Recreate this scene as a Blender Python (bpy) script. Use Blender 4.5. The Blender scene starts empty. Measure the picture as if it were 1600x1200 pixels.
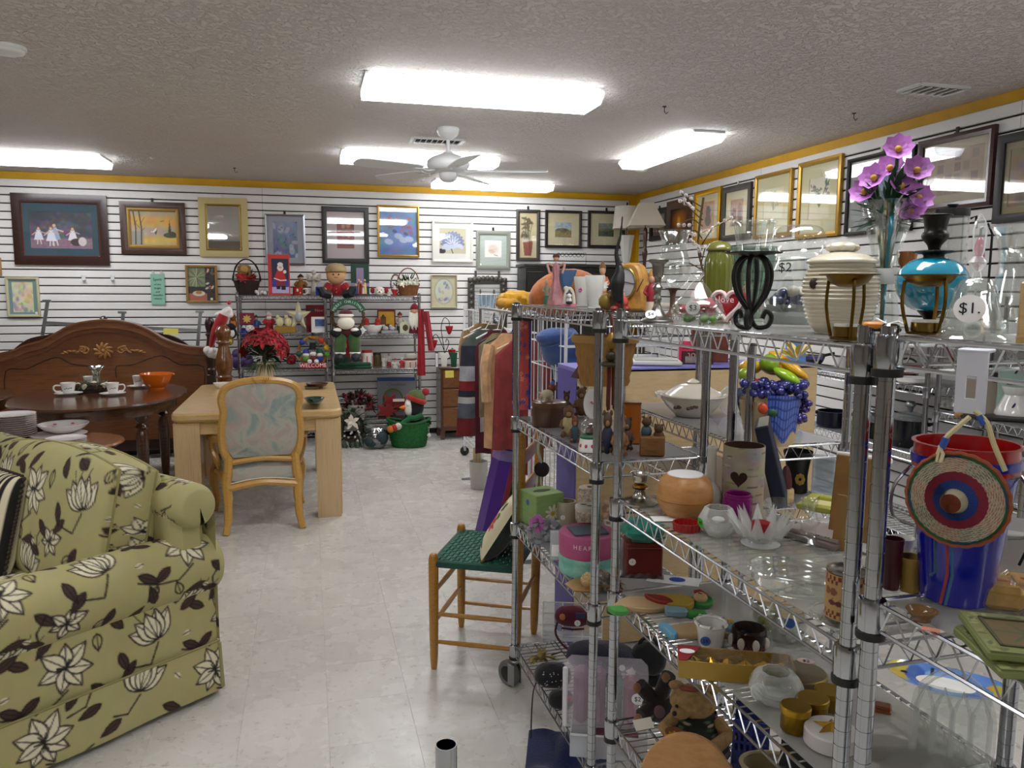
import bpy,math,random
import numpy as np
from mathutils import Matrix,Vector
random.seed(7);np.random.seed(7)
PI=math.pi
SC=bpy.context.scene
COL=SC.collection
# ---------------- camera
F,CX,CY=1230.0,800.0,600.0
PITCH,ROLL,YAW=math.radians(6.953),math.radians(0.3476),math.radians(14.533)
EYE=np.array([0.0,0.0,1.58])
def cam_rows():
 cp,sp,cr,sr,cy,sy=math.cos(PITCH),math.sin(PITCH),math.cos(ROLL),math.sin(ROLL),math.cos(YAW),math.sin(YAW)
 Ry=np.array([[cy,-sy,0],[sy,cy,0],[0,0,1]])
 base=np.array([[1,0,0],[0,0,-1],[0,1,0]])
 Rx=np.array([[1,0,0],[0,cp,-sp],[0,sp,cp]])
 Rz=np.array([[cr,-sr,0],[sr,cr,0],[0,0,1]])
 return Rz@Rx@base@Ry
CAMR=cam_rows()
cd=bpy.data.cameras.new('camera');cam=bpy.data.objects.new('camera',cd);COL.objects.link(cam)
cd.sensor_width=36;cd.lens=F/1600*36;cd.clip_start=0.02;cd.clip_end=60
m4=Matrix.Identity(4)
for i in range(3):
 m4[i][0]=CAMR[0][i];m4[i][1]=-CAMR[1][i];m4[i][2]=-CAMR[2][i];m4[i][3]=EYE[i]
cam.matrix_world=m4
SC.camera=cam
# ---------------- world, exposure
w=bpy.data.worlds.new('world');SC.world=w;w.use_nodes=True
w.node_tree.nodes['Background'].inputs[0].default_value=(0.9,0.93,1.0,1)
w.node_tree.nodes['Background'].inputs[1].default_value=0.25
SC.view_settings.view_transform='Standard';SC.view_settings.look='None'
SC.view_settings.exposure=0.25;SC.view_settings.gamma=1.0;SC.view_settings.use_curve_mapping=False
TUBE_POWER=12.0
# ---------------- pixel -> place
def ray(x,y):return CAMR.T@np.array([x-CX,y-CY,F])
def at_z(x,y,z):
 d=ray(x,y);return EYE+d*(z-EYE[2])/d[2]
def at_y(x,y,yy):
 d=ray(x,y);return EYE+d*yy/d[1]
def at_x(x,y,xx):
 d=ray(x,y);return EYE+d*xx/d[0]
def depth(p):return float(CAMR[2]@(np.array(p)-EYE))
# ---------------- materials
def lin(c):
 c=np.asarray(c,float);return np.where(c<=0.04045,c/12.92,((c+0.055)/1.055)**2.4)
def hx(s):
 s=s.lstrip('#');return np.array([int(s[i:i+2],16)/255 for i in(0,2,4)])
def rgba(s):return tuple(lin(hx(s)))+(1.0,)
_MC={}
class NT:
 def __init__(s,name):
  s.m=bpy.data.materials.new(name);s.m.use_nodes=True;s.t=s.m.node_tree
  s.b=s.t.nodes['Principled BSDF'];s.o=s.t.nodes['Material Output']
 def n(s,k,**kw):
  x=s.t.nodes.new(k)
  for a,v in kw.items():
   if a.startswith('i_'):x.inputs[int(a[2:]) if a[2:].isdigit() else a[2:].replace('_',' ')].default_value=v
   else:setattr(x,a,v)
  return x
 def l(s,a,b):s.t.links.new(a,b)
 def co(s,scale=(1,1,1),kind='Object'):
  tc=s.n('ShaderNodeTexCoord');mp=s.n('ShaderNodeMapping');mp.inputs['Scale'].default_value=scale
  s.l(tc.outputs[kind],mp.inputs[0]);return mp.outputs[0]
 def ramp(s,src,stops):
  r=s.n('ShaderNodeValToRGB');e=r.color_ramp.elements
  while len(e)<len(stops):e.new(0.5)
  for q,(p,c) in zip(e,stops):q.position=p;q.color=rgba(c) if isinstance(c,str) else c
  s.l(src,r.inputs[0]);return r.outputs[0]
 def noise(s,vec,scale,detail=3,rough=.55,out=0):
  x=s.n('ShaderNodeTexNoise');x.inputs['Scale'].default_value=scale;x.inputs['Detail'].default_value=detail
  x.inputs['Roughness'].default_value=rough;s.l(vec,x.inputs['Vector']);return x.outputs[out]
 def bump(s,h,strength=.3,dist=.002):
  x=s.n('ShaderNodeBump');x.inputs['Strength'].default_value=strength;x.inputs['Distance'].default_value=dist
  s.l(h,x.inputs['Height']);s.l(x.outputs[0],s.b.inputs['Normal'])
def mt(c,rough=.5,metal=0.,var=0.,vs=30.,bump=0.,bs=200.,spec=.5,coat=0.):
 k=('p',c,rough,metal,var,vs,bump,bs,spec,coat)
 if k in _MC:return _MC[k]
 q=NT('paint_'+c.strip('#'));b=q.b
 b.inputs['Base Color'].default_value=rgba(c);b.inputs['Roughness'].default_value=rough
 b.inputs['Metallic'].default_value=metal;b.inputs['Specular IOR Level'].default_value=spec
 b.inputs['Coat Weight'].default_value=coat;b.inputs['Coat Roughness'].default_value=.08
 if var or bump:v=q.co()
 if var:
  lo=hx(c)*(1-var);hi=np.clip(hx(c)*(1+var),0,1)
  q.l(q.ramp(q.noise(v,vs),[(.3,tuple(lin(lo))+(1,)),(.7,tuple(lin(hi))+(1,))]),b.inputs['Base Color'])
 if bump:q.bump(q.noise(v,bs,2),bump)
 _MC[k]=q.m;return q.m
def cloth(c,c2=None,vs=12.):
 k=('cl',c,c2,vs)
 if k in _MC:return _MC[k]
 q=NT('cloth_'+c.strip('#'));q.b.inputs['Roughness'].default_value=.9;q.b.inputs['Sheen Weight'].default_value=.25
 v=q.co();c2=c2 or '#%02x%02x%02x'%tuple(int(255*x*.82) for x in hx(c))
 q.l(q.ramp(q.noise(v,vs,4),[(.35,c2),(.62,c)]),q.b.inputs['Base Color']);q.bump(q.noise(v,90,3),.35,.006)
 _MC[k]=q.m;return q.m
def wood(c1,c2,rough=.35,sc=(3,3,30),coat=.3,ring=4.):
 k=('w',c1,c2,rough,sc,coat,ring)
 if k in _MC:return _MC[k]
 q=NT('wood_'+c1.strip('#'));q.b.inputs['Roughness'].default_value=rough;q.b.inputs['Coat Weight'].default_value=coat
 q.b.inputs['Coat Roughness'].default_value=.15
 v=q.co(sc);n=q.noise(v,ring,5,.62)
 q.l(q.ramp(n,[(.32,c2),(.5,c1),(.68,c2)]),q.b.inputs['Base Color']);q.bump(n,.08,.002)
 _MC[k]=q.m;return q.m
def metal(c,rough=.18,aniso=0.):
 return mt(c,rough,1.0)
def glass(c='#f4faf8',amt=.10,rough=.02):
 k=('g',c,amt,rough)
 if k in _MC:return _MC[k]
 q=NT('glass_'+c.strip('#'));tr=q.n('ShaderNodeBsdfTransparent');tr.inputs[0].default_value=rgba(c)
 gl=q.n('ShaderNodeBsdfGlossy');gl.inputs['Roughness'].default_value=rough;gl.inputs[0].default_value=(1,1,1,1)
 lw=q.n('ShaderNodeLayerWeight');lw.inputs[0].default_value=.35
 mr=q.n('ShaderNodeMapRange');mr.inputs[3].default_value=amt;mr.inputs[4].default_value=.6
 pw=q.n('ShaderNodeMath',operation='POWER');pw.inputs[1].default_value=3.
 q.l(lw.outputs['Facing'],pw.inputs[0]);q.l(pw.outputs[0],mr.inputs[0])
 mx=q.n('ShaderNodeMixShader');q.l(mr.outputs[0],mx.inputs[0]);q.l(tr.outputs[0],mx.inputs[1]);q.l(gl.outputs[0],mx.inputs[2])
 q.l(mx.outputs[0],q.o.inputs[0]);_MC[k]=q.m;return q.m
def crystal(c='#f6faf8',mix=.45):
 """cut glass: clear, sparkling, faintly white in the thick of it"""
 k=('cr',c,mix)
 if k in _MC:return _MC[k]
 q=NT('crystal');tr=q.n('ShaderNodeBsdfTransparent');tr.inputs[0].default_value=rgba('#fcfdfc')
 q.b.inputs['Base Color'].default_value=rgba(c);q.b.inputs['Roughness'].default_value=.03;q.b.inputs['IOR'].default_value=1.6;q.b.inputs['Coat Weight'].default_value=.6
 lw=q.n('ShaderNodeLayerWeight');lw.inputs[0].default_value=.4;mr=q.n('ShaderNodeMapRange');mr.inputs[3].default_value=mix*.35;mr.inputs[4].default_value=.85
 q.l(lw.outputs['Facing'],mr.inputs[0]);mx=q.n('ShaderNodeMixShader');q.l(mr.outputs[0],mx.inputs[0]);q.l(tr.outputs[0],mx.inputs[1]);q.l(q.b.outputs[0],mx.inputs[2]);q.l(mx.outputs[0],q.o.inputs[0]);_MC[k]=q.m;return q.m
def film(c='#e8eef2',amt=.35,rough=.15):
 """cloudy plastic: part clear, part glossy sheet"""
 k=('f',c,amt,rough)
 if k in _MC:return _MC[k]
 q=NT('plastic_film');tr=q.n('ShaderNodeBsdfTransparent')
 q.b.inputs['Base Color'].default_value=rgba(c);q.b.inputs['Roughness'].default_value=rough
 mx=q.n('ShaderNodeMixShader');mx.inputs[0].default_value=amt
 q.l(tr.outputs[0],mx.inputs[1]);q.l(q.b.outputs[0],mx.inputs[2]);q.l(mx.outputs[0],q.o.inputs[0]);_MC[k]=q.m;return q.m
def emit(c,s):
 k=('e',c,s)
 if k in _MC:return _MC[k]
 q=NT('lamp_glow');q.b.inputs['Base Color'].default_value=rgba('#f4f4f2');q.b.inputs['Emission Color'].default_value=rgba(c);q.b.inputs['Emission Strength'].default_value=s
 _MC[k]=q.m;return q.m
def printed(rough=.5,bump=0.,coat=0.):
 k=('pr',rough,bump,coat)
 if k in _MC:return _MC[k]
 q=NT('printed');a=q.n('ShaderNodeAttribute',attribute_name='Col');q.l(a.outputs['Color'],q.b.inputs['Base Color'])
 q.b.inputs['Roughness'].default_value=rough;q.b.inputs['Coat Weight'].default_value=coat
 if bump:q.bump(q.noise(q.co(),160,3),bump,.004)
 _MC[k]=q.m;return q.m
CHROME=metal('#b4b7bc',.12);WIRE=metal('#c2c4c8',.22);STEEL=metal('#a9acb0',.3);GOLD=metal('#c9a24a',.28)
BRASS=metal('#8a6a2a',.35);PEWTER=metal('#8d8a84',.3);BLACK=mt('#131313',.5);IRON=mt('#0d0d0d',.45,.3)
WHITE=mt('#eeece6',.4);PLASTW=mt('#e9ebee',.35);STICK=mt('#f6f6f4',.6);INK=mt('#15151a',.7);RED=mt('#b3191c',.45)
# ---------------- geometry
def T(x,y,z):return Matrix.Translation((x,y,z))
def Rz(a):return Matrix.Rotation(a,4,'Z')
def Rx(a):return Matrix.Rotation(a,4,'X')
def Ry(a):return Matrix.Rotation(a,4,'Y')
def Sc(x,y,z):return Matrix.Diagonal((x,y,z,1))
class G:
 def __init__(s):s.v=[];s.f=[]
 def add(s,v,f,M=None):
  o=len(s.v)
  s.v+=[tuple(M@Vector(p)) for p in v] if M is not None else[tuple(p) for p in v]
  s.f+=[tuple(i+o for i in q) for q in f];return s
 def box(s,c,d,M=None,b=0.):
  x,y,z=c;a,e,h=d[0]/2,d[1]/2,d[2]/2
  if b<=0:
   v=[(x+i*a,y+j*e,z+k*h) for k in(-1,1) for j in(-1,1) for i in(-1,1)]
   return s.add(v,[(0,2,3,1),(4,5,7,6),(0,1,5,4),(2,6,7,3),(0,4,6,2),(1,3,7,5)],M)
  b=min(b,.45*min(d));v=[];ix={}
  for k in(-1,1):
   for j in(-1,1):
    for i in(-1,1):
     for ax in range(3):
      p=[a-b,e-b,h-b];p[ax]+=b
      ix[(i,j,k,ax)]=len(v);v.append((x+i*p[0],y+j*p[1],z+k*p[2]))
  f=[]
  for ax in range(3):
   u,w_=(ax+1)%3,(ax+2)%3
   for sg in(-1,1):
    q=[]
    for(p,r) in((-1,-1),(1,-1),(1,1),(-1,1)):
     t=[0,0,0];t[ax]=sg;t[u]=p;t[w_]=r;q.append(ix[(*t,ax)])
    f.append(tuple(q if sg>0 else q[::-1]))
   for p in(-1,1):
    for r in(-1,1):
     t0=[0,0,0];t0[ax]=-1;t0[u]=p;t0[w_]=r;t1=list(t0);t1[ax]=1
     f.append((ix[(*t0,u)],ix[(*t1,u)],ix[(*t1,w_)],ix[(*t0,w_)]))
  for k in(-1,1):
   for j in(-1,1):
    for i in(-1,1):f.append(tuple(ix[(i,j,k,ax)] for ax in range(3)))
  return s.add(v,f,M)
 def lathe(s,prof,n=20,M=None,sx=1.,sy=1.,cap=True,wob=None):
  v=[];f=[]
  for(r,z) in prof:
   for i in range(n):
    a=2*PI*i/n;k=wob(a,z) if wob else 1
    v.append((r*sx*k*math.cos(a),r*sy*k*math.sin(a),z))
  for j in range(len(prof)-1):
   for i in range(n):
    i2=(i+1)%n;f.append((j*n+i,j*n+i2,j*n+n+i2,j*n+n+i))
  if cap:
   if prof[0][0]>1e-5:f.append(tuple(range(n-1,-1,-1)))
   if prof[-1][0]>1e-5:f.append(tuple((len(prof)-1)*n+i for i in range(n)))
  return s.add(v,f,M)
 def cyl(s,p,q,r,r2=None,n=10):
  return s.tube([p,q],[r,r if r2 is None else r2],n)
 def tube(s,pts,r,n=6,closed=False,flat=1.):
  P=[Vector(p) for p in pts];m=len(P);R=r if isinstance(r,(list,tuple)) else[r]*m
  v=[];f=[];up=None
  for i in range(m):
   a=P[(i-1)%m] if(closed or i>0) else P[i];b=P[(i+1)%m] if(closed or i<m-1) else P[i]
   t=(b-a);t=t.normalized() if t.length>1e-9 else Vector((0,0,1))
   if up is None:
    up=Vector((0,0,1)) if abs(t.z)<.9 else Vector((1,0,0))
   x=t.cross(up)
   if x.length<1e-6:x=t.cross(Vector((.3,.8,.5)))
   x.normalize();y=x.cross(t).normalized();up=y
   for k in range(n):
    c=2*PI*k/n;v.append(tuple(P[i]+x*(R[i]*math.cos(c))+y*(R[i]*flat*math.sin(c))))
  for i in range(m if closed else m-1):
   j=(i+1)%m
   for k in range(n):
    k2=(k+1)%n;f.append((i*n+k,i*n+k2,j*n+k2,j*n+k))
  if not closed:f.append(tuple(range(n-1,-1,-1)));f.append(tuple((m-1)*n+k for k in range(n)))
  return s.add(v,f)
 def ell(s,c,r,nu=14,nv=9,M=None,wob=None):
  v=[(0,0,-1)];f=[]
  for j in range(1,nv):
   t=PI*j/nv
   for i in range(nu):
    a=2*PI*i/nu;v.append((math.sin(t)*math.cos(a),math.sin(t)*math.sin(a),-math.cos(t)))
  v.append((0,0,1))
  for i in range(nu):
   f.append((0,1+(i+1)%nu,1+i));b=1+(nv-2)*nu
   f.append((b+i,b+(i+1)%nu,len(v)-1))
   for j in range(nv-2):
    a0=1+j*nu;f.append((a0+i,a0+(i+1)%nu,a0+nu+(i+1)%nu,a0+nu+i))
  if isinstance(r,(int,float)):r=(r,r,r)
  vv=[]
  for p in v:
   k=wob(p) if wob else 1;vv.append((p[0]*r[0]*k,p[1]*r[1]*k,p[2]*r[2]*k))
  mm=T(*c)@M if M is not None else T(*c)
  return s.add(vv,f,mm)
 def prism(s,poly,d,M=None,b=0.):
  """outline in x-z, extruded in +y by d (front face at y=0)"""
  n=len(poly);rings=[(0,0.)]
  if b:rings=[(0,b),(b,0.),(d-b,0.),(d,b)]
  else:rings=[(0,0.),(d,0.)]
  cx=sum(p[0] for p in poly)/n;cz=sum(p[1] for p in poly)/n;v=[];f=[]
  for(y,ins) in rings:
   for(x,z) in poly:
    dx,dz=cx-x,cz-z;L=math.hypot(dx,dz) or 1;v.append((x+dx/L*ins,y,z+dz/L*ins))
  for j in range(len(rings)-1):
   for i in range(n):i2=(i+1)%n;f.append((j*n+i,j*n+i2,j*n+n+i2,j*n+n+i))
  f.append(tuple(range(n-1,-1,-1)));f.append(tuple((len(rings)-1)*n+i for i in range(n)))
  return s.add(v,f,M)
 def grid(s,fn,nu,nv,cu=False,cv=False,M=None):
  v=[fn(i/(nu if cu else nu-1),j/(nv if cv else nv-1)) for j in range(nv) for i in range(nu)];f=[]
  for j in range(nv if cv else nv-1):
   for i in range(nu if cu else nu-1):
    i2=(i+1)%nu;j2=(j+1)%nv;f.append((j*nu+i,j*nu+i2,j2*nu+i2,j2*nu+i))
  return s.add(v,f,M)
 def leaf(s,p,d,L,wd,up=(0,0,1),droop=.25,th=0.,tip=1.):
  p=Vector(p);d=Vector(d).normalized();x=d.cross(Vector(up))
  if x.length<.05:x=d.cross(Vector((1,.3,0)))
  x.normalize();u=x.cross(d).normalized();v=[]
  prof=[(0,.12),(.3,.85),(.55,1.),(.8,.6),(1,.02)]
  for(t,k) in prof:
   c=p+d*(L*t)-u*(droop*L*t*t);h=x*(wd/2*k)
   v+=[c-h+u*(.12*wd*k),c,c+h+u*(.12*wd*k)]
  f=[]
  for i in range(len(prof)-1):
   a=3*i;f+=[(a,a+1,a+4,a+3),(a+1,a+2,a+5,a+4)]
  return s.add([tuple(q) for q in v],f)
def link(o,parent=None):
 COL.objects.link(o)
 if parent is not None:o.parent=parent
 return o
def mesh(name,g,mat,ang=38):
 me=bpy.data.meshes.new(name);me.from_pydata(g.v,[],g.f);me.materials.append(mat)
 if ang:
  me.polygons.foreach_set('use_smooth',[True]*len(me.polygons));me.set_sharp_from_angle(angle=math.radians(ang))
 me.update();return me
def part(name,g,mat,parent,M=None,label=None,ang=38):
 o=bpy.data.objects.new(name,mesh(name,g,mat,ang) if isinstance(g,G) else g);link(o,parent)
 if M is not None:o.matrix_local=M
 if label:o['label']=label
 return o
def tag(o,label,cat,group=None):
 o['label']=label;o['category']=cat
 if group:o['group']=group
 return o
def thing(name,label,cat,loc=(0,0,0),rz=0.,group=None):
 o=bpy.data.objects.new(name,None);o.empty_display_size=.05;link(o);o.location=tuple(float(q) for q in loc);o.rotation_euler=(0,0,rz)
 return tag(o,label,cat,group)
def struct(name,g,mat,ang=0,loc=(0,0,0)):
 o=part(name,g,mat,None,ang=ang);o['kind']='structure';o.location=loc;return o
def one(name,g,mat,label,cat,loc=(0,0,0),rz=0.,group=None,ang=38):
 o=part(name,g,mat,None,ang=ang);o.location=tuple(float(q) for q in loc);o.rotation_euler=(0,0,rz)
 return tag(o,label,cat,group)
def copy_tree(o,parent=None):
 c=o.copy();COL.objects.link(c);c.parent=parent
 for ch in list(o.children):copy_tree(ch,c)
 return c
PUT={'Y':None,'t':None}
def put(name,label,cat,box,z,dk=1.,kt=.7,group=None,rz=0.):
 """empty for a thing whose outline in the photograph is box, standing on height z; returns thing, width, height"""
 x0,y0,x1,y1=box;cx=(x0+x1)/2
 if PUT['Y'] is not None or PUT['t'] is not None:
  d=ray(cx,y1)
  if PUT['Y'] is not None:c=EYE+d*PUT['Y']/d[1]
  else:c=EYE+d*(TXY@(MLP-EYE)+PUT['t'])/(TXY@d)
  c[2]=z;v=(c-EYE)[:2];v=v/np.linalg.norm(v);wd=(x1-x0)/F*depth(c);d=ray(cx,y0);t=((c-EYE)[:2]@v)/(d[:2]@v);h=float((EYE+d*t)[2]-z)
  return thing(name,label,cat,c,math.atan2(v[1],v[0])-PI/2+rz,group),wd,h
 p=at_z(cx,y1,z);v=(p-EYE)[:2];v=v/np.linalg.norm(v);c=p.copy()
 for _ in range(3):
  wd=(x1-x0)/F*depth(c);c=p+np.array([v[0],v[1],0])*(wd/2*dk)
 q=c+np.array([v[0],v[1],0])*(wd/2*dk*kt);d=ray(cx,y0)
 t=((q-EYE)[:2]@v)/(d[:2]@v);h=float((EYE+d*t)[2]-z)
 o=thing(name,label,cat,c,math.atan2(v[1],v[0])-PI/2+rz,group)
 return o,wd,h
def hang(name,label,cat,box,dep,rz=0.,group=None):
 """like put, for things that hang: origin at the bottom of the outline, dep = distance along the floor from the eye"""
 x0,y0,x1,y1=box;cx=(x0+x1)/2;d=ray(cx,y1);h0=np.linalg.norm(d[:2]);c=EYE+d*dep/h0
 d2=ray(cx,y0);top=EYE+d2*dep/np.linalg.norm(d2[:2]);wd=(x1-x0)/F*depth(c)
 return thing(name,label,cat,c,math.atan2(d[1],d[0])-PI/2+rz,group),wd,float(top[2]-c[2])
A0=math.radians(-88.67);SXY=np.array([.0232,-.9997,0]);TXY=np.array([.9997,.0232,0]);MLP=np.array([.76,2.866,0])
# ---------------- flat print: colours on a fine grid
class Cv:
 def __init__(s,w,h,bg='#ffffff'):
  s.w,s.h=w,h;s.a=np.ones((h,w,3))*(hx(bg) if isinstance(bg,str) else np.array(bg))
  yy,xx=np.mgrid[0:h,0:w];s.x=(xx+.5)/h;s.y=(yy+.5)/h;s.ar=w/h
 def mask(s,m,c,al=1.):
  c=hx(c) if isinstance(c,str) else np.array(c);k=np.clip(m,0,1)[...,None]*al;s.a=s.a*(1-k)+c*k;return s
 def ell(s,cx,cy,rx,ry,c,ang=0.,al=1.,soft=.08):
  dx,dy=s.x-cx,s.y-cy;ca,sa=math.cos(ang),math.sin(ang)
  d=np.sqrt(((dx*ca+dy*sa)/rx)**2+((-dx*sa+dy*ca)/ry)**2);return s.mask((1-d)/soft+.5,c,al)
 def rect(s,x0,y0,x1,y1,c,al=1.):return s.mask((s.x>=x0)&(s.x<=x1)&(s.y>=y0)&(s.y<=y1),c,al)
 def line(s,pts,wd,c,al=1.):
  for(x0,y0),(x1,y1) in zip(pts[:-1],pts[1:]):
   dx,dy=x1-x0,y1-y0;L=dx*dx+dy*dy or 1e-9
   t=np.clip(((s.x-x0)*dx+(s.y-y0)*dy)/L,0,1);d=np.hypot(s.x-x0-t*dx,s.y-y0-t*dy)
   s.mask((wd/2-d)*s.h+.5,c,al)
  return s
 def poly(s,pts,c,al=1.):
  ins=np.zeros(s.x.shape,bool);n=len(pts)
  for i in range(n):
   (x0,y0),(x1,y1)=pts[i],pts[(i+1)%n]
   if y0==y1:continue
   ins^=((y0>s.y)!=(y1>s.y))&(s.x<(x1-x0)*(s.y-y0)/(y1-y0)+x0)
  return s.mask(ins,c,al)
 def grad(s,c0,c1):
  k=(s.y)[...,None];s.a=hx(c0)*(1-k)+hx(c1)*k;return s
 def noise(s,amt=.1,cells=12,seed=1):
  r=np.random.RandomState(seed);g=r.rand(cells+2,int(cells*s.ar)+3,3)*2-1
  y=s.y*cells;x=s.x*cells;yi=np.clip(y.astype(int),0,cells);xi=np.clip(x.astype(int),0,g.shape[1]-2);fy=(y-yi)[...,None];fx=(x-xi)[...,None]
  yi2=np.minimum(yi+1,g.shape[0]-1)
  n=(g[yi,xi]*(1-fx)+g[yi,xi+1]*fx)*(1-fy)+(g[yi2,xi]*(1-fx)+g[yi2,xi+1]*fx)*fy
  s.a=np.clip(s.a+n*amt,0,1);return s
 def flower(s,cx,cy,r,c,n=6,cc='#d8b040',rot=0.):
  for k in range(n):
   a=rot+2*PI*k/n;s.ell(cx+math.cos(a)*r*.55,cy+math.sin(a)*r*.55,r*.5,r*.27,c,a)
  return s.ell(cx,cy,r*.2,r*.2,cc)
def colour(me,cols):
 a=me.color_attributes.new('Col','FLOAT_COLOR','POINT');c=np.ones((len(cols),4));c[:,:3]=lin(cols);a.data.foreach_set('color',c.ravel())
def panel(name,cv,wd,ht,parent,M=None,rough=.5,coat=0.):
 """flat printed sheet in x-z, centred on x, standing on z=0, facing -y"""
 h,w_=cv.h,cv.w;X=np.linspace(-wd/2,wd/2,w_);Z=np.linspace(ht,0,h)
 v=np.zeros((h,w_,3));v[...,0]=X[None];v[...,2]=Z[:,None]
 i=np.arange(h*w_).reshape(h,w_);f=np.stack([i[1:,:-1],i[1:,1:],i[:-1,1:],i[:-1,:-1]],-1).reshape(-1,4)
 me=bpy.data.meshes.new(name);me.from_pydata(v.reshape(-1,3).tolist(),[],f.tolist());colour(me,cv.a.reshape(-1,3));me.materials.append(printed(rough,0.,coat));me.update()
 o=bpy.data.objects.new(name,me);link(o,parent)
 if M is not None:o.matrix_local=M
 return o
def wrap(name,cv,prof_fn,nu,nv,parent,rough=.5,M=None,bump=0.,coat=0.):
 """printed surface: prof_fn(u,v)->xyz for u,v in 0..1; canvas wraps over it"""
 v=[prof_fn(i/(nu-1),j/(nv-1)) for j in range(nv) for i in range(nu)]
 i=np.arange(nv*nu).reshape(nv,nu);f=np.stack([i[:-1,:-1],i[:-1,1:],i[1:,1:],i[1:,:-1]],-1).reshape(-1,4)
 uu=(np.linspace(0,1,nu)*(cv.w-1)).astype(int);vv=((1-np.linspace(0,1,nv))*(cv.h-1)).astype(int)
 me=bpy.data.meshes.new(name);me.from_pydata(v,[],f.tolist());colour(me,cv.a[vv][:,uu].reshape(-1,3));me.materials.append(printed(rough,bump,coat))
 me.polygons.foreach_set('use_smooth',[True]*len(me.polygons));me.update()
 o=bpy.data.objects.new(name,me);link(o,parent)
 if M is not None:o.matrix_local=M
 return o
def text(s,size,mat,parent,M,ext=.0004,name='lettering',align='CENTER'):
 cu=bpy.data.curves.new('t','FONT');cu.body=s;cu.size=size;cu.extrude=ext;cu.align_x=align;cu.align_y='CENTER';cu.resolution_u=2
 ob=bpy.data.objects.new('t',cu);COL.objects.link(ob);dg=bpy.context.evaluated_depsgraph_get()
 me=bpy.data.meshes.new_from_object(ob.evaluated_get(dg));bpy.data.objects.remove(ob);bpy.data.curves.remove(cu)
 me.materials.clear();me.materials.append(mat);me.name=name
 o=bpy.data.objects.new(name,me);link(o,parent);o.matrix_local=M@Rx(PI/2);return o
def sticker(parent,M,r=.012,txt='$1',col=STICK,ink=INK):
 """round price sticker facing local -y"""
 s=part('price_sticker',G().lathe([(0,0),(r,0),(r,.0006),(0,.0006)],18,Rx(PI/2)),col,parent,M)
 if txt:text(txt,r*1.1,ink,s,T(0,-.001,0),.0002,'price')
 return s
def smooth_poly(pts,n=4):
 """Catmull-Rom through 2-D or 3-D points"""
 P=[np.array(p,float) for p in pts];out=[]
 for i in range(len(P)-1):
  a,b,c,d=P[max(i-1,0)],P[i],P[i+1],P[min(i+2,len(P)-1)]
  for k in range(n):
   t=k/n;out.append(tuple(.5*(2*b+(c-a)*t+(2*a-5*b+4*c-d)*t*t+(3*b-a-3*c+d)*t**3)))
 out.append(tuple(P[-1]));return out
def sprof(pts,n=4):return[(max(r,0),z) for r,z in smooth_poly(pts,n)]
# ================ the room
YB,XR,CEIL=8.42,3.60,2.63
XL,YN=-5.4,-3.0
YEL=mt('#e0ad16',.55,var=.05,vs=4)
def ceil_mat():
 q=NT('knockdown_plaster');q.b.inputs['Roughness'].default_value=.75;q.b.inputs['Base Color'].default_value=rgba('#e6dfd9')
 v=q.co();n=q.noise(v,34,4,.6);r=q.ramp(n,[(.45,(0,0,0,1)),(.55,(1,1,1,1))]);q.bump(r,.9,.010);return q.m
def tile_mat(joint):
 q=NT('vinyl_tile');v=q.co(kind='Object');oi=q.n('ShaderNodeObjectInfo');ad=q.n('ShaderNodeVectorMath',operation='ADD')
 sc=q.n('ShaderNodeVectorMath',operation='SCALE');sc.inputs['Scale'].default_value=9.;cx=q.n('ShaderNodeCombineXYZ')
 q.l(oi.outputs['Random'],cx.inputs[0]);q.l(oi.outputs['Random'],cx.inputs[1]);q.l(cx.outputs[0],sc.inputs[0]);q.l(v,ad.inputs[0]);q.l(sc.outputs[0],ad.inputs[1])
 vv=ad.outputs[0]
 base=q.ramp(q.noise(vv,3.2,3),[(.3,'#dddbd6'),(.7,'#e6e4e0')]);fine=q.ramp(q.noise(vv,26,4,.7),[(.33,'#b9b5ad'),(.41,'#e4e2dd'),(.7,'#e8e6e2')])
 mx=q.n('ShaderNodeMix',data_type='RGBA',blend_type='MULTIPLY');mx.inputs[0].default_value=.85;q.l(base,mx.inputs[6]);q.l(fine,mx.inputs[7])
 q.l(mx.outputs[2],q.b.inputs['Base Color'])
 q.l(q.ramp(q.noise(vv,6,3),[(.3,(.2,.2,.2,1)),(.7,(.34,.34,.34,1))]),q.b.inputs['Roughness'])
 q.bump(q.noise(vv,9,3),.06,.004);return q.m
TILE=tile_mat(0)
fl=struct('floor',G().box((-.9,2.75,-.053),(9.2,11.7,.1)),TILE)
tg=G().box((0,0,-.002),(.3044,.3044,.004),b=.0005);tm=mesh('floor_tile',tg,TILE,0)
for i in range(12):
 for j in range(24):
  o=bpy.data.objects.new('floor_tile',tm);link(o,fl);o.location=(-2.25+.3048*i,1.25+.3048*j,random.uniform(0,.0004));o.rotation_euler=(0,0,random.choice((0,PI/2)))
struct('ceiling',G().box((-.9,2.75,CEIL+.05),(9.2,11.7,.1)),ceil_mat())
wb=struct('wall_back',G().box((-.9,YB+.085,1.31),(9.2,.1,2.64)),YEL)
wr=struct('wall_right',G().box((XR+.085,2.75,1.31),(.1,11.7,2.64)),YEL)
struct('wall_left',G().box((XL-.05,2.75,1.31),(.1,11.7,2.64)),mt('#a89f94',.7))
struct('wall_front',G().box((-.9,YN-.1,1.31),(9.2,.1,2.64)),mt('#8f8478',.7))
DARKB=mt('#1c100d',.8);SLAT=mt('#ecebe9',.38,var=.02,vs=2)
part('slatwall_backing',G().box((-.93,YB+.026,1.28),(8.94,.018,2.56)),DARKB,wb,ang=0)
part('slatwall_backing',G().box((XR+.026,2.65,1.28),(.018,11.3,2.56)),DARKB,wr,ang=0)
PIT=.0762
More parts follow.
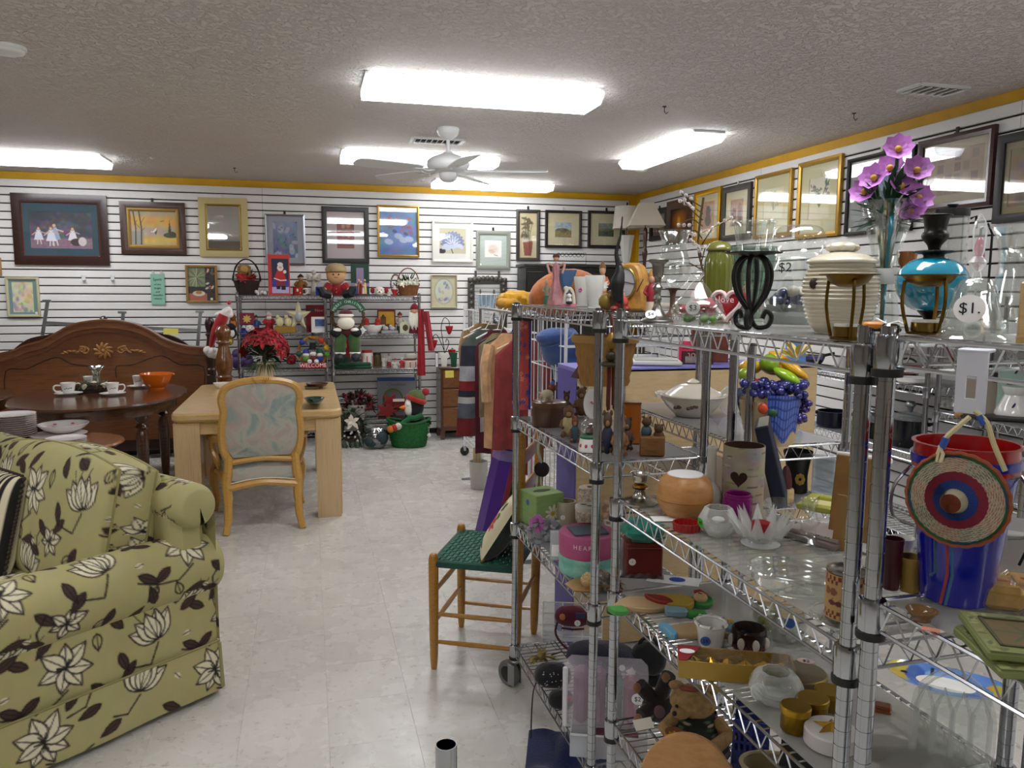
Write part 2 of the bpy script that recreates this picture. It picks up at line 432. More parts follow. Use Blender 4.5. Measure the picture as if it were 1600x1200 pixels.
def slat_mesh(L):
 h=PIT-.011;return mesh('slat',G().prism([(-.009,0),(.0055,0),(.009,.0035),(.009,h-.0035),(.0055,h),(-.009,h)],L,Rz(-PI/2)),SLAT,0)
sm={}
def slats(parent,pos,L,top_rows,back):
 key=round(L,3)
 if key not in sm:sm[key]=slat_mesh(L)
 for r in top_rows:
  o=bpy.data.objects.new('slat',sm[key]);link(o,parent);z=2.56-PIT*(r+1)+.011
  if back:o.location=(pos+.0015,YB+.009,z)
  else:o.location=(XR+.009,pos-.0015,z);o.rotation_euler=(0,0,-PI/2)
for x0,x1 in((-5.27,-2.846),(-2.846,-.414),(-.414,2.016),(2.016,3.53)):slats(wb,x0,x1-x0-.003,range(33),True)
for y1,y0 in((8.28,5.85),(5.85,3.42),(3.42,.99),(.99,-1.44)):slats(wr,y1,y1-y0-.003,range(33),False)
# ---------------- ceiling fittings
LHOUS=mt('#f2f2f0',.4);LIT=emit('#fbfcff',TUBE_POWER);LCAP=mt('#d8dadc',.35)
def fixture(loc,L,W,rz,label):
 t=thing('ceiling_light',label,'ceiling light',loc,rz,'fluorescent ceiling lights');h=.075
 part('housing',G().box((0,0,-.009),(L,W*.96,.018),b=.003),LHOUS,t)
 poly=[(-W/2,-.018),(-W*.5,-.035),(-W*.36,-h),(W*.36,-h),(W*.5,-.035),(W/2,-.018)]
 part('diffuser',G().prism(poly,L-.05,T(-L/2+.025,0,0)@Rz(-PI/2)),LIT,t)
 ep=[(x*1.012,z*1.02) for x,z in poly]
 for s in(-1,1):part('end_cap',G().prism(ep,.025,T(s*(L/2-.0125)-.0125,0,0)@Rz(-PI/2)),film('#eef2f6',.8,.3),t)
 return t
LS='long white wraparound fluorescent ceiling light '
fixture((.92,4.22,CEIL),1.24,.36,0,LS+'in front of the ceiling fan')
fixture((.90,6.46,CEIL),1.24,.36,0,LS+'half hidden behind the fan motor')
fixture((1.82,7.84,CEIL),1.20,.30,0,LS+'low behind the fan blades near the slatted wall')
fixture((2.62,5.55,CEIL),1.30,.24,PI/2,'narrow fluorescent ceiling light running toward the right slatted wall')
fixture((-2.2,7.33,CEIL),1.24,.42,0,LS+'above the framed picture of children')
for k,(x,y) in enumerate(((-2.2,2.6),(-2.2,-.6),(.92,1.3),(.92,-1.5),(2.62,.9),(2.62,-1.9))):fixture((x,y,CEIL),1.24,.42 if x<2 else .24,0 if x<2 else PI/2,LS+'over the sales floor behind the viewer')
FANW=mt('#e8ebec',.35)
def fan():
 t=thing('ceiling_fan','white five-blade ceiling fan hanging on a short rod','ceiling fan',(.93,5.32,CEIL))
 part('canopy',G().lathe(sprof([(.072,0),(.075,-.012),(.066,-.04),(.035,-.068),(.018,-.075)]),24),FANW,t)
 part('downrod',G().lathe([(.0125,-.07),(.0125,-.15),(.03,-.155),(.034,-.17)],14),FANW,t)
 part('motor_housing',G().lathe(sprof([(.03,-.16),(.05,-.17),(.105,-.19),(.138,-.215),(.142,-.245),(.125,-.27),(.09,-.285),(.05,-.29)]),32),FANW,t)
 part('switch_housing',G().lathe(sprof([(.06,-.285),(.06,-.31),(.052,-.335),(.03,-.35),(.0,-.352)]),24),FANW,t)
 part('pull_chain',G().cyl((.03,-.03,-.33),(.03,-.03,-.40),.0012,n=5).ell((.03,-.03,-.405),.005,8,6),BRASS,t)
 for a in(56,128,200,272,344):
  b=G();prof=[(.2,.045),(.24,.058),(.45,.068),(.6,.07),(.645,.06),(.665,.03)]
  pts=[(x,-y) for x,y in prof]+[(x,y) for x,y in prof[::-1]]
  b.prism([(x,y) for x,y in pts],.006,Rx(math.radians(-90+12)))
  o=part('blade',b,FANW,t,T(0,0,-.275)@Rz(math.radians(a)))
  k=G().tube([(.09,0,-.002),(.15,0,-.012),(.2,0,-.006)],[.012,.009,.008],8,flat=.5).box((.225,0,-.008),(.07,.05,.004),b=.001)
  part('blade_arm',k,FANW,o)
fan()
def vent(loc,sx,sy,n,label,rz=0.):
 t=thing('air_vent',label,'air vent',loc,rz)
 fr=G().box((0,sy/2,-.006),(sx,.025,.012)).box((0,-sy/2,-.006),(sx,.025,.012)).box((sx/2,0,-.006),(.025,sy,.012)).box((-sx/2,0,-.006),(.025,sy,.012))
 part('frame',fr,LHOUS,t);part('duct',G().box((0,0,-.0015),(sx,sy,.003)),mt('#3a3836',.8),t)
 for i in range(n):part('louvre',G().box((0,0,0),(.004,sy,.022),Ry(.6)),LHOUS,t,T(-sx/2+sx*(i+.5)/n,0,-.010))
vent((.93,5.77,CEIL),.36,.17,9,'louvred square air vent in the ceiling behind the fan')
vent((3.2,3.59,CEIL),.30,.16,6,'flat white ceiling air vent near the right wall top')
vent((2.72,5.0+1.15,CEIL),.3,.12,6,'small white air vent beside the narrow ceiling light')
def detector(loc,r,label):
 t=thing('smoke_detector',label,'smoke detector',loc)
 part('base',G().lathe([(r,0),(r,-.012),(r*.95,-.016)],24),LHOUS,t);part('cover',G().lathe(sprof([(r*.9,-.014),(r*.85,-.028),(r*.5,-.036),(0,-.038)]),24),LHOUS,t)
detector((-1.26,4.09,CEIL),.075,'round white smoke detector alone on the bare ceiling above the sofa')
detector((2.85,6.55,CEIL),.06,'small round smoke detector beside the narrow ceiling light')
for x,y,lb in((2.03,4.35,'small dark ceiling hook between two fluorescent lights'),(3.19,4.2,'dark toggle hook in the ceiling near the yellow wall strip'),(-.6,7.6,'small dark hook in the ceiling above the mirror')):
 g=G().lathe([(.012,0),(.012,-.004),(.004,-.008)],10).tube([(0,0,-.006),(0,0,-.03),(.012,0,-.042),(.024,0,-.03)],.0025,6)
 one('ceiling_hook',g,mt('#4a4038',.5),lb,'hook',(x,y,CEIL))
 # ================ pictures on the walls
def picture(name,label,cat,tl,br,wall,fw,fmat,cv=None,matc=None,mw=(0,0,0,0),liner=None,gl=True,stick=None,hook=True,out=.028,tilt=0.,blmid=None):
 """tl, br: picture corners in the photograph; wall 'b' or 'r'; fw frame width; mw mat widths left,top,right,bottom (m)"""
 P=(lambda x,y:at_y(x,y,YB-.012)) if wall=='b' else(lambda x,y:at_x(x,y,XR-.012))
 a,b=P(*tl),P(*br);wd=float(b[0]-a[0]) if wall=='b' else float(a[1]-b[1]);ht=float(a[2]-b[2])
 c=((a[0]+b[0])/2,YB-.002,b[2]) if wall=='b' else(XR-.002,(a[1]+b[1])/2,b[2])
 t=thing(name,label,cat,c,0 if wall=='b' else-PI/2,'pictures hung on the slatted walls')
 base=t
 D=.022
 def bars(w0,y0,y1,ins=0.):
  g=G();A=[(-wd/2+ins,ins),(wd/2-ins,ins),(wd/2-ins,ht-ins),(-wd/2+ins,ht-ins)]
  B=[(-wd/2+ins+w0,ins+w0),(wd/2-ins-w0,ins+w0),(wd/2-ins-w0,ht-ins-w0),(-wd/2+ins+w0,ht-ins-w0)]
  m_=[((p[0]*.5+q[0]*.5),(p[1]*.5+q[1]*.5)) for p,q in zip(A,B)]
  v=[(x,-y0,z) for x,z in A]+[(x,-y1+.003,z) for x,z in A]+[(x,-y1,z) for x,z in m_]+[(x,-y1+.006,z) for x,z in B]+[(x,-y0,z) for x,z in B]
  f=[]
  for k in range(4):
   for i in range(4):j=(i+1)%4;f.append((k*4+i,k*4+j,k*4+4+j,k*4+4+i))
  return g.add(v,f)
 part('frame',bars(fw,0,out),fmat,base,ang=25)
 i0=fw
 if liner:part('liner',bars(liner[0],0,out-.007,fw),liner[1],base,ang=25);i0+=liner[0]
 iw,ih=wd-2*i0+.004,ht-2*i0+.004
 part('backing',G().box((0,-.002,ht/2),(iw,.004,ih)),mt('#8a7a66',.8),base,ang=0)
 if matc:
  mw=[m_*iw for m_ in mw];g=G();y=-.0085
  g.box((-iw/2+mw[0]/2,y,ht/2),(mw[0],.003,ih)).box((iw/2-mw[2]/2,y,ht/2),(mw[2],.003,ih))
  xm,wm=(mw[0]-mw[2])/2,iw-mw[0]-mw[2];g.box((xm,y,ht/2+ih/2-mw[1]/2),(wm,.003,mw[1])).box((xm,y,ht/2-ih/2+mw[3]/2),(wm,.003,mw[3]))
  part('mat_board',g,mt(matc,.85),base,ang=0)
 pw,ph=iw-mw[0]-mw[2],ih-mw[1]-mw[3]
 if cv is not None:panel('print',cv,pw,ph,base,T((mw[0]-mw[2])/2,-.006,ht/2-ih/2+mw[3]))
 if gl=='mirror':part('mirror_glass',G().box((0,-.009,ht/2),(iw,.004,ih)),metal('#e8ecec',.015),base,ang=0)
 elif gl:part('glass_pane',G().box((0,-.0125,ht/2),(iw,.002,ih)),glass('#ffffff',.05),base,ang=0)
 if stick:sticker(base,T(wd*stick[0],-out+.004 if abs(stick[0])>.44 else-.0145,ht*stick[1]),.013,'')
 if hook:
  part('hanger',G().box((0,-.006,ht+.012),(.022,.006,.05),b=.001).box((0,-.012,ht+.004),(.022,.016,.004)),BLACK if hook==1 else mt('#d8dadc',.3),base)
 return t
WAL=wood('#3a1f18','#22100c',.3);WALB=wood('#4a2b1c','#2f1a10',.35);GLD=mt('#b08a3c',.35,.7);CRM=mt('#c9ba84',.4,.35);BLK=mt('#1a1614',.35)
def c_children():
 c=Cv(150,100);c.grad('#3c4450','#806878').noise(.13,14,3);c.rect(0,.72,2,1,'#97788c',.8).noise(.06,20,4)
 for x,y in((.18,.14),(.9,.12),(1.25,.25),(1.3,.55),(.4,.1)):c.ell(x,y,.2,.13,'#2c3440',0,.7,.8)
 def kid(x,y,s,dress,hair):
  c.line([(x-.03*s,y+.3*s),(x-.04*s,y+.42*s)],.03*s,'#e8dcd4');c.line([(x+.04*s,y+.3*s),(x+.06*s,y+.42*s)],.03*s,'#e8dcd4')
  c.poly([(x-.05*s,y),(x+.05*s,y),(x+.13*s,y+.3*s),(x-.13*s,y+.3*s)],dress);c.line([(x-.04*s,y+.05*s),(x-.17*s,y+.15*s)],.03*s,'#d8b8a8');c.line([(x+.04*s,y+.05*s),(x+.18*s,y+.1*s)],.03*s,'#d8b8a8')
  c.ell(x,y-.05*s,.055*s,.06*s,hair);c.ell(x,y-.035*s,.035*s,.04*s,'#e0b8a4')
 kid(.2,.5,.9,'#dfe4ee','#6a4838');kid(.58,.42,1.15,'#9fb4d2','#5a4030');kid(.5,.5,1.,'#dfe6f2','#8a6444');kid(1.02,.5,.9,'#e6e4ea','#7a5840')
 c.ell(1.1,.82,.14,.1,'#4a3836');c.ell(1.25,.8,.1,.12,'#d8d0d0');return c
def c_sunset():
 c=Cv(110,80);c.grad('#a8a498','#b0aca0');c.mask(np.exp(-((c.y-.3)/.2)**2),'#e0a848',.9);c.mask(np.exp(-((c.y-.85)/.14)**2)*(c.x>.35),'#e8c050',.85)
 c.noise(.05,9,2);c.rect(0,.6,.4,1,'#8f9088',.5)
 for x in(.1,.27):c.line([(x,0),(x+.06,.5),(x+.04,1)],.035,'#4a3c2c')
 for a,b in(((.3,.4),(.42,.2)),((.28,.5),(.15,.35)),((.32,.6),(.42,.5)),((.12,.4),(.2,.28))):c.line([a,b],.012,'#4a3c2c')
 c.poly([(1.12,.62),(1.17,.25),(1.22,.62)],'#4a4634');c.ell(1.2,.7,.22,.08,'#56583c');c.ell(1.25,.66,.1,.07,'#4a5034')
 c.line([(.62,.6),(.72,.62)],.03,'#e8e4d8');c.poly([(.66,.6),(.78,.48),(.74,.66)],'#eeeae0');c.poly([(.7,.62),(.8,.55),(.76,.7)],'#55504a');c.line([(.9,.3),(1.0,.28)],.02,'#7a5030');return c
def c_blue(seed,c0='#8fa0bc',c1='#5f7398',n=9,fl='#c3c6d8'):
 r=random.Random(seed);c=Cv(70,90);c.grad(c0,c1).noise(.1,10,seed)
 for k in range(n):c.ell(r.uniform(0,.78),r.uniform(.1,1),r.uniform(.06,.15),r.uniform(.04,.1),fl,r.uniform(0,3),.75,.4)
 for k in range(n*2):c.ell(r.uniform(0,.78),r.uniform(0,1),r.uniform(.02,.05),.02,'#44587e',r.uniform(0,3),.7,.4)
 return c
def c_red():
 c=Cv(60,75,'#8e4a50');c.noise(.03,8,3)
 for x,y,r in((.3,.25,.1),(.52,.2,.13),(.3,.55,.09),(.55,.55,.1)):c.flower(x,y,r,'#c89a78',8,'#d8b070')
 c.line([(.4,.3),(.38,.9)],.015,'#6a5040');c.rect(.0,.92,.8,.97,'#a06a60');return c
def c_koi():
 r=random.Random(4);c=Cv(75,95);c.grad('#86a6d4','#5e80bc').noise(.08,9,4)
 for k in range(14):c.ell(r.uniform(.1,.7),r.uniform(.2,.6),.05,.02,'#c06a5a',r.uniform(-.6,.6),.8,.4)
 for x,y in((.5,.68),(.62,.66),(.2,.72),(.4,.6)):c.ell(x,y,.09,.06,'#c4d2ea',.2,.9,.3)
 for x,y in((.32,.5),(.55,.55),(.3,.3)):c.ell(x,y,.05,.035,'#47557c',.4,.8,.4)
 return c
def c_lotus():
 c=Cv(75,75,'#c9c4a8');c.ell(.1,.9,.14,.1,'#3a3436');c.line([(.45,.8),(.52,1)],.03,'#4a4440')
 for n,r,y0,col in((11,.42,.5,'#8b95b8'),(9,.33,.52,'#b9c2da'),(7,.24,.56,'#d6dcea')):
  for k in range(n):
   a=PI+PI*k/(n-1);x,y=.5+math.cos(a)*r*.62,y0+.12+math.sin(a)*r*.75
   c.ell(x,y,r*.46,r*.17,'#5f688c',a,1,.1);c.ell(x,y,r*.42,r*.13,col,a,1,.25)
 for k in range(5):c.ell(.2+.15*k,.72+.05*math.sin(k*1.5),.14,.08,'#c8d0e4',(k-2)*.4,1,.2)
 return c
def c_shell():
 c=Cv(50,50,'#eeeae4');c.ell(.5,.5,.3,.25,'#d8cabc',.4,.8,.6);c.ell(.4,.65,.18,.12,'#c6b0a0',.2,.7,.6);c.line([(.55,.85),(.75,.9)],.03,'#6a5a50');return c
def c_botan(w_,h,bg,col,seed,vase=None,spread=.3):
 r=random.Random(seed);c=Cv(w_,h,bg);c.noise(.03,6,seed);ar=w_/h;cx=ar/2
 for k in range(9):
  x,y=cx+r.uniform(-spread,spread)*ar*1.3,r.uniform(.12,.5);c.line([(cx,.72),((x+cx)/2,(y+.7)/2),(x,y)],.012,col)
  for q in range(4):c.ell(x+r.uniform(-.06,.06),y+r.uniform(-.06,.1),.045,.02,col,r.uniform(0,3),.8,.3)
 if vase:c.poly([(cx-.12,.62),(cx+.12,.62),(cx+.08,.95),(cx-.08,.95)],vase)
 return c
def c_land(seed,sky='#a8b8c4',gr='#8a7a4c'):
 c=Cv(45,50,sky);c.rect(0,.5,2,1,gr);c.ell(.4,.5,.35,.12,'#5f6a48');c.noise(.12,12,seed);return c
def c_pastel():
 r=random.Random(3);c=Cv(70,80,'#e8e4c4');c.noise(.08,7,5)
 for k in range(26):c.ell(r.uniform(0,.87),r.uniform(.05,1),r.uniform(.05,.12),r.uniform(.03,.09),r.choice(('#e2c86a','#b4a4c4','#9fb8c8','#88a89c','#d8b8c0','#7f9fc8','#d8d498')),r.uniform(0,3),.7,.7)
 return c
def c_abstract():
 r=random.Random(9);c=Cv(75,85,'#3c3a38');c.rect(0,0,.55,.58,'#8a9a78')
 for k in range(16):a=k*.4;c.line([(.27,.3),(.27+.3*math.cos(a),.3+.28*math.sin(a))],.016,r.choice(('#dfe0b4','#4c5a44','#b8c48c')))
 for k in range(16):c.ell(r.uniform(.6,.86),r.uniform(.05,.8),.06,.03,r.choice(('#b4524a','#e8e4dc','#5a6a64','#1e1c1c')),r.uniform(0,3))
 c.rect(.0,.78,.6,1,'#c87a64');c.ell(.34,.78,.2,.08,'#ece6da');c.ell(.34,.75,.1,.05,'#c8924a');return c
def c_iris():
 c=Cv(60,76,'#d0c9a8');c.ell(.395,.5,.3,.4,'#8a8f80');c.ell(.395,.5,.285,.385,'#cfdac8');r=random.Random(5)
 for k in range(22):c.ell(.395+r.uniform(-.17,.17),.5+r.uniform(-.26,.28),.06,.04,r.choice(('#7d82b8','#9a8fc0','#a8b8d8','#d0a8b0','#6f8a6c','#e0d0a0')),r.uniform(0,3),.8,.4)
 return c
PL='on the back slatted wall'
picture('framed_picture','large dark carved frame with blue-green mat around children playing outdoors','picture',(16,301),(172,415),'b',.075,WAL,c_children(),'#3f5a66',(.09,.12,.09,.11),(.012,mt('#5b2c22',.4)),stick=(.4,.12),hook=0)
picture('framed_painting','brown framed sunset marsh painting with a flying duck and bare trees','picture',(186,314),(292,398),'b',.06,WALB,c_sunset(),liner=(.03,mt('#a08040',.5,.4)),gl=False,stick=(.46,.93),hook=1)
picture('wall_mirror','rectangular mirror in a wide pale gold frame','mirror',(309,308),(389,402),'b',.06,CRM,None,liner=(.02,mt('#9a8038',.4,.6)),gl='mirror',hook=2)
picture('framed_print','silver framed print of pale blue flowers behind the red box','picture',(413,334),(478,414),'b',.018,metal('#b8bcc2',.3),c_blue(2),'#a3aab8',(.17,.15,.17,.15),hook=1)
picture('framed_print','black framed small dark red flower print on wide pinkish mat','picture',(502,322),(577,412),'b',.05,BLK,c_red(),'#c9bfc0',(.27,.18,.27,.28),hook=0)
picture('framed_print','gold framed blue underwater print with small orange fish','picture',(589,320),(655,402),'b',.022,GLD,c_koi(),hook=0)
picture('framed_print','white framed square print of a pale blue lotus flower','picture',(675,344),(739,410),'b',.025,mt('#dcdcd2',.4),c_lotus(),'#e6e4dc',(.14,.15,.14,.17),hook=2)
picture('framed_print','silver-green framed small shell print on pale green mat','picture',(744,360),(797,421),'b',.04,mt('#8f9488',.4,.3),c_shell(),'#b4c0b8',(.19,.2,.19,.3),stick=(-.38,.12),hook=1)
picture('framed_print','tall narrow dark framed print of leafy branches in an urn','picture',(807,327),(843,408),'b',.035,mt('#3a332e',.4),c_botan(40,95,'#c8bd98','#5a5238',4,'#8a4c3c'),hook=1)
picture('framed_print','dark framed small landscape of a tan village on cream mat','picture',(852,328),(908,388),'b',.03,mt('#241a18',.3),c_land(2),'#c9c3a2',(.24,.28,.24,.24),hook=2)
picture('framed_print','dark framed small green meadow print partly behind a lamp shade','picture',(919,329),(975,388),'b',.03,mt('#241a18',.3),c_land(6,'#7f8a84','#4a5238'),'#c9c3a2',(.26,.28,.26,.26),hook=1)
picture('framed_print','small pastel flower print in a cream frame above the metal bed rail','picture',(8,433),(64,495),'b',.022,mt('#c6c09c',.4),c_pastel(),'#7fa3a4',(.12,.1,.14,.1),stick=(.38,.1),hook=0)
picture('framed_print','small light-wood framed colourful abstract print with a fruit bowl','picture',(289,414),(341,473),'b',.022,mt('#a07c44',.5),c_abstract(),stick=(.3,.1),hook=0)
picture('framed_print','slim framed print of blue irises in an oval mat','picture',(673,429),(714,481),'b',.012,mt('#b8b090',.4),c_iris(),hook=0)
picture('framed_picture','light wood framed picture hung beside the large children picture','picture',(-40,402),(3,430),'b',.03,mt('#a8854c',.5),c_land(8),hook=0)
def ornate():
 t=picture('ornate_mirror','ornate dark pewter framed mirror hung low behind the wire baskets','mirror',(731,434),(791,520),'b',.07,mt('#4c4844',.45,.5),None,gl='mirror',hook=0,out=.04)
 a,b=at_y(731,434,YB),at_y(791,520,YB);wd,ht=b[0]-a[0],a[2]-b[2];g=G()
 for k in range(9):x=-wd/2+wd*(k+.5)/9;g.ell((x,-.03,ht-.03+.02*math.sin(k*PI/8)),(.028,.02,.035),8,6)
 for k in range(8):
  for s in(-1,1):g.ell((s*(wd/2-.035),-.03,.05+k*(ht-.12)/7),(.025,.018,.03),8,6)
 for s in(-1,1):g.box((s*wd*.3,-.01,ht+.03),(.02,.02,.09))
 part('carved_scrolls',g,mt('#5a5650',.4,.6),t)
ornate()
def sign():
 a,b=at_y(235,428,YB),at_y(259,476,YB);wd,ht=float(b[0]-a[0]),float(a[2]-b[2])
 t=thing('wall_sign','narrow mint-green hanging sign with dark lettering','sign',((a[0]+b[0])/2,YB-.012,b[2]),0)
 part('board',G().box((0,0,ht/2),(wd,.012,ht),b=.002),mt('#8fc4b0',.6),t)
 for k,(s,z) in enumerate((('Spirit',.82),('of the',.66),('bright',.54),('and',.42),('beautiful',.31),('season',.2))):text(s,wd*(.3 if k==0 else .2),INK,t,T(0,-.0075,ht*z))
 for s in(-1,1):part('clip',G().box((s*wd*.3,-.004,ht+.012),(.02,.02,.035),b=.002),film('#eef2f6',.6),t)
sign()
RW='on the right slatted wall'
picture('framed_print','small black framed print beside the square lamp shade','picture',(1017,330),(1042,374),'r',.05,BLK,c_land(12,'#8a7468','#5a4840'),hook=1)
picture('framed_painting','dark stepped frame around an amber candlelight painting','picture',(1044,316),(1079,378),'r',.09,wood('#5a3418','#3a1e0c',.3),Cv(40,60,'#3c2814').ell(.3,.45,.3,.4,'#b86a1c',0,1,.9).ell(.3,.5,.07,.2,'#f0b848',0,1,.8),gl=False,hook=0)
picture('framed_print','bright gold framed print of a violin shape','picture',(1087,301),(1125,379),'r',.045,metal('#c99a20',.3),Cv(50,70,'#c8a088').ell(.36,.35,.12,.2,'#5a6470').ell(.36,.65,.17,.2,'#6a6c74').ell(.36,.5,.07,.1,'#8a6a5c').noise(.08,12,3),'#d6cfb0',(.2,.16,.2,.2),hook=0)
picture('framed_print','dark framed pink town street print on cream mat','picture',(1131,294),(1172,373),'r',.05,mt('#2c2420',.4),Cv(50,70,'#b0948c').rect(.1,.3,.3,1,'#8a6a68').rect(.4,.2,.62,1,'#94766c').noise(.1,14,3),'#d2ccae',(.22,.2,.22,.2),hook=2)
picture('framed_print','tall slim gold framed faint botanical print next to the dark framed street print','picture',(1182,276),(1235,368),'r',.03,GLD,c_botan(60,90,'#cfcbaa','#8f9a88',3),'#c6c29c',(.2,.2,.2,.26),hook=0)
picture('framed_print','tall gold framed leafy branch print next to the black framed seascape','picture',(1250,256),(1311,368),'r',.035,GLD,c_botan(60,90,'#d2ceb2','#4c5a44',8),'#cac69e',(.22,.22,.22,.24),stick=None,hook=0)
picture('framed_print','black framed seascape with white reflections behind the purple flowers','picture',(1327,250),(1424,360),'r',.025,BLK,Cv(80,80,'#5f8fb4').rect(0,.5,1,1,'#2f5a80').noise(.1,9,5),'#9aa09e',(.2,.2,.2,.25),stick=(-.42,.08),hook=2)
picture('framed_print','wide dark wood framed sampler of many small drawings','picture',(1438,222),(1549,320),'r',.04,wood('#4a2418','#2c120c',.3),(lambda c:[c.rect(.05+.2*(k%6),.06+.24*(k//6),.2+.2*(k%6),.25+.24*(k//6),random.choice(('#b4a090','#a4988c','#c0b09c','#94847c'))) for k in range(24)] and c)(Cv(120,90,'#b8a894')),'#d0c9b4',(.07,.1,.07,.1),hook=1)
picture('framed_print','black framed dark print cut off beside the wide sampler','picture',(1563,213),(1660,340),'r',.045,BLK,Cv(60,60,'#8f8464').noise(.1,7,3),'#a49c80',(.1,.12,.1,.12),hook=0)
def wall_pegs():
 for x,y in((131,434),(176,434)):
  p=at_y(x,y,YB-.003);one('slatwall_clip',G().box((0,-.006,0),(.035,.012,.05),b=.003).box((0,-.02,-.02),(.03,.03,.008)),film('#f0f4f6',.7),'small clear plastic slatwall clip below the sunset painting','hook',p,0,'empty clear slatwall clips')
wall_pegs()
# ================ sofa
def fabric_tile():
 N=400;S=.62;c=Cv(N,N,'#b0a874');r=random.Random(11);c.noise(.015,20,2)
 DK='#1d1815';CR='#e2dbbb';BR='#47312a'
 def copies(x,y,R):
  for i in(-1,0,1):
   for j in(-1,0,1):
    if-R<x+i<1+R and-R<y+j<1+R:yield x+i,y+j
 def lf(x,y,L,wd,a,fill=BR,out=True):
  for X,Y in copies(x,y,L):
   t=np.linspace(0,1,12);k=np.sin(PI*t**.8)*wd/2;ca,sa=math.cos(a),math.sin(a)
   up=[(X+ca*L*q-sa*h,Y+sa*L*q+ca*h) for q,h in zip(t,k)];dn=[(X+ca*L*q+sa*h,Y+sa*L*q-ca*h) for q,h in zip(t,k)]
   if fill:c.poly(up+dn[::-1],fill)
   if out:c.line(up,.0075,DK);c.line(dn,.0075,DK)
   c.line([(X,Y),(X+ca*L*.9,Y+sa*L*.9)],.005,DK)
 def st(pts,wd=.009):
  for dx,dy in copies(*pts[0],.5):c.line([(p[0]-pts[0][0]+dx,p[1]-pts[0][1]+dy) for p in pts],wd,DK)
 def bloom(x,y,R,a0,n=7):
  for k in range(n):
   a=a0+2*PI*k/n+r.uniform(-.15,.15);L=R*r.uniform(.8,1.1);lf(x,y,L,L*.55,a,CR)
  for k in range(6):a=r.uniform(0,6.28);st([(x,y),(x+.3*R*math.cos(a),y+.3*R*math.sin(a))],.007)
 def tulip(x,y,R,a0):
  for d in(-.75,.75,-.35,.4,0):lf(x,y,R,R*.5,a0+d,CR)
  for d in(-.3,0,.25):st([(x,y),(x+R*1.25*math.cos(a0+d),y+R*1.25*math.sin(a0+d))],.004)
 bloom(.22,.25,.15,.3);bloom(.72,.78,.16,1.1,8);tulip(.70,.28,.19,-1.2);tulip(.20,.72,.19,-1.9);bloom(.95,.5,.11,.2,6)
 for x,y,a in((.36,.36,.6),(.4,.18,-.5),(.1,.4,2.4),(.55,.36,2.6),(.84,.36,.8),(.6,.66,-2.2),(.86,.92,.9),(.32,.83,.4),(.07,.86,2.6),(.46,.56,-1.3),(.5,.93,2.0),(.9,.14,-.9),(.42,.7,.3),(.05,.6,-.4),(.55,.15,-2.6),(.93,.28,1.9),(.28,.05,.9),(.7,.5,1.2),(.75,.06,-.3),(.14,.52,.2),(.4,.98,-.4)):lf(x,y,.13,.05,a,BR)
 for x,y,a in((.45,.45,1.0),(.3,.55,-1.2),(.05,.12,1.6),(.58,.1,-1.8),(.8,.6,-2.6)):lf(x,y,.1,.05,a,None);
 for x,y,a in((.5,.3,.2),(.3,.95,1.2),(.98,.7,2.2),(.12,.55,-.6)):lf(x,y,.055,.03,a,CR,False)
 for p in([(.22,.38),(.32,.45),(.45,.44),(.56,.4)],[(.7,.3),(.75,.42),(.86,.4)],[(.72,.9),(.6,.95),(.48,.9)],[(.2,.74),(.28,.82),(.36,.8)],[(.46,.6),(.5,.68),(.6,.7)],[(.05,.42),(.1,.5),(.08,.58)]):st(p)
 c.a=sum(np.roll(np.roll(c.a,i,0),j,1) for i in(-1,0,1) for j in(-1,0,1))/9
 return c,S
FT,FS=fabric_tile()
def fabric(name,P,Lu,Lv,parent,off=(0,0),plain=0):
 """P: (nv,nu,3) array of points; printed with the repeating floral by metres"""
 nv,nu=P.shape[:2];U=np.linspace(0,Lu,nu)[None].repeat(nv,0)+off[0];V=np.linspace(0,Lv,nv)[:,None].repeat(nu,1)+off[1]
 N=FT.w;cols=FT.a[((1-V/FS%1)*(N-1)).astype(int)%N,((U/FS)%1*(N-1)).astype(int)%N]
 if plain:cols[:,:plain]=hx('#b0a874')
 i=np.arange(nu*nv).reshape(nv,nu);f=np.stack([i[:-1,:-1],i[:-1,1:],i[1:,1:],i[1:,:-1]],-1).reshape(-1,4)
 me=bpy.data.meshes.new(name);me.from_pydata(P.reshape(-1,3).tolist(),[],f.tolist());colour(me,cols.reshape(-1,3));me.materials.append(printed(.9,.25))
 me.polygons.foreach_set('use_smooth',[True]*len(me.polygons));me.update();o=bpy.data.objects.new(name,me);link(o,parent);return o
def roll_sweep(ctr,ang,axis_pts,cap=.06):
 """section points (k,2) around ctr, swept along axis values with rounded ends"""
 out=[]
 a0,a1=axis_pts[0],axis_pts[-1]
 for a in axis_pts:
  d=min(abs(a-a0),abs(a-a1));s=1. if d>=cap else math.sqrt(max(1-(1-d/cap)**2,0));s=.55+.45*s if s>0 else .0
  out.append([(a,ctr[0]+(p[0]-ctr[0])*s,ctr[1]+(p[1]-ctr[1])*s) for p in ang])
 return np.array(out)
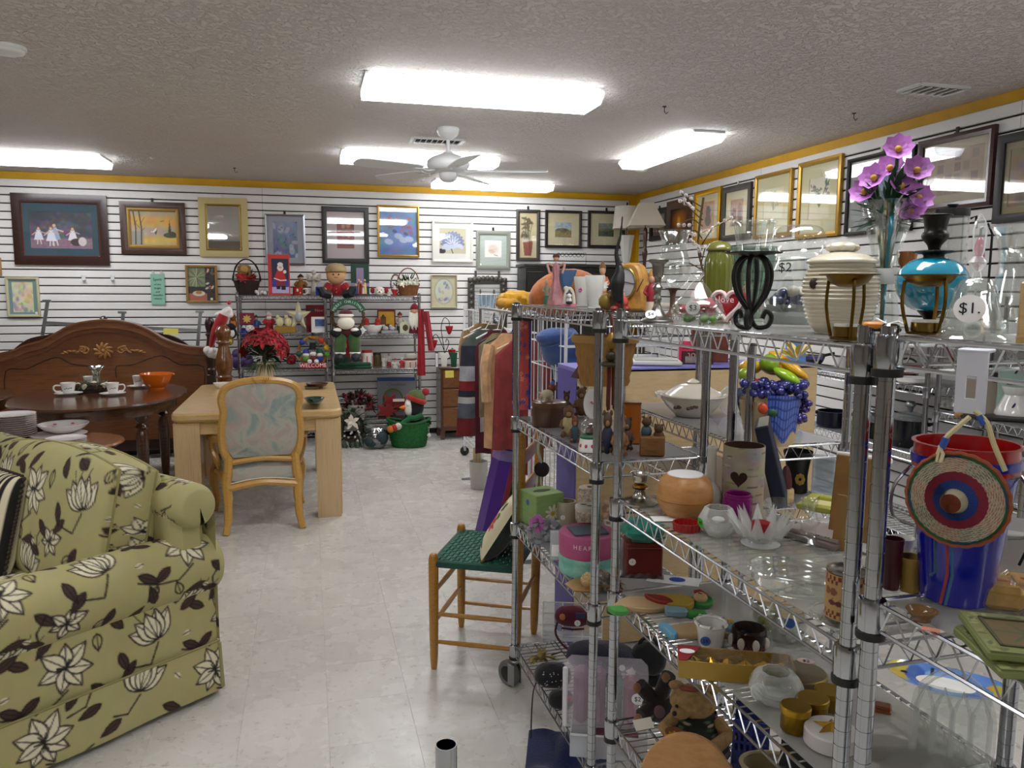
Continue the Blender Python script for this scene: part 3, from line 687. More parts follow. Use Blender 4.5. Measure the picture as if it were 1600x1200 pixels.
def sofa():
 t=thing('sofa','olive sofa printed with cream flowers and brown leaves','sofa',(-.364,3.105,0),math.radians(-140.5))
 xs=np.concatenate([np.linspace(-.05,.02,14),np.linspace(.024,.06,10),np.linspace(.064,.93,210),np.linspace(.94,.99,8)])
 ar=[(-.105+.125*math.cos(q),.512+.125*math.sin(q)*1.0) for q in np.linspace(-1.9,3.6,150)]
 P=roll_sweep((-.105,.512),ar,xs);fabric('arm_roll',P.transpose(1,0,2),.99,.69,t,(.0,.1),9)
 def side(z0,z1,y0,y1,x0=0.,x1=.97):return np.array([[(x,y0+(y1-y0)*k+.004*math.sin(x*17)*(1-k),z0+(z1-z0)*k) for x in np.linspace(x0,x1,230)] for k in np.linspace(0,1,55)])
 fabric('arm_panel',side(.21,.425,-.012,-.02),.97,.22,t,(.2,.35));fabric('skirt',side(.025,.215,.014,.002),.97,.19,t,(.42,.05))
 part('welt',G().tube([(0,.003,.217),(.97,.003,.217)],.004,6),mt('#968e5c',.9),t)
 def back(z0,z1):return np.array([[(-.001-.012*(1-k)*(z0<.1),y,z0+(z1-z0)*k) for y in np.linspace(.002,-1.9,200)] for k in np.linspace(0,1,50)])
 fabric('back_panel',back(.22,.72),1.9,.5,t);fabric('back_skirt',back(.025,.215),1.9,.19,t)
 part('skirt_pleat',G().tube([(.0,.012,.03),(.002,.006,.21)],[.009,.006],8),mt('#9a986a',.9),t)
 ys=np.concatenate([np.linspace(.03,-.03,12),np.linspace(-.034,-1.9,240)]);ar=[(.075+.085*math.cos(q),.765+.085*math.sin(q)) for q in np.linspace(4.4,-1.6,90)]
 P=roll_sweep((.075,.765),ar,ys,.06);P=np.stack([P[...,1],P[...,0],P[...,2]],-1);fabric('back_roll',P.transpose(1,0,2),1.9,.5,t,(.3,.3),10)
 def fill(x0,x1,y0,y1,z0,z1):return G().box(((x0+x1)/2,(y0+y1)/2,(z0+z1)/2),(x1-x0,y1-y0,z1-z0),b=.03)
 OLV=mt('#b0a874',.9)
 part('frame',fill(.01,.95,-1.9,-.03,.03,.30),OLV,t);part('back_core',fill(.02,.15,-1.88,-.02,.2,.76),OLV,t);part('arm_core',fill(.03,.93,-.19,-.03,.2,.5),OLV,t)
 def cushion(name,c,h,rot,off):
  """boxy pillow: h half sizes (thick, length, height)"""
  A=np.linspace(-1,1,150);B=np.linspace(-1,1,110);a,b=np.meshgrid(A,B);e=((1-np.abs(a)**5)*(1-np.abs(b)**5))**.5
  for sgn,nm in((1,name),(-1,name+'_back')):
   X=sgn*h[0]*(.42+.58*e*(1-.25*a*a));Y=a*h[1]*(1-.06*(1-e));Z=b*h[2]*(1-.05*b*(a*a))+(.03*(1-a*a))*(b>0)*b
   Q=np.stack([X,Y,Z],-1);R_=np.array(Ry(rot).to_3x3());Q=Q@R_.T+np.array(c)
   if sgn>0:Q=Q[:,::-1]
   o=fabric(nm,Q,h[1]*2,h[2]*2,t,off)
  rim=[(sgn_*h[0]*.42,y_,z_) for sgn_ in(1,-1) for(y_,z_) in()]
  n=560;ring=[]
  for k in range(n):
   q=2*PI*k/n;cx,cz=math.cos(q),math.sin(q);f=max(abs(cx),abs(cz));y_,z_=cx/f,cz/f;ring.append((y_*h[1]*.94,z_*h[2]*(1-.05*z_*y_*y_)+.03*(1-y_*y_)*(z_>0)*z_))
  Pn=np.array([[(h[0]*.42*s,y_,z_) for(y_,z_) in ring+ring[:1]] for s in np.linspace(-1,1,20)])@np.array(Ry(rot).to_3x3()).T+np.array(c)
  fabric(name+'_boxing',Pn,2.6,h[0]*.84,t,(off[0]+.1,off[1]))
  for s in(-1,1):part('piping',G().tube([tuple(np.array(Ry(rot).to_3x3())@np.array((h[0]*.42*s,y_,z_))+np.array(c)) for(y_,z_) in ring],.005,6,True),mt('#968e5c',.9),t)
 cushion('back_cushion',(.25,-.60,.67),(.17,.47,.25),-.22,(.33,.12))
 cushion('seat_cushion',(.58,-.66,.38),(.36,.44,.075),0,(.1,.4))
 tag_=part('price_tag',G().box((0,0,0),(.001,.05,.012)),STICK,t,T(.05,-.33,.845)@Ry(.5))
sofa()
def striped_pillow():
 p=np.array([-.364,3.105,0]);th=math.radians(-140.5);a=np.array([math.cos(th),math.sin(th),0]);b=np.array([-math.sin(th),math.cos(th),0]);c=p+a*.5-b*.83
 t=thing('throw_pillow','black and cream striped throw pillow with fringed edge on the sofa','pillow',(c[0],c[1],.46),th);c_=Cv(160,120,'#dcd2b4')
 for x in np.arange(0,1.34,.11):c_.rect(x,0,x+.045,1,'#17120f');c_.rect(x+.06,0,x+.07,1,'#4b2a22')
 for s in(1,-1):
  def fn(u,v,s=s):
   x,z=u*2-1,v*2-1;e=((1-x**4)*(1-z**4))**.5;return(s*.075*e,-s*x*.21,.2+z*.2)
  wrap('cover',c_,fn,80,60,t,.9,Ry(-.25))
 g=G()
 for k in range(90):
  q=2*PI*k/90;f=max(abs(math.cos(q)),abs(math.sin(q)));y,z=math.cos(q)/f*.21,.2+math.sin(q)/f*.2;g.ell((0,y,z),(.008,.009,.009),6,5)
 part('fringe',g,mt('#3a2c22',.9),t,Ry(-.25))
striped_pillow()
# ================ dining table and armchair
OAKP=wood('#d3b27c','#c39d64',.3,(2.5,2.5,26),.5);OAKW=wood('#cdb287','#bf9f70',.35,(30,30,1.2),.3,3.);OAKC=wood('#c8994c','#b5853a',.35,(6,6,30),.4)
def rr(w_,d,r,n=5):
 out=[]
 for(sx,sy,a) in((1,1,0),(-1,1,PI/2),(-1,-1,PI),(1,-1,3*PI/2)):
  for k in range(n+1):q=a+PI/2*k/n;out.append((sx*(w_/2-r)+r*math.cos(q),sy*(d/2-r)+r*math.sin(q)))
 return out
def slab(g,w_,d,r,z0,z1,b=.012,M=None):
 mm=(M or Matrix.Identity(4))@T(0,0,z0)@Rx(PI/2);pts=rr(w_,d,r)
 return g.prism([(x,-y) for x,y in pts],z1-z0,(M or Matrix.Identity(4))@T(0,0,z0)@Matrix(((1,0,0,0),(0,0,-1,0),(0,1,0,0),(0,0,0,1))),b)
def dining():
 t=thing('dining_table','pale whitewashed dining table with thick fluted legs and gold edge line','table',(-.335,6.22,0))
 W,D=1.09,1.62;part('tabletop',slab(G(),W,D,.07,.70,.757,.014),OAKP,t);part('gold_band',slab(G(),W-.03,D-.03,.06,.690,.70,.001),metal('#c8a860',.25),t)
 g=G()
 for s in(-1,1):g.box((0,s*(D/2-.055),.65),(W-.2,.03,.085),b=.004);g.box((s*(W/2-.055),0,.65),(.03,D-.2,.085),b=.004)
 part('apron',g,OAKP,t)
 for sx in(-1,1):
  for sy in(-1,1):
   pts=[(-.075,-.075),(.05,-.075)]
   for k in range(7):q=-PI/2+PI/2*k/6;pts.append((.035+.05*math.cos(q),-.03+.05*math.sin(q)))
   pts+=[(.085,.075)]
   for k in range(8):pts+=[(.075-.02*k,.075+.004*(k%2))] if k<7 else[(-.075,.075)]
   g=G().add([(x*sx,y*sy,z) for z in(0,.69) for x,y in pts],[(i,(i+1)%len(pts),len(pts)+(i+1)%len(pts),len(pts)+i) for i in range(len(pts))]+[tuple(range(len(pts))),tuple(range(len(pts),2*len(pts)))])
   for k in range(4):g.tube([(sx*.088,sy*(-.055+.03*k),.01),(sx*.088,sy*(-.055+.03*k),.68)],.006,6);g.tube([(sx*(-.05+.03*k),sy*-.077,.01),(sx*(-.05+.03*k),sy*-.077,.68)],.004,6)
   part('leg',g,OAKW,t,T(sx*(W/2-.10),sy*(D/2-.10),0))
dining()
def wcolor():
 q=NT('watercolour_cloth');q.b.inputs['Roughness'].default_value=.85;v=q.co((1,1,1));n=q.n('ShaderNodeTexNoise');n.inputs['Scale'].default_value=5.5;n.inputs['Detail'].default_value=8;n.inputs['Distortion'].default_value=1.1
 q.l(v,n.inputs['Vector']);q.l(q.ramp(n.outputs[0],[(.3,'#74888a'),(.42,'#93a09a'),(.5,'#b2b0a4'),(.58,'#b3a197'),(.68,'#94a29e')]),q.b.inputs['Base Color']);q.bump(q.noise(v,300,2),.2);return q.m
WCL=wcolor()
def armchair():
 a=math.radians(6.5);t=thing('armchair','carved oak open armchair with green and pink marbled upholstery','armchair',(-.31,5.27,0),a)
 sx=.235
 out=[(-.19,.46),(-.225,.52),(-.24,.62),(-.235,.72),(-.225,.80),(-.235,.88),(-.21,.945),(-.15,.975),(-.07,.99),(0,.995)]
 right=smooth_poly(out,4);loop=[(x,z) for x,z in right]+[(-x,z) for x,z in right[::-1][1:]]
 y=lambda z:-.11*max(z-.45,0)/.55
 g=G().tube([(x,y(z),z) for x,z in loop],.024,8,flat=1.15);part('back_frame',g,OAKC,t)
 part('lower_rail',G().tube(smooth_poly([(-.2,y(.47),.455),(-.1,y(.47),.468),(0,y(.47),.475),(.1,y(.47),.468),(.2,y(.47),.455)],3),.021,8),OAKC,t)
 g=G()
 for x in(-.055,-.045,.02,.035,.05):g.tube([(x*.6,y(1)-.026,.975),(x,y(1)-.02,1.01)],.003,5)
 part('crest_carving',g,mt('#a5772f',.5),t)
 inner=[(x*.93,.49+(z-.46)*.955) for x,z in loop];n=len(inner);cz=.73
 def bp(s):
  rows=[]
  for k in np.linspace(1,0,9):rows.append([(x*k,y(cz+(z-cz)*k)+s*(.012+.02*(1-k**4)),cz+(z-cz)*k) for x,z in inner+inner[:1]])
  return rows
 for s,nm in((-1,'back_panel'),(1,'back_panel')):
  R_=bp(s);g=G();m_=n+1;g.add([p for r_ in R_ for p in r_],[(j*m_+i,j*m_+i+1,j*m_+m_+i+1,j*m_+m_+i) for j in range(8) for i in range(n)]);part(nm,g,WCL,t,ang=0).data.polygons.foreach_set('use_smooth',[True]*(8*n))
  # seat
 def seatfn(u,v):
  yy=-.01+.54*v;w_=.215+.06*v;x=(u*2-1);return(x*w_,yy,.405+.045*((1-x**4)*(1-(2*v-1)**4))**.5)
 part('seat',G().grid(seatfn,18,16).grid(lambda u,v:((1-u*2)*(.215+.06*v),-.01+.54*v,.335),4,4),WCL,t)
 g=G();per=[(-.215,-.01),(.215,-.01),(.275,.53),(-.275,.53),(-.215,-.01)]
 for p,q in zip(per[:-1],per[1:]):g.add([(p[0],p[1],.335),(q[0],q[1],.335),(q[0],q[1],.412),(p[0],p[1],.412)],[(0,1,2,3)])
 part('seat_border',g,WCL,t)
 g=G()
 for p,q in zip(per[:-1],per[1:]):g.tube(smooth_poly([(p[0],p[1],.29),((p[0]*.7+q[0]*.3),(p[1]*.7+q[1]*.3),.31),((p[0]+q[0])/2,(p[1]+q[1])/2,.318),((p[0]*.3+q[0]*.7),(p[1]*.3+q[1]*.7),.31),(q[0],q[1],.29)],3),.026,8)
 part('seat_rail',g,OAKC,t);part('piping',G().tube([(x,-.022,z) for x,z in((-.2,.322),(-.1,.34),(0,.346),(.1,.34),(.2,.322))],.004,6),mt('#d8d4c6',.8),t)
 for s in(-1,1):
  part('leg',G().tube(smooth_poly([(s*.205,y(.5),.5),(s*.212,-.012,.40),(s*.222,-.005,.32),(s*.218,-.012,.22),(s*.222,-.04,.09),(s*.238,-.075,.0)],4),[.028]*5+[.031]*4+[.03]*4+[.026]*4+[.022]*4,8),OAKC,t)
  part('leg',G().tube(smooth_poly([(s*.275,.53,.36),(s*.30,.555,.30),(s*.295,.55,.2),(s*.285,.535,.09),(s*.30,.56,.0)],4),[.03]*5+[.034]*4+[.026]*4+[.022]*4,8),OAKC,t)
  part('arm',G().tube(smooth_poly([(s*.232,y(.6),.60),(s*.25,.06,.60),(s*.275,.16,.58),(s*.295,.26,.575),(s*.31,.32,.58),(s*.315,.345,.56)],3),[.02]*6+[.024]*7+[.03,.03,.02],8),OAKC,t)
  part('arm_support',G().tube(smooth_poly([(s*.262,.33,.36),(s*.275,.30,.42),(s*.30,.33,.49),(s*.303,.31,.56)],4),.021,8),OAKC,t)
armchair()
# ================ bed parts against the back wall
MAH=wood('#85532f','#6a3f22',.32,(1.2,1.2,14),.5,3.);MAHD=wood('#34170f','#220d09',.3,(2,2,14),.6);CARV=wood('#a8743c','#8a5a2c',.4,(8,8,8),.3)
def headboard():
 Y0=7.72;pts=[(-70,566),(-20,560),(20,552),(42,543),(70,535),(90,524),(118,510),(162,504),(206,509),(236,521),(256,533),(280,542),(302,546),(334,547)]
 W3=[at_y(x,y,Y0) for x,y in pts];top=smooth_poly([(p[0],p[2]) for p in W3],4);x0,x1=top[0][0],top[-1][0];xc=(x0+x1)/2
 t=thing('headboard','wide arched walnut headboard with carved shell and scrolls','headboard',(xc,Y0,0));top=[(x-xc,z) for x,z in top]
 x0-=xc;x1-=xc;part('panel',G().prism([(x0,.18)]+top+[(x1,.18)],.05),MAH,t)
 def band(o0,o1,y0,d):
  a=[(x,z-o0) for x,z in top];b=[(x,z-o1) for x,z in top][::-1];return G().prism([(-1e-4,0)] and a+b,d,T(0,y0,0))
 def strip(o0,o1,y0,d):
  g=G();v=[];f=[]
  for(x,z) in top:v+=[(x,y0,z-o0),(x,y0+d,z-o0),(x,y0+d,z-o1),(x,y0,z-o1)]
  for i in range(len(top)-1):
   for k in range(4):f.append((4*i+k,4*i+(k+1)%4,4*i+4+(k+1)%4,4*i+4+k))
  return g.add(v,f)
 part('top_moulding',strip(-.015,.045,-.045,.10),MAH,t);part('inner_moulding',strip(.045,.085,-.022,.05),MAH,t);part('cap_moulding',strip(-.03,-.015,-.055,.12),MAH,t)
 C0=at_y(162,548,Y0)-np.array([xc,Y0,0]);g=G()
 for k in range(10):a=2*PI*k/10;g.ell((C0[0]+.045*math.cos(a),-.012,C0[2]+.04*math.sin(a)),(.042,.014,.016),8,6,Ry(-a+.5))
 g.ell((C0[0],-.016,C0[2]),(.02,.014,.02),10,7);part('carved_rosette',g,CARV,t)
 for s in(-1,1):
  g=G();q=lambda k:(C0[0]+s*(.115+.045*k),C0[2])
  for th0,r0,cx_,cz_ in((0,.045,.15,.0),(1.,.032,.17,.012)):
   g.tube([(C0[0]+s*(cx_+.0+r0*(1-k/22)*math.cos(th0+k*.42)),-.01,C0[2]+cz_+r0*.9*(1-k/22)*math.sin(th0+k*.42)) for k in range(20)],.010,6)
  for k in range(4):g.ell((C0[0]+s*(.21+.032*k),-.008,C0[2]-.012+.012*math.sin(k)),(.025,.012,.012),8,6,Ry(s*(.5-.3*k)))
  g.ell((C0[0]+s*.33,-.008,C0[2]-.02),(.02,.01,.01),8,6);part('carved_scroll',g,CARV,t)
  L=[((9,630)),(9,580),(40,577),(60,568),(84,559),(96,560),(112,568),(142,572)] if s<0 else[(182,590),(182,572),(205,570),(225,563),(248,556),(262,559),(282,570),(318,573),(318,610)]
  w3=[at_y(x,y,Y0) for x,y in L];part('panel_groove',G().tube(smooth_poly([(p[0]-xc,.0,p[2]) for p in w3],3),.0045,6),mt('#2a140c',.6),t)
 for sgn in(-1,1):part('leg',G().box((sgn*(x1-.06),.03,.1),(.09,.05,.2)),MAH,t)
 part('bottom_rail',G().box((0,.03,.16),(x1*2-.1,.05,.16),b=.005),MAHD,t)
 return t
headboard()
def dark_headboard():
 Y0=7.93;pts=[(14,552),(30,538),(48,528),(80,522),(110,516),(161,512),(215,516),(250,520),(272,526),(290,536),(302,546)]
 top=smooth_poly([(p[0],p[2]) for p in(at_y(x,y,Y0) for x,y in pts)],3);xc=(top[0][0]+top[-1][0])/2
 t=thing('dark_headboard','dark mahogany arched headboard with ball finial behind the walnut one','headboard',(xc,Y0,0));top=[(x-xc,z) for x,z in top]
 part('panel',G().prism([(top[0][0],.0)]+top+[(top[-1][0],.0)],.045,None,.008),MAHD,t)
 c=at_y(161,499,Y0);part('finial',G().lathe(sprof([(.02,0),(.025,.015),(.012,.03),(.034,.055),(.036,.075),(.02,.1),(0,.108)],3),16),MAHD,t,T(c[0]-xc,.02,c[2]-.075))
 for sx_ in(top[0][0]+.04,top[-1][0]-.04):part('foot',G().box((sx_,.02,.05),(.07,.05,.1),b=.006),MAHD,t)
dark_headboard()
one('price_note',G().box((0,0,0),(.125,.0012,.055)),mt('#e8e06a',.8),'yellow handwritten paper note taped to the walnut headboard edge','note',at_y(267,518,7.655)).rotation_euler=(-.1,.05,0)
def bed_frame():
 RAIL=metal('#b4bac0',.28);b0=at_y(64,560,8.15);t=thing('metal_bedstead','folded grey steel angle-iron bed frame leaning on the slatted wall','bed frame',(-1.7,8.15,0))
 def rail(p,q,nm='rail'):
  a=at_y(*p,8.16);b=at_y(*q,8.16);a=(a[0]+1.7,a[1]-8.15,a[2]);b=(b[0]+1.7,b[1]-8.15,b[2]);d=Vector(b)-Vector(a);u=Vector((0,1,0));s=d.cross(u).normalized()*.016;g=G()
  for off,th in((s*.5,(s,u*.002)),(s*0,(s*.12,u*.016))):
   A,B=Vector(a)+off,Vector(b)+off;e,h=th
   g.add([tuple(P+e*i+h*j) for P in(A,B) for i,j in((-1,-1),(1,-1),(1,1),(-1,1))],[(0,1,5,4),(1,2,6,5),(2,3,7,6),(3,0,4,7),(0,3,2,1),(4,5,6,7)])
  part(nm,g,RAIL,t,ang=0)
 rail((73,470),(38,703));rail((191,488),(184,699));rail((312,487),(294,695));rail((72,506),(310,518),'cross_rail');rail((52,600),(303,612),'cross_rail')
 for p in((73,470),(191,488),(312,487)):
  a=at_y(*p,8.15);part('end_plate',G().box((a[0]+1.7,0,a[2]),(.075,.02,.022),b=.003),RAIL,t)
bed_frame()
TURN=sprof([(.052,0),(.052,.42),(.05,.43),(.042,.44),(.05,.46),(.056,.48),(.045,.50),(.05,.52),(.05,.68),(.054,.69),(.056,.70),(.045,.715),(.055,.76),(.058,.82),(.048,.88),(.04,.92),(.036,.95),(.05,.965),(.05,.975),(.036,.985),(.05,1.03),(.052,1.06),(.03,1.10),(0,1.105)],3)
def bed_post(px,pyt,Y0,label,mat,s,k=1.):
 top=at_y(px,pyt,Y0);h=float(top[2]);t=thing('bed_post',label,'bed post',(top[0],Y0,0));cut=.60/1.105
 part('lower_post',G().box((0,0,h*.3),(.1*s,.1*s,h*.6),b=.006),mat,t)
 part('turned_post',G().lathe([(r*s,z/1.105*h) for r,z in TURN if z>.6],20),mat,t)
 if k>1:part('side_rail',G().box((-.24,.02,.62),(.42,.03,.16),b=.004),mat,t)
 return h,top
h,tp=bed_post(348,508,7.35,'thick honey-brown turned wooden bed post beside the poinsettia',wood('#7a4a22','#5a3214',.25,(4,4,18),.8),1.25)
h2,tp2=bed_post(327,495,7.62,'slim black-brown turned bed post with a ball top',MAHD,.8)
def santa_hat():
 P=[at_y(x,y,7.5) for x,y in((357,485),(350,492),(344,505),(336,520),(331,536),(329,545))];t=thing('santa_hat','red and white santa hat draped over the bed post tops','hat',P[-1])
 L=[tuple(p-P[-1]) for p in P];part('hat_body',G().tube(smooth_poly(L[1:],4),[.07,.075,.08,.085,.085,.08,.075,.07,.06,.055,.05,.045,.04,.035,.03,.028,.025][:17],12,flat=.6),cloth('#b01018'),t)
 g=G()
 for k in range(7):a=np.array(L[0])*(1-k/6)+np.array(L[1])*k/6;g.ell(tuple(a),(.035+.008*k,.03,.035),8,6)
 part('fur_cuff',g,mt('#ece8e2',.95,bump=.6,bs=80),t)
 g=G()
 for k in range(9):g.ell((random.uniform(-.05,.05),random.uniform(-.03,.03),random.uniform(-.05,.0)),.04,8,6)
 part('pompom',g,mt('#f0eee9',.95,bump=.6,bs=80),t)
 part('jingle_bell',G().ell(tuple(at_y(358,473,7.5)-P[-1]),.018,10,8),mt('#c03038',.4),t)
santa_hat()
# ================ tables on the left
DTAB=wood('#5c3823','#452618',.18,(2,2,10),.8);OTAB=wood('#a05e2a','#84491c',.25,(3,3,12),.7)
LEGP=sprof([(.018,0),(.024,.03),(.03,.12),(.036,.3),(.038,.45),(.028,.5),(.04,.52),(.026,.55),(.04,.58),(.04,.70)],3)
def oval_table(name,label,c,rx,ry,z,mat,legs,rz=0.,lp=1.):
 t=thing(name,label,'table',(c[0],c[1],0),rz)
 part('tabletop',G().lathe([(0,z-.032),(.93,z-.032),(.97,z-.022),(1,z-.012),(.985,z),(0,z)],56,sx=rx,sy=ry),mat,t)
 part('apron',G().lathe([(.86,z-.11),(.86,z-.03)],48,sx=rx,sy=ry,cap=False).lathe([(.83,z-.03),(.83,z-.11)],48,sx=rx,sy=ry,cap=False),mat,t)
 for x,y in legs:part('leg',G().lathe([(r*lp,q/.7*(z-.03)) for r,q in LEGP],16),mat,t,T(x,y,0))
 return t
oval_table('oval_table','glossy dark oval dining table with turned legs',(-1.55,6.62),.60,.80,.745,DTAB,((.36,-.28),(.34,.36),(-.34,-.36),(-.36,.36)),-.1,1.15)
oval_table('oval_side_table','low orange-brown oval side table holding dishes',(-1.62,5.42),.46,.36,.60,OTAB,((.3,-.18),(.3,.18),(-.3,-.18),(-.3,.18)),.1,.8)
oval_table('round_table','small dark round table with rounded edge left of the dark oval table',(-2.62,6.75),.42,.42,.745,DTAB,((.2,-.2),(.2,.2),(-.2,-.2),(-.2,.2)))
# ================ chrome wire shelving
_SM={}
def shelf_meshes(L,D,fine):
 k=(L,D,fine)
 if k in _SM:return _SM[k]
 w1,w2,n=(.0032,.0019,6) if fine else(.0035,.0022,4)
 def truss(p,q):
  g=G();p,q=Vector(p),Vector(q);Ln=(q-p).length;m_=max(4,int(Ln/.05));d=(q-p)/m_
  g.tube([p,q],w1,n);g.tube([p-Vector((0,0,.04)),q-Vector((0,0,.04))],w1,n);z=[]
  for i in range(m_):
   a=p+d*i;z+=[a-Vector((0,0,.038))+d*.12,a+d*.42-Vector((0,0,.003)),a+d*.62-Vector((0,0,.003))]
  g.tube(z+[q-Vector((0,0,.038))],w2,4);return g
 i=.014
 ends=[truss((i,0,0),(L-i,0,0)),truss((i,D,0),(L-i,D,0)),truss((0,i,0),(0,D-i,0)),truss((L,i,0),(L,D-i,0))]
 g=G();m_=int(L/(.026 if fine else .04))
 for k2 in range(1,m_):x=L*k2/m_;g.tube([(x,0,.001),(x,D,.001)],w2,4)
 for y in(D*.25,D*.5,D*.75):g.tube([(0,y,-.004),(L,y,-.004)],w1,n)
 col=G()
 col.lathe([(.0185,-.052),(.0195,-.05),(.0205,-.002),(.0195,.004),(.0135,.005)],14,cap=False);ring=G().lathe([(.0215,-.056),(.0215,-.045),(.016,-.044)],14)
 lin_=G().box((L/2,D/2,.0035),(L-.03,D-.03,.0015))
 r=([mesh('truss_rail',e,WIRE) for e in ends],mesh('wire_deck',g,WIRE),mesh('collar',col,CHROME),mesh('collar_ring',ring,BLACK),lin_)
 _SM[k]=r;return r
LINER=film('#98989a',.8,.12);CLEARL=film('#a6a49c',.58,.1)
def wire_unit(name,label,loc,rz,L,D,H,levels,caster=None,fine=True,liners=(),z0=.0,posts=(0,1,2,3),group='chrome wire shelving units',lm=None):
 t=thing(name,label,'shelf',loc,rz,group);tr,deck,col,ring,lin_=shelf_meshes(L,D,fine)
 pr=[]
 if fine:
  z=z0;
  while z<H-.01:pr+=[(.0127,z),(.0127,z+.0232),(.0119,z+.0235),(.0119,z+.0252)];z+=.0254
  pr+=[(.0127,z),(.0127,H),(.008,H+.003),(0,H+.003)];pm=mesh('post',G().lathe(pr,14),CHROME,30)
 else:pm=mesh('post',G().lathe([(.0135,z0),(.0135,H),(0,H+.004)],10),CHROME)
 for k,(x,y) in enumerate(((0,0),(L,0),(L,D),(0,D))):
  if k in posts:part('post',pm,None,t,T(x,y,0))
 for i,z in enumerate(levels):
  s=part('wire_shelf',deck,None,t,T(0,0,z))
  for e in tr:part('truss_rail',e,None,s)
  for(x,y) in((0,0),(L,0),(L,D),(0,D)):c=part('collar',col,None,s,T(x,y,0));
  if fine:
   for(x,y) in((0,0),(L,0)):part('collar_ring',ring,None,s,T(x,y,0))
  if i in liners:part('shelf_liner',lin_,lm or LINER,s)
 if caster:
  for(x,y) in((0,0),(L,0),(L,D),(0,D)):
   c=part('caster',G().lathe([(.016,.105),(.02,.115),(.012,.13)],12).box((0,.02,.06),(.035,.003,.085),b=.001).box((0,-.02,.06),(.035,.003,.085),b=.001),STEEL,t,T(x,y,0)@Rz(.5))
   M_=T(-.03,0,.052)@Rx(PI/2);part('wheel',G().lathe([(.032,-.014),(.046,-.016),(.052,-.008),(.052,.008),(.046,.016),(.032,.014)],22,M_),mt('#6c6c66',.7),c);part('hub',G().lathe([(0,-.017),(.032,-.015),(.032,.015),(0,.017)],18,M_),mt('#1c1c1e',.6),c)
 else:
  for(x,y) in((0,0),(L,0),(L,D),(0,D)):part('foot',G().lathe([(.014,0),(.014,.012),(.009,.02),(.009,.03)],10),BLACK,t,T(x,y,0))
 return t
def st(s,t_,z=0.):return MLP+SXY*s+TXY*t_+np.array([0,0,z])
ZM,ZR,ZQ,ZN=(1.515,1.09,.673,.177),(1.497,1.025,.768,.399),(1.513,1.12,.745,.37),(1.50,1.12,.93,.30)
DP=.335
wire_unit('wire_shelf_unit','chrome wire shelf unit on casters beside the green-seated chair',st(0,0),A0,.82,DP,1.52,ZM,True,liners=(0,1,2),z0=.13)
wire_unit('wire_shelf_unit','chrome wire shelf unit holding the lotus candle holder and mermaid plaques',st(.965,0),A0,.90,DP,1.525,ZR,None,liners=(0,1,2),z0=.03,lm=CLEARL)
wire_unit('wire_shelf_unit','chrome wire shelf unit holding the blue bucket and woven hanging',st(1.912,0),A0,.90,DP,1.53,ZQ,None,liners=(0,1,2),z0=.03,lm=CLEARL)
wire_unit('wire_shelf_unit','chrome wire shelf unit holding the tureen and fruit basket jar',st(-.03,.45),A0,.90,DP,1.42,ZN[1:],None,liners=(0,1),z0=.03)
wire_unit('wall_shelf_unit','chrome shelf unit by the right wall holding pots',(3.14,4.55,0),A0-.02,1.12,.40,1.55,(1.35,1.07,.70,.25),None,False,(0,1,2),.03)
wire_unit('wall_shelf_unit','chrome shelf unit by the right wall holding the white teapot',(3.15,3.36,0),A0-.02,1.12,.40,1.55,(1.35,.955,.60,.25),None,False,(0,1,2),.03)
# shelves with the Christmas goods
XA=[float(at_y(440,y,7.96)[2]) for y in(462,521,574)]+[.48,.15]
XB=[float(at_y(590,y,7.96)[2]) for y in(463,522,577)]+[.235]
XAx0,XAx1=float(at_y(372,500,7.96)[0]),float(at_y(509,500,7.96)[0]);XBx0,XBx1=float(at_y(519,500,7.96)[0]),float(at_y(655,500,7.96)[0])
wire_unit('wire_shelf_unit','chrome wire shelf unit of Christmas goods behind the poinsettia',(XAx0,7.96,0),0,XAx1-XAx0,.34,XA[0]+.03,XA,None,False,(0,1,2),.03)
wire_unit('wire_shelf_unit','chrome wire shelf unit of Christmas goods above the penguin basket',(XBx0,7.96,0),0,XBx1-XBx0,.34,XB[0]+.03,XB,None,False,(0,1,2),.03)
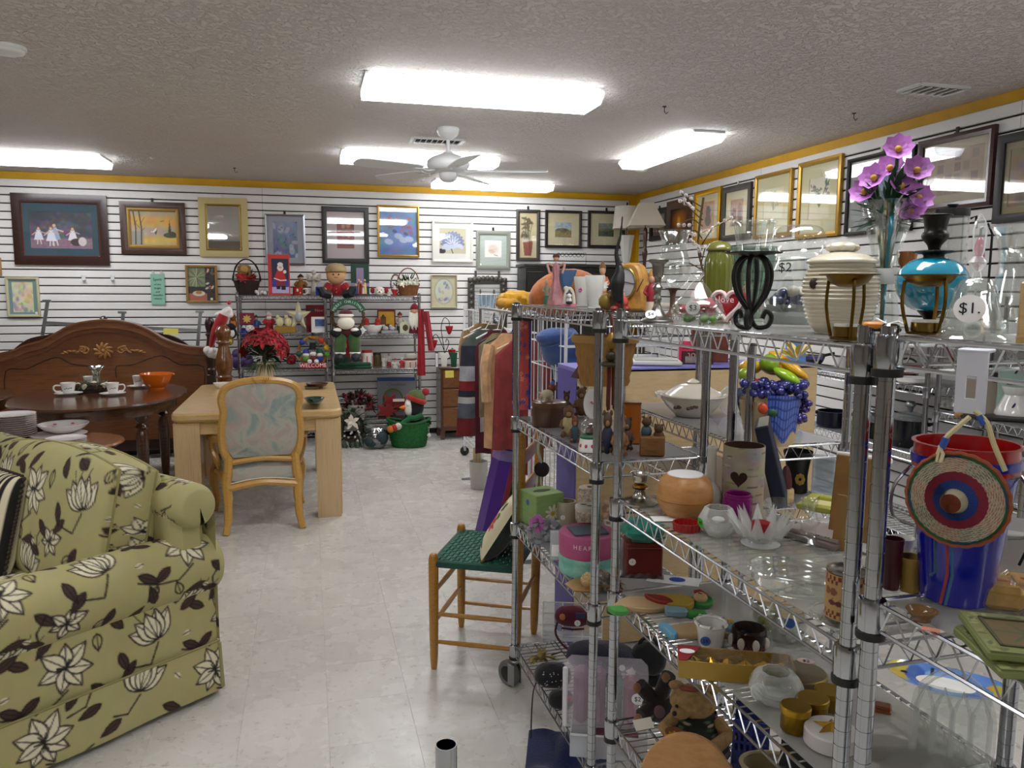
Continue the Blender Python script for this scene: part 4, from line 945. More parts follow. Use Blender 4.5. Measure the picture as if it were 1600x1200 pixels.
# ================ ladder-back chair with woven seat
def ladder_chair():
 OK_=wood('#b07a20','#946010',.35,(8,8,30),.5);t=thing('ladderback_chair','honey wood ladderback chair with dark green woven seat','chair',(.475,3.10,0),math.atan2(-.447,.894))
 W,D,hs=.42,.345,.455
 P=[(0,0),(0,W),(D,0),(D,W)]
 for k,(x,y) in enumerate(P):
  if k<2:part('leg',G().lathe(sprof([(.012,0),(.017,.06),(.02,.25),(.021,.44),(.02,.475),(.014,.495),(0,.5)],3),14),OK_,t,T(x,y,0))
  else:part('leg',G().lathe(sprof([(.012,0),(.018,.06),(.021,.3),(.021,.8),(.018,.98),(.014,1.0),(.019,1.03),(.012,1.06),(0,1.065)],3),14),OK_,t,T(x,y,0)@Ry(.02))
 def rung(a,b,z,r=.011):part('stretcher',G().tube([(a[0],a[1],z),((a[0]+b[0])/2,(a[1]+b[1])/2,z),(b[0],b[1],z)],[r*.75,r,r*.75],8),OK_,t)
 rung(P[0],P[1],.33);rung(P[0],P[1],.2);rung(P[0],P[2],.24);rung(P[0],P[2],.12);rung(P[1],P[3],.24);rung(P[1],P[3],.12);rung(P[2],P[3],.28)
 for z in(.62,.76,.90):part('back_slat',G().box((D+.02*z,W/2,z),(.012,W-.03,.06),b=.004),OK_,t)
 g=G()
 for k,(a,b) in enumerate(((P[0],P[1]),(P[1],P[3]),(P[3],P[2]),(P[2],P[0]))):g.tube([(a[0],a[1],hs),(b[0],b[1],hs)],.016,8)
 n=17
 part('seat_frame',g,cloth('#0f4a3c'),t)
 g=G()
 for i in range(n):
  for j in range(n):
   x,y=D*(i+.5)/n,W*(j+.5)/n;h_=i%2==j%2;g.box((x,y,hs+.008+.002*((i+j)%2)),(D/n*(1.05 if h_ else .8),W/n*(.8 if h_ else 1.05),.008),None,.002)
 o=part('woven_seat',g,mt('#135544',.7,var=.2,vs=60),t)
ladder_chair()
def needle_pillow():
 c=np.array([.475,3.10,0])+np.array([.894,-.447,0])*.20+np.array([.447,.894,0])*.17
 t=thing('needlepoint_pillow','floral needlepoint pillow with gold cord leaning on the green chair seat','pillow',(c[0],c[1],.475),math.atan2(-.447,.894));cv=Cv(90,90,'#ddd2b0');r=random.Random(6)
 for k in range(20):cv.ell(r.uniform(.1,.9),r.uniform(.1,.9),.08,.04,r.choice(('#4c6a3c','#5f7a48','#33502c')),r.uniform(0,3))
 for k in range(9):cv.flower(r.uniform(.15,.85),r.uniform(.15,.85),.1,r.choice(('#c04a58','#d88a90','#b83a40','#d8b058')),6)
 def f(s):
  def fn(u,v):
   x,z=u*2-1,v*2-1;e=((1-x**4)*(1-z**4))**.5;return(s*.055*e,-s*x*.16,.15+z*.15)
  return fn
 M_=Ry(.55);wrap('front',cv,f(-1),60,60,t,.9,M_);part('back',G().grid(f(1),24,24),cloth('#17291f'),t,M_)
 part('cord',G().tube([(0,(1 if a in(0,3) else-1)*0+y,z) for a,(y,z) in enumerate([(.155,.0),(.155,.3),(-.155,.3),(-.155,.0)])],.006,6,True),mt('#a9823a',.7),t,M_)
needle_pillow()
# ================ purple bookcase seen from behind
def bookcase():
 Y0=3.12;a=at_y(901,577,Y0);b=at_y(1279,573,Y0);x0,x1,z1=float(a[0]),float(b[0]),1.245;W=x1-x0;PUR=mt('#6a62b4',.55,var=.04,vs=5);BE=wood('#cdb48a','#c2a678',.7,(2,2,10),0.);D=.26
 t=thing('bookcase','lavender painted bookcase with bare plywood back behind the wire shelves','bookcase',(x0+W/2,Y0,0))
 part('back_panel',G().box((0,.004,z1/2),(W-.01,.008,z1-.02)),BE,t);part('top',G().box((0,D/2,z1-.01),(W,D,.02),b=.002),mt('#8a84d0',.5),t)
 for s in(-1,1):part('side',G().box((s*(W/2-.01),D/2+.003,z1/2-.01),(.02,D-.006,z1-.02)),PUR,t)
 for z in(.06,.45,.85):part('shelf',G().box((0,D/2+.005,z),(W-.04,D-.02,.02)),PUR,t)
 return x0,Y0,z1
BKX,BKY,BKZ=bookcase()
# ================ three-drawer cabinet in front of the slatted wall
def cabinet():
 a=at_z(684,683,0);x0=float(a[0]);w_,d,h=.36,.3,.76;CW=wood('#5a2f18','#43200f',.3,(3,3,14),.5);DW=wood('#7a4a1e','#603512',.3,(3,3,14),.5)
 t=thing('drawer_cabinet','narrow brown wooden cabinet with three drawers by the penguin basket','cabinet',(x0+w_/2,8.03,0))
 part('body',G().box((0,d/2,.42),(w_-.02,d,.66),b=.004),CW,t);part('top',G().box((0,d/2-.01,h-.01),(w_+.02,d+.03,.022),b=.006),CW,t)
 for z in(.635,.44,.235):o=part('drawer',G().box((0,-.006,z),(w_-.06,.014,.18 if z>.3 else .2),b=.004),DW,t);part('pull',G().tube([(-.03,-.014,z),(-.03,-.03,z-.01),(.03,-.03,z-.01),(.03,-.014,z)],.003,6),BRASS,o)
 for s in(-1,1):part('bracket_foot',G().prism([(-.05*s,.1),(.0*s,.1),(.0*s,0),(-.035*s,0),(-.04*s,.06)],.05,T(s*(w_/2-.01),-.005,0)),CW,t)
 for s in(-1,1):part('back_foot',G().box((s*(w_/2-.035),d-.03,.05),(.05,.05,.1)),CW,t)
 part('price_note',G().box((-.08,-.0145,.69),(.09,.001,.075)),mt('#e4d86a',.8),t)
 return x0,w_,h+.001
CBX,CBW,CBH=cabinet()
def pole():
 p=at_z(697,1163,.97);t=thing('steel_post','bare chrome tube standing upright with an open end','post',(p[0],p[1],0));part('tube',G().lathe([(.0148,0),(.0148,.97),(.0132,.97),(.0132,.0)],20,cap=False),CHROME,t)
 part('base',G().lathe([(0,0),(.05,0),(.05,.006),(.02,.02),(.016,.03),(0,.03)],20),STEEL,t);part('rim_ring',G().lathe([(.0148,.925),(.0156,.927),(.0156,.931),(.0148,.933)],20,cap=False),CHROME,t)
pole()
# ================ shared shapes for small goods
def L(t,name,prof,mat,w_,h,n=22,M=None,sm=3,label=None,**k):
 pts=[(r*w_/2,z*h) for r,z in prof]
 return part(name,G().lathe(sprof(pts,sm) if sm else pts,n,**k),mat,t,M,label)
BOWL=[(.0,0),(.45,0),(.5,.06),(.78,.4),(.96,.85),(1.,1.),(.95,.97),(.72,.42),(.42,.12),(0,.08)]
CUP=[(.0,0),(.62,0),(.7,.03),(.82,.4),(1.,1.),(.93,1.),(.75,.4),(.6,.1),(0,.08)]
PLATE=[(0,0),(.55,0),(.6,.25),(1,1.),(.97,1.),(.58,.5),(0,.4)]
POTP=[(0,0),(.72,0),(.74,.02),(.95,.86),(1.,.87),(1.,1.),(.92,1.),(.9,.86),(.68,.06),(0,.05)]
def handle(t,w_,h,mat,r=.006,side=1,z0=.2,z1=.8,out=.5,name='handle',M=None):
 x=side*w_/2;pts=smooth_poly([(x*.92,0,h*z1),(x+side*w_*out*.6,0,h*z1*1.02),(x+side*w_*out*.8,0,h*(z0+z1)/2),(x+side*w_*out*.5,0,h*z0),(x*.85,0,h*z0)],4);return part(name,G().tube(pts,r,8),mat,t,M)
def cup(label,box,z,mat,saucer=None,group=None,side=1):
 if saucer is not None:
  s,ws,hs=put('saucer','saucer under the '+label,'saucer',saucer,z,1.,.9);hs=.014;L(s,'dish',PLATE,mat,ws,hs);z+=.012
 t,w_,h=put('cup',label,'cup',box,z,.9,.8,group);L(t,'body',CUP,mat,w_,h);handle(t,w_,h,mat,w_*.06,side);return t,w_,h
def blob(g,n,c,spread,r,rnd):
 for k in range(n):g.ell((c[0]+rnd.uniform(-1,1)*spread[0],c[1]+rnd.uniform(-1,1)*spread[1],c[2]+rnd.uniform(-1,1)*spread[2]),r*rnd.uniform(.7,1.2),8,6)
 return g
def foliage(n,c,R,L_,wd,rnd,up=.3):
 g=G()
 for k in range(n):
  a=rnd.uniform(0,2*PI);e=rnd.uniform(-.5,1.1);d=Vector((math.cos(a)*math.cos(e),math.sin(a)*math.cos(e),math.sin(e)+up));p=Vector(c)+Vector((d.x*R[0],d.y*R[1],d.z*R[2]))*rnd.uniform(.2,.8);g.leaf(p,d,L_*rnd.uniform(.7,1.2),wd*rnd.uniform(.8,1.2),(rnd.uniform(-.4,.4),rnd.uniform(-.4,.4),1),rnd.uniform(0,.4))
 return g
def poinsettia(g,c,d,R,rnd,n=7):
 d=Vector(d).normalized();x=d.cross(Vector((.2,.3,1))).normalized();y=d.cross(x)
 for ring,(m_,k) in enumerate(((n,1.),(n-1,.65))):
  for i in range(m_):
   a=2*PI*(i+.5*ring)/m_;q=(x*math.cos(a)+y*math.sin(a)+d*(.15+.3*ring));g.leaf(Vector(c),q,R*k*rnd.uniform(.85,1.1),R*.5*k,d,.2)
 return g
def weave(name,t,prof,n,mat,w_,h,rows=9,M=None,sx=1.,sy=1.,label=None):
 """wicker body: alternating proud strands on rows"""
 g=G();pts=sprof([(r*w_/2,z*h) for r,z in prof],2);zz=[p[1] for p in pts];rr_=[p[0] for p in pts];pr=[]
 for k in range(rows*2+1):z=zz[0]+(zz[-1]-zz[0])*k/(rows*2);pr.append((np.interp(z,zz,rr_),z))
 m_=n*2;v=[];f=[];amp=w_*.018
 for j,(r,z) in enumerate(pr):
  for i in range(m_):a=2*PI*i/m_;q=r+(amp if(i+j//2)%2==0 else-amp)*(1 if j%2 else .2);v.append((q*math.cos(a)*sx,q*math.sin(a)*sy,z))
 for j in range(len(pr)-1):
  for i in range(m_):i2=(i+1)%m_;f.append((j*m_+i,j*m_+i2,j*m_+m_+i2,j*m_+m_+i))
 f.append(tuple(range(m_-1,-1,-1)));g.add(v,f);return part(name,g,mat,t,M,label)
def arch(w_,h,r,z0=0.,M=None,n=14,twist=0.):
 pts=[(w_/2*math.cos(PI*k/n),0,z0+h*math.sin(PI*k/n)) for k in range(n+1)];g=G().tube(pts,r,7)
 if twist:
  for q in range(2):g.tube([(x+r*.8*math.cos(k*twist+q*PI),r*.8*math.sin(k*twist+q*PI),z) for k,(x,_,z) in enumerate(pts)],r*.7,5)
 return g
R0=random.Random(21)
# ================ goods on the tables
PORC=mt('#eceae4',.2,coat=.5)
cv_=None
def cup_decor(t,w_,h):
 g=G();r=random.Random(3)
 for k in range(5):g.ell((-w_*.2+w_*.1*k,-w_*.44,h*(.4+.25*r.random())),(w_*.04,.002,w_*.04),6,5)
 part('printed_sprig',g,mt('#55665c',.6),t)
ZT=.7455
for lb,b,s_ in(('white cup with grey sprig standing before the wreath centrepiece',(96,598,118,615),(88,607,127,619)),('white cup with grey sprig between wreath and orange bowl',(167,598,186,615),(158,607,195,619)),('white cup touching the orange bowl',(208,587,224,604),(200,596,230,607)),('small white cup hidden behind the wreath centrepiece',(131,588,146,600),None)):
 t,w_,h=cup(lb,b,ZT,PORC,s_,'white teacups on the dark table',-1 if 'before' in lb else 1);cup_decor(t,w_,h)
t,w_,h=put('mixing_bowl','glossy bright orange bowl with spout on the dark oval table','bowl',(221,582,269,610),ZT);ORG=mt('#d96a10',.22,coat=.6)
L(t,'body',BOWL,ORG,w_,h,28);L(t,'foot',[(.5,0),(.52,.1),(.45,.12)],ORG,w_,h);part('spout',G().ell((w_*.49,0,h*.93),(.02,.022,.012)),ORG,t)
t,w_,h=put('table_wreath','small evergreen wreath centrepiece with cones on the dark oval table','wreath',(119,592,169,614),ZT)
g=G();r=random.Random(4)
for k in range(130):
 a=r.uniform(0,6.28);p=(w_*.36*math.cos(a),w_*.36*math.sin(a),h*.4+r.uniform(-.3,.3)*h);g.leaf(p,(math.cos(a+r.uniform(-1,1)),math.sin(a+r.uniform(-1,1)),r.uniform(-.1,.9)),.05,.014)
part('greenery',g,mt('#2f4a30',.8),t);part('ring',G().tube([(w_*.36*math.cos(2*PI*k/24),w_*.36*math.sin(2*PI*k/24),h*.35) for k in range(24)],h*.3,7,True),mt('#33281c',.9),t)
g=G();g2=G()
for k in range(9):a=k*.7;c=(w_*.4*math.cos(a),w_*.4*math.sin(a),h*.5);(g if k%2 else g2).ell(c,(.022,.022,.026),8,6)
part('pine_cones',g,mt('#4a3020',.8),t);part('ribbon_flowers',g2,mt('#d9d0b0',.7),t)
t,w_,h=put('glass_vase','small fluted clear glass vase inside the table wreath','vase',(139,572,164,600),ZT+.02);L(t,'body',[(.5,0),(.45,.2),(.4,.5),(.6,.8),(1,1),(.95,1),(.55,.8),(.35,.5),(.4,.2)],glass('#dfeae2',.3),w_,h,24,wob=lambda a,z:1+.06*math.cos(12*a))
ZS=.601
def plates(label,box,n,mat,cat='plate stack',z=ZS):
 x0,y0,x1,y1=box;p=at_z((x0+x1)/2,y1,z);
 return None
t0,w0,h0=None,None,None
PLM=mt('#e8e4e0',.2,coat=.4)
def dish(label,cx,cy,wpx,z,h,prof=PLATE,name='dinner_plate',cat='plate',mat=PLM,group=None):
 """a dish whose centre is seen at (cx, cy) when lying at height z"""
 c=at_z(cx,cy,ZS);c[2]=z;w_=wpx/F*depth(c);t=thing(name,label,cat,c,random.uniform(0,6),group);L(t,'body',prof,mat,w_,h,28);part('rim_band',G().tube([(w_*.485*math.cos(2*PI*k/28),w_*.485*math.sin(2*PI*k/28),h*.97) for k in range(28)],.0018,5,True),mt('#d4b9b4',.4),t);return t,w_
for k in range(11):dish('floral rimmed dinner plate in the tall stack on the side table' if k<10 else 'topmost plate with pink flowers on the tall plate stack',20,684,66,ZS+.0135*k,.02,name='dinner_plate',group='plates stacked tall on the side table')
tp_,wp=dish('flat white plate under the flowered serving bowl',92,681,78,ZS,.014)
tb_,wb_=dish('white serving bowl with pink flowers on the side table',100,677,72,ZS+.012,.055,BOWL,'serving_bowl','bowl')
for k in range(5):c=at_z(100,668,ZS);part('painted_flower',G().ell((wb_*.3*math.cos(k*1.2),wb_*.3*math.sin(k*1.2),.04),(.012,.012,.006),8,5),mt('#c8657c',.5),tb_)
for k in range(4):dish('small white saucer in the low stack beside the serving bowl',104,694,56,ZS+.009*k,.014,name='small_plate',group='small plates stacked low on the side table')
# ---- dining table
ZD=.7575
def pot_poinsettia():
 t,w_,h=put('poinsettia','red artificial poinsettia in a white ribbed pot on the pale table','plant',(400,566,429,592),ZD);L(t,'pot',POTP,mt('#d8d0bc',.5),w_,h,28,wob=lambda a,z:1+.02*math.cos(14*a));r=random.Random(8)
 W=w_*3;g=G();top=h+w_*1.25
 for k in range(27):
  a=r.uniform(0,6.28);e=r.uniform(-.15,1.45);d=(math.cos(a)*math.cos(e),math.sin(a)*math.cos(e),math.sin(e));poinsettia(g,(d[0]*W*.40,d[1]*W*.34,h+w_*.6+d[2]*w_*1.15),d,w_*.55,r)
 part('red_bracts',g,mt('#860f1a',.7,var=.4,vs=25),t);g=G()
 for k in range(16):a=r.uniform(0,6.28);e=r.uniform(.1,1.3);g.ell((math.cos(a)*math.cos(e)*W*.4,math.sin(a)*math.cos(e)*W*.33,h+w_*.6+math.sin(e)*w_*1.2),.008,6,5)
 part('yellow_centres',g,mt('#d8b040',.6),t)
 part('foliage',foliage(120,(0,0,h+w_*.3),(W*.42,W*.36,w_*.8),w_*.6,w_*.22,r,.1),mt('#24401e',.75),t);g=G()
 for k in range(160):a=r.uniform(0,6.28);g.leaf((math.cos(a)*w_*.35,math.sin(a)*w_*.35,h),(math.cos(a),math.sin(a),r.uniform(-.6,.2)),w_*r.uniform(.6,1.1),.006,droop=.5)
 part('pine_sprigs',g,mt('#3c5030',.8),t);part('stems',G().tube([(0,0,h*.6),(0,0,h+w_)],w_*.08,6),mt('#3a4a28',.8),t)
PUT['Y']=6.84;pot_poinsettia();PUT['Y']=None
t,w_,h=put('oval_dish','white oval dish with green lettering on the pale table','dish',(334,597,366,608),ZD,.7);L(t,'body',BOWL,PORC,w_,h,24,sy=.6);part('green_print',G().box((0,-w_*.22,h*.8),(w_*.3,.002,h*.3)),mt('#3d6a5c',.5),t)
for k,(b,c,lb) in enumerate((((478,592,513,605),'#4a2c20','dark brown oval serving tray lying on the pale table'),((476,600,500,609),'#6a604c','olive oval tray partly under the brown tray'))):
 t,w_,h=put('serving_tray',lb,'tray',b,ZD+.02*(1-k),1.);L(t,'body',[(0,0),(.8,0),(1,1),(.96,1),(.78,.4),(0,.4)],mt(c,.3),w_,.022,28,sm=0);L(t,'foot',[(.5,-.9*(1-k)),(.55,0),(0,0)],mt(c,.3),w_,.022,20,sm=0)
for k in range(4):
 t,w_,h=put('green_bowl','dark green glazed bowl in the nested stack on the pale table','bowl',(476,618,507,633),ZD+.012*k,group='nested dark green bowls');L(t,'body',BOWL,mt('#123a30',.15,coat=.6),w_,.04,26);part('rim_edge',G().tube([(w_*.49*math.cos(2*PI*q/24),w_*.49*math.sin(2*PI*q/24),.04) for q in range(24)],.002,5,True),mt('#1d4d40',.2),t)
PUT['Y']=8.06
# ================ Christmas goods, top shelves
FL=('#b0121c','#d8a830')
def basket(label,box,z,mat,prof,hh,flowers=None,green='#2e4a2c',rim=None,seed=1,tw=0.):
 t,w_,h=put('basket',label,'basket',box,z,.8,.3);bh=h*hh;weave('basket_body',t,prof,14,mat,w_*.9,bh,7,sy=.75);part('basket_handle',arch(w_*.9,h-bh*.95,w_*.025,bh*.95,twist=tw),mat,t);r=random.Random(seed)
 part('greenery',foliage(60,(0,0,bh),(w_*.38,w_*.28,h*.12),w_*.28,w_*.08,r),mt(green,.8),t)
 if flowers:
  g=G()
  for k in range(9):poinsettia(g,(r.uniform(-.36,.36)*w_,r.uniform(-.35,.1)*w_,bh+r.uniform(.02,.16)*h),(r.uniform(-.4,.4),-1,.5),w_*.17,r,6)
  part('flowers',g,mt(flowers,.7,var=.2),t)
 return t,w_,h,bh
t,w_,h,bh=basket('dark twig basket of red silk poinsettias with tall handle',(364,405,409,465),XA[0],mt('#2e2018',.9),[(.62,0),(.8,.4),(1,1)],.42,'#a01822',seed=2,tw=.9)
part('straw_hat_ornament',G().box((-.02,-.03,h*.68),(w_*.45,.05,h*.32),b=.02),mt('#8a6a38',.8,var=.2,vs=40),t);part('ornament_face',G().ell((-.02,-.06,h*.72),(.035,.012,.035)),mt('#b08a50',.7),t)
g=G();t,w_,h=put('plush_lamb','white fluffy plush hat with pompom lying on the shelf edge','plush toy',(395,453,423,468),XA[0],.6);r=random.Random(1);part('fluff',blob(g,16,(0,0,h*.5),(w_*.36,.03,h*.25),h*.36,r),mt('#e4e0d8',.95,bump=.6,bs=90),t);part('pompom',G().ell((w_*.46,-.02,h*.2),.026),mt('#efece6',.95),t)
def santa_cv():
 c=Cv(60,110,'#2a2440');c.rect(0,.62,1,1,'#3c3c90');c.rect(0,.82,1,1,'#b8b0d8');x=.28
 c.poly([(.16,.45),(.38,.45),(.42,.78),(.14,.78)],'#8a2030');c.poly([(.1,.5),(.2,.32),(.36,.32),(.44,.55),(.46,.62),(.1,.58)],'#c01c28');c.line([(.08,.57),(.28,.63),(.46,.62)],.03,'#f0ece8');c.rect(.15,.78,.26,.88,'#181418');c.rect(.3,.78,.44,.9,'#181418')
 c.ell(x,.27,.1,.09,'#e8e4e0');c.ell(x,.245,.05,.04,'#d8a090');c.ell(x,.17,.09,.06,'#e8e0dc');c.ell(.42,.38,.05,.05,'#e8e4e0');return c
t,w_,h=put('santa_box','tall red box with a window print of Santa standing in snow','box',(419,398,455,465),XA[0],.45);RB=mt('#c8362e',.45);part('carton',G().box((0,0,h/2),(w_*.9,w_*.5,h),b=.003),RB,t);panel('window_print',santa_cv(),w_*.7,h*.84,t,T(w_*.05,-w_*.25-.002,h*.06));part('flap',G().box((-w_*.42,.02,h*.97),(w_*.08,w_*.3,.03)),RB,t)
def mug(label,box,z,mat,deco=None,side=1,group=None):
 t,w_,h=put('mug',label,'mug',box,z,.8,.3,group);w_*=.72;L(t,'body',[(0,0),(.95,0),(1,.04),(1,1),(.9,1),(.9,.1),(0,.08)],mat,w_,h,22,sm=0);handle(t,w_,h,WHITE,.007,side)
 if deco:g=G();[g.ell((w_*.3*math.sin(k*.8-1),-w_*.5*math.cos(k*.8-1),h*(.35+.3*(k%2))),(.01,.006,.016),7,5) for k in range(4)];part('print',g,mt(deco,.5),t)
 return t
mug('red patterned mug with white handle beside the red Santa box',(455,449,477,465),XA[0],mt('#a83028',.3),'#e8dcd0');mug('blue mug with white handle beside the white angel',(491,448,509,465),XA[0],mt('#2c4ca8',.3),'#e4e8f4')
def angel(label,box,z,mat,wings=True,name='angel_figurine'):
 t,w_,h=put(name,label,'figurine',box,z,.5,.2);L(t,'robe',[(.55,0),(.5,.15),(.34,.45),(.4,.6),(.3,.7),(.12,.76)],mat,w_,h,18);part('head',G().ell((0,0,h*.86),(w_*.16,w_*.16,h*.1)),mat,t)
 g=G()
 for s in(-1,1):g.tube(smooth_poly([(s*w_*.25,0,h*.68),(s*w_*.33,-w_*.2,h*.58),(s*w_*.05,-w_*.32,h*.62)],3),w_*.07,7)
 part('arms',g,mat,t)
 if wings:
  g=G()
  for s in(-1,1):
   for k in range(5):g.leaf((s*w_*.1,w_*.1,h*.62),(s,.25,.9-.45*k),w_*(.62-.06*k),w_*.2,(0,1,0),0)
  part('wings',g,mat,t)
 return t,w_,h
PUT['Y']=8.19
angel('white carved angel statue behind the blue mug',(480,420,502,464),XA[0],mt('#c8c4b8',.6,var=.06))
PUT['Y']=8.19
def fig(label,box,z,cols,name='figurine',cat='figurine',hat=None,dk=.6,group=None,rz=0.,beard=None):
 """small dressed figure: cols = (skirt/legs, coat, face)"""
 t,w_,h=put(name,label,cat,box,z,dk,.2,group,rz);L(t,'lower_body',[(.6,0),(.62,.1),(.5,.36),(.42,.42)],mt(cols[0],.6),w_,h,16);L(t,'coat',[(.52,.3),(.56,.42),(.5,.6),(.2,.72)],mt(cols[1],.6),w_,h,16)
 part('head',G().ell((0,-w_*.04,h*.8),(w_*.2,w_*.2,h*.11)),mt(cols[2],.55),t);g=G()
 for s in(-1,1):g.tube(smooth_poly([(s*w_*.22,0,h*.64),(s*w_*.38,-w_*.12,h*.5),(s*w_*.2,-w_*.32,h*.46)],3),w_*.085,7)
 part('arms',g,mt(cols[1],.6),t)
 if hat:L(t,'hat',[(.44,.84),(.42,.88),(.26,.94),(.06,1.),(0,1.0)],mt(hat,.7),w_,h,14)
 if beard:part('beard',G().ell((0,-w_*.16,h*.7),(w_*.17,w_*.1,h*.1)),mt(beard,.9),t)
 return t,w_,h
fig('gold and green nutcracker style figure behind the red mug',(459,428,482,463),XA[0],('#2c4424','#8a5c24','#c89a70'),hat='#30261c')
PUT['Y']=8.07
def doll():
 t,w_,h=put('cloth_doll','round-headed cloth doll in a red coat and knit hat','doll',(506,411,547,462),XB[0],.5,.2);FC=mt('#cfa074',.85)
 part('body',G().ell((0,0,h*.18),(w_*.36,w_*.22,h*.2)),cloth('#a01420'),t);part('head',G().ell((-w_*.02,-w_*.02,h*.63),(w_*.36,w_*.3,h*.3),22,14),FC,t)
 part('hair',G().ell((-w_*.02,w_*.0,h*.72),(w_*.375,w_*.31,h*.2),20,10),mt('#a5763c',.9),t);L(t,'knit_hat',[(.78,.74),(.8,.8),(.72,.9),(.4,.98),(0,1.)],cloth('#b09a70'),w_,h,20,T(-w_*.02,0,0))
 for s in(-1,1):part('eye',G().ell((s*w_*.1-w_*.02,-w_*.315,h*.65),(.008,.004,.008),8,6),BLACK,t)
 part('smile',G().tube([(-w_*.09,-w_*.31,h*.57),(-w_*.02,-w_*.325,h*.55),(w_*.05,-w_*.31,h*.57)],.002,5),mt('#7a3024',.7),t);part('nose',G().ell((-w_*.02,-w_*.33,h*.6),.006),FC,t)
 for s in(-1,1):part('arm',G().tube([(s*w_*.28,-.02,h*.3),(s*w_*.42,-.06,h*.18)],[.05,.035],8),cloth('#a01420'),t);part('hand',G().ell((s*w_*.43,-.07,h*.2),.022),FC,t)
 for s in(-1,1):part('boot',G().tube([(s*w_*.3,-.12,h*.05),(s*w_*.52,-.17,h*.09),(s*w_*.6,-.17,h*.26)],[.045,.045,.04],8),mt('#15151c',.6),t)
 g=G();[g.ell((-.004,-w_*.225,h*(.12+.1*k)),.006,6,5) for k in range(2)];part('buttons',g,mt('#caa070',.5),t)
doll()
PUT['Y']=8.22
t,w_,h=put('gift_box','flat dark green gift box standing behind the choir figurine','box',(549,412,577,462),XB[0],.4);part('carton',G().box((0,.03,h/2),(w_,.05,h),b=.002),mt('#1c4638',.6),t);part('bow_print',G().box((0,.003,h*.62),(w_*.4,.003,h*.5)).box((0,.002,h*.35),(w_,.002,h*.1)),mt('#9a86a8',.6),t)
PUT['Y']=8.06
def group_fig(label,box,z,name='choir_figurine'):
 t,w_,h=put(name,label,'figurine',box,z,.6,.2);part('base',G().lathe([(.48*w_,0),(.48*w_,h*.08),(.4*w_,h*.12)],16,sy=.7),mt('#3a2430',.6),t);r=random.Random(5)
 for k,(x,hh,c) in enumerate(((-.28,.62,'#24408c'),(.02,.8,'#8a1c24'),(.26,.9,'#d8b87c'),(-.1,.9,'#b06a3c'),(.16,.6,'#dcd4c4'))):
  g=G().lathe(sprof([(.13*w_,h*.1),(.11*w_,h*hh*.5),(.06*w_,h*hh*.8)],2),10);part('robe',g,mt(c,.6),t,T(x*w_,r.uniform(-.1,.15)*w_,0));part('head',G().ell((x*w_,-.02,h*hh*.92),.075*w_,8,6),mt('#d8a880',.6),t)
group_fig('small group of carol singers figurine in front of the green gift box',(551,433,576,462),XB[0])
def plush_head(label,box,z,fur,ears,nose,name='plush_toy'):
 t,w_,h=put(name,label,'plush toy',box,z,.8,.2);part('head',G().ell((0,0,h*.48),(w_*.32,w_*.3,h*.48)),mt(fur,.95,bump=.5,bs=120),t);part('muzzle',G().ell((0,-w_*.26,h*.36),(w_*.17,w_*.13,h*.22)),mt('#e8e2d6',.9),t);part('nose',G().ell((0,-w_*.4,h*.42),(w_*.06,w_*.05,h*.07)),mt(nose,.5),t)
 for s in(-1,1):part('ear',G().ell((s*w_*.4,0,h*.55),(w_*.15,w_*.1,h*.3)),cloth(ears),t)
 [part('eye',G().ell((s*w_*.12,-w_*.27,h*.62),w_*.03,6,5),BLACK,t) for s in(-1,1)];return t
plush_head('white plush bear head with red ear muffs on the shelf top',(580,447,606,463),XB[0],'#d8d0c4','#a02028','#181414')
fig('tiny snowman figurine between plush bear and Santa',(603,449,612,462),XB[0],('#dcd8d0','#dcd8d0','#e4e0d8'),hat='#a02028');fig('tiny red Santa figurine beside the wicker flower basket',(611,446,623,462),XB[0],('#b02024','#b02024','#e8e0d8'),hat='#e8e4e0',beard='#eee8e0')
t,w_,h,bh=basket('brown wicker basket of white flowers and pine sprigs',(619,419,657,462),XB[0],mt('#7a4c28',.8,var=.15,vs=40),[(.78,0),(.85,.4),(1,1)],.4,'#d8d6c0','#3c4c34',seed=7);part('pine_spray',foliage(70,(0,0,bh*1.2),(w_*.42,w_*.25,h*.16),w_*.3,.01,random.Random(3),.3),mt('#46543c',.8),t)
PUT['Y']=8.22
g=G();t,w_,h=put('twig_wreath','small twig wreath leaning on the wicker flower basket','wreath',(609,426,628,458),XB[0],.3)
for q in range(4):g.tube([(w_*(.4+.03*math.sin(k*3+q))*math.cos(2*PI*k/20),.01*math.sin(k*2.3+q),h*.5+h*(.42+.03*math.sin(k*2+q))*math.sin(2*PI*k/20)) for k in range(20)],.006,5,True)
part('twigs',g,mt('#7c6852',.9),t);part('leaves',foliage(24,(0,-.02,h*.3),(w_*.3,.02,h*.25),.04,.015,random.Random(2)),mt('#3a4630',.8),t)
PUT['Y']=8.05
# ================ Christmas goods, second shelves
def star():
 t,w_,h=put('wood_star','large cream wooden star ornament with silver glitter centre','ornament',(447,470,487,519),XA[1],.1);g=G();pts=[((w_*.5 if k%2==0 else w_*.2)*math.sin(PI*k/5),h*.52+(h*.5 if k%2==0 else h*.19)*math.cos(PI*k/5)) for k in range(10)]
 for sgn in(-1,1):g.add([(x,0,z) for x,z in pts]+[(0,sgn*.025,h*.52)],[(k,(k+1)%10,10) if sgn<0 else((k+1)%10,k,10) for k in range(10)])
 part('star',g,mt('#cfc4a0',.6),t,T(0,-.03,0),ang=10);g=G().ell((0,-.055,h*.5),(w_*.15,.012,h*.16),10,7);part('glitter',g,mt('#a8b0b4',.35,.5,bump=.8,bs=300),t);part('stand',G().lathe([(.03,0),(.028,.01),(.008,.02),(.006,h*.2),(0,h*.21)],12),mt('#9a9a98',.4,.6),t)
star()
PUT['Y']=8.15
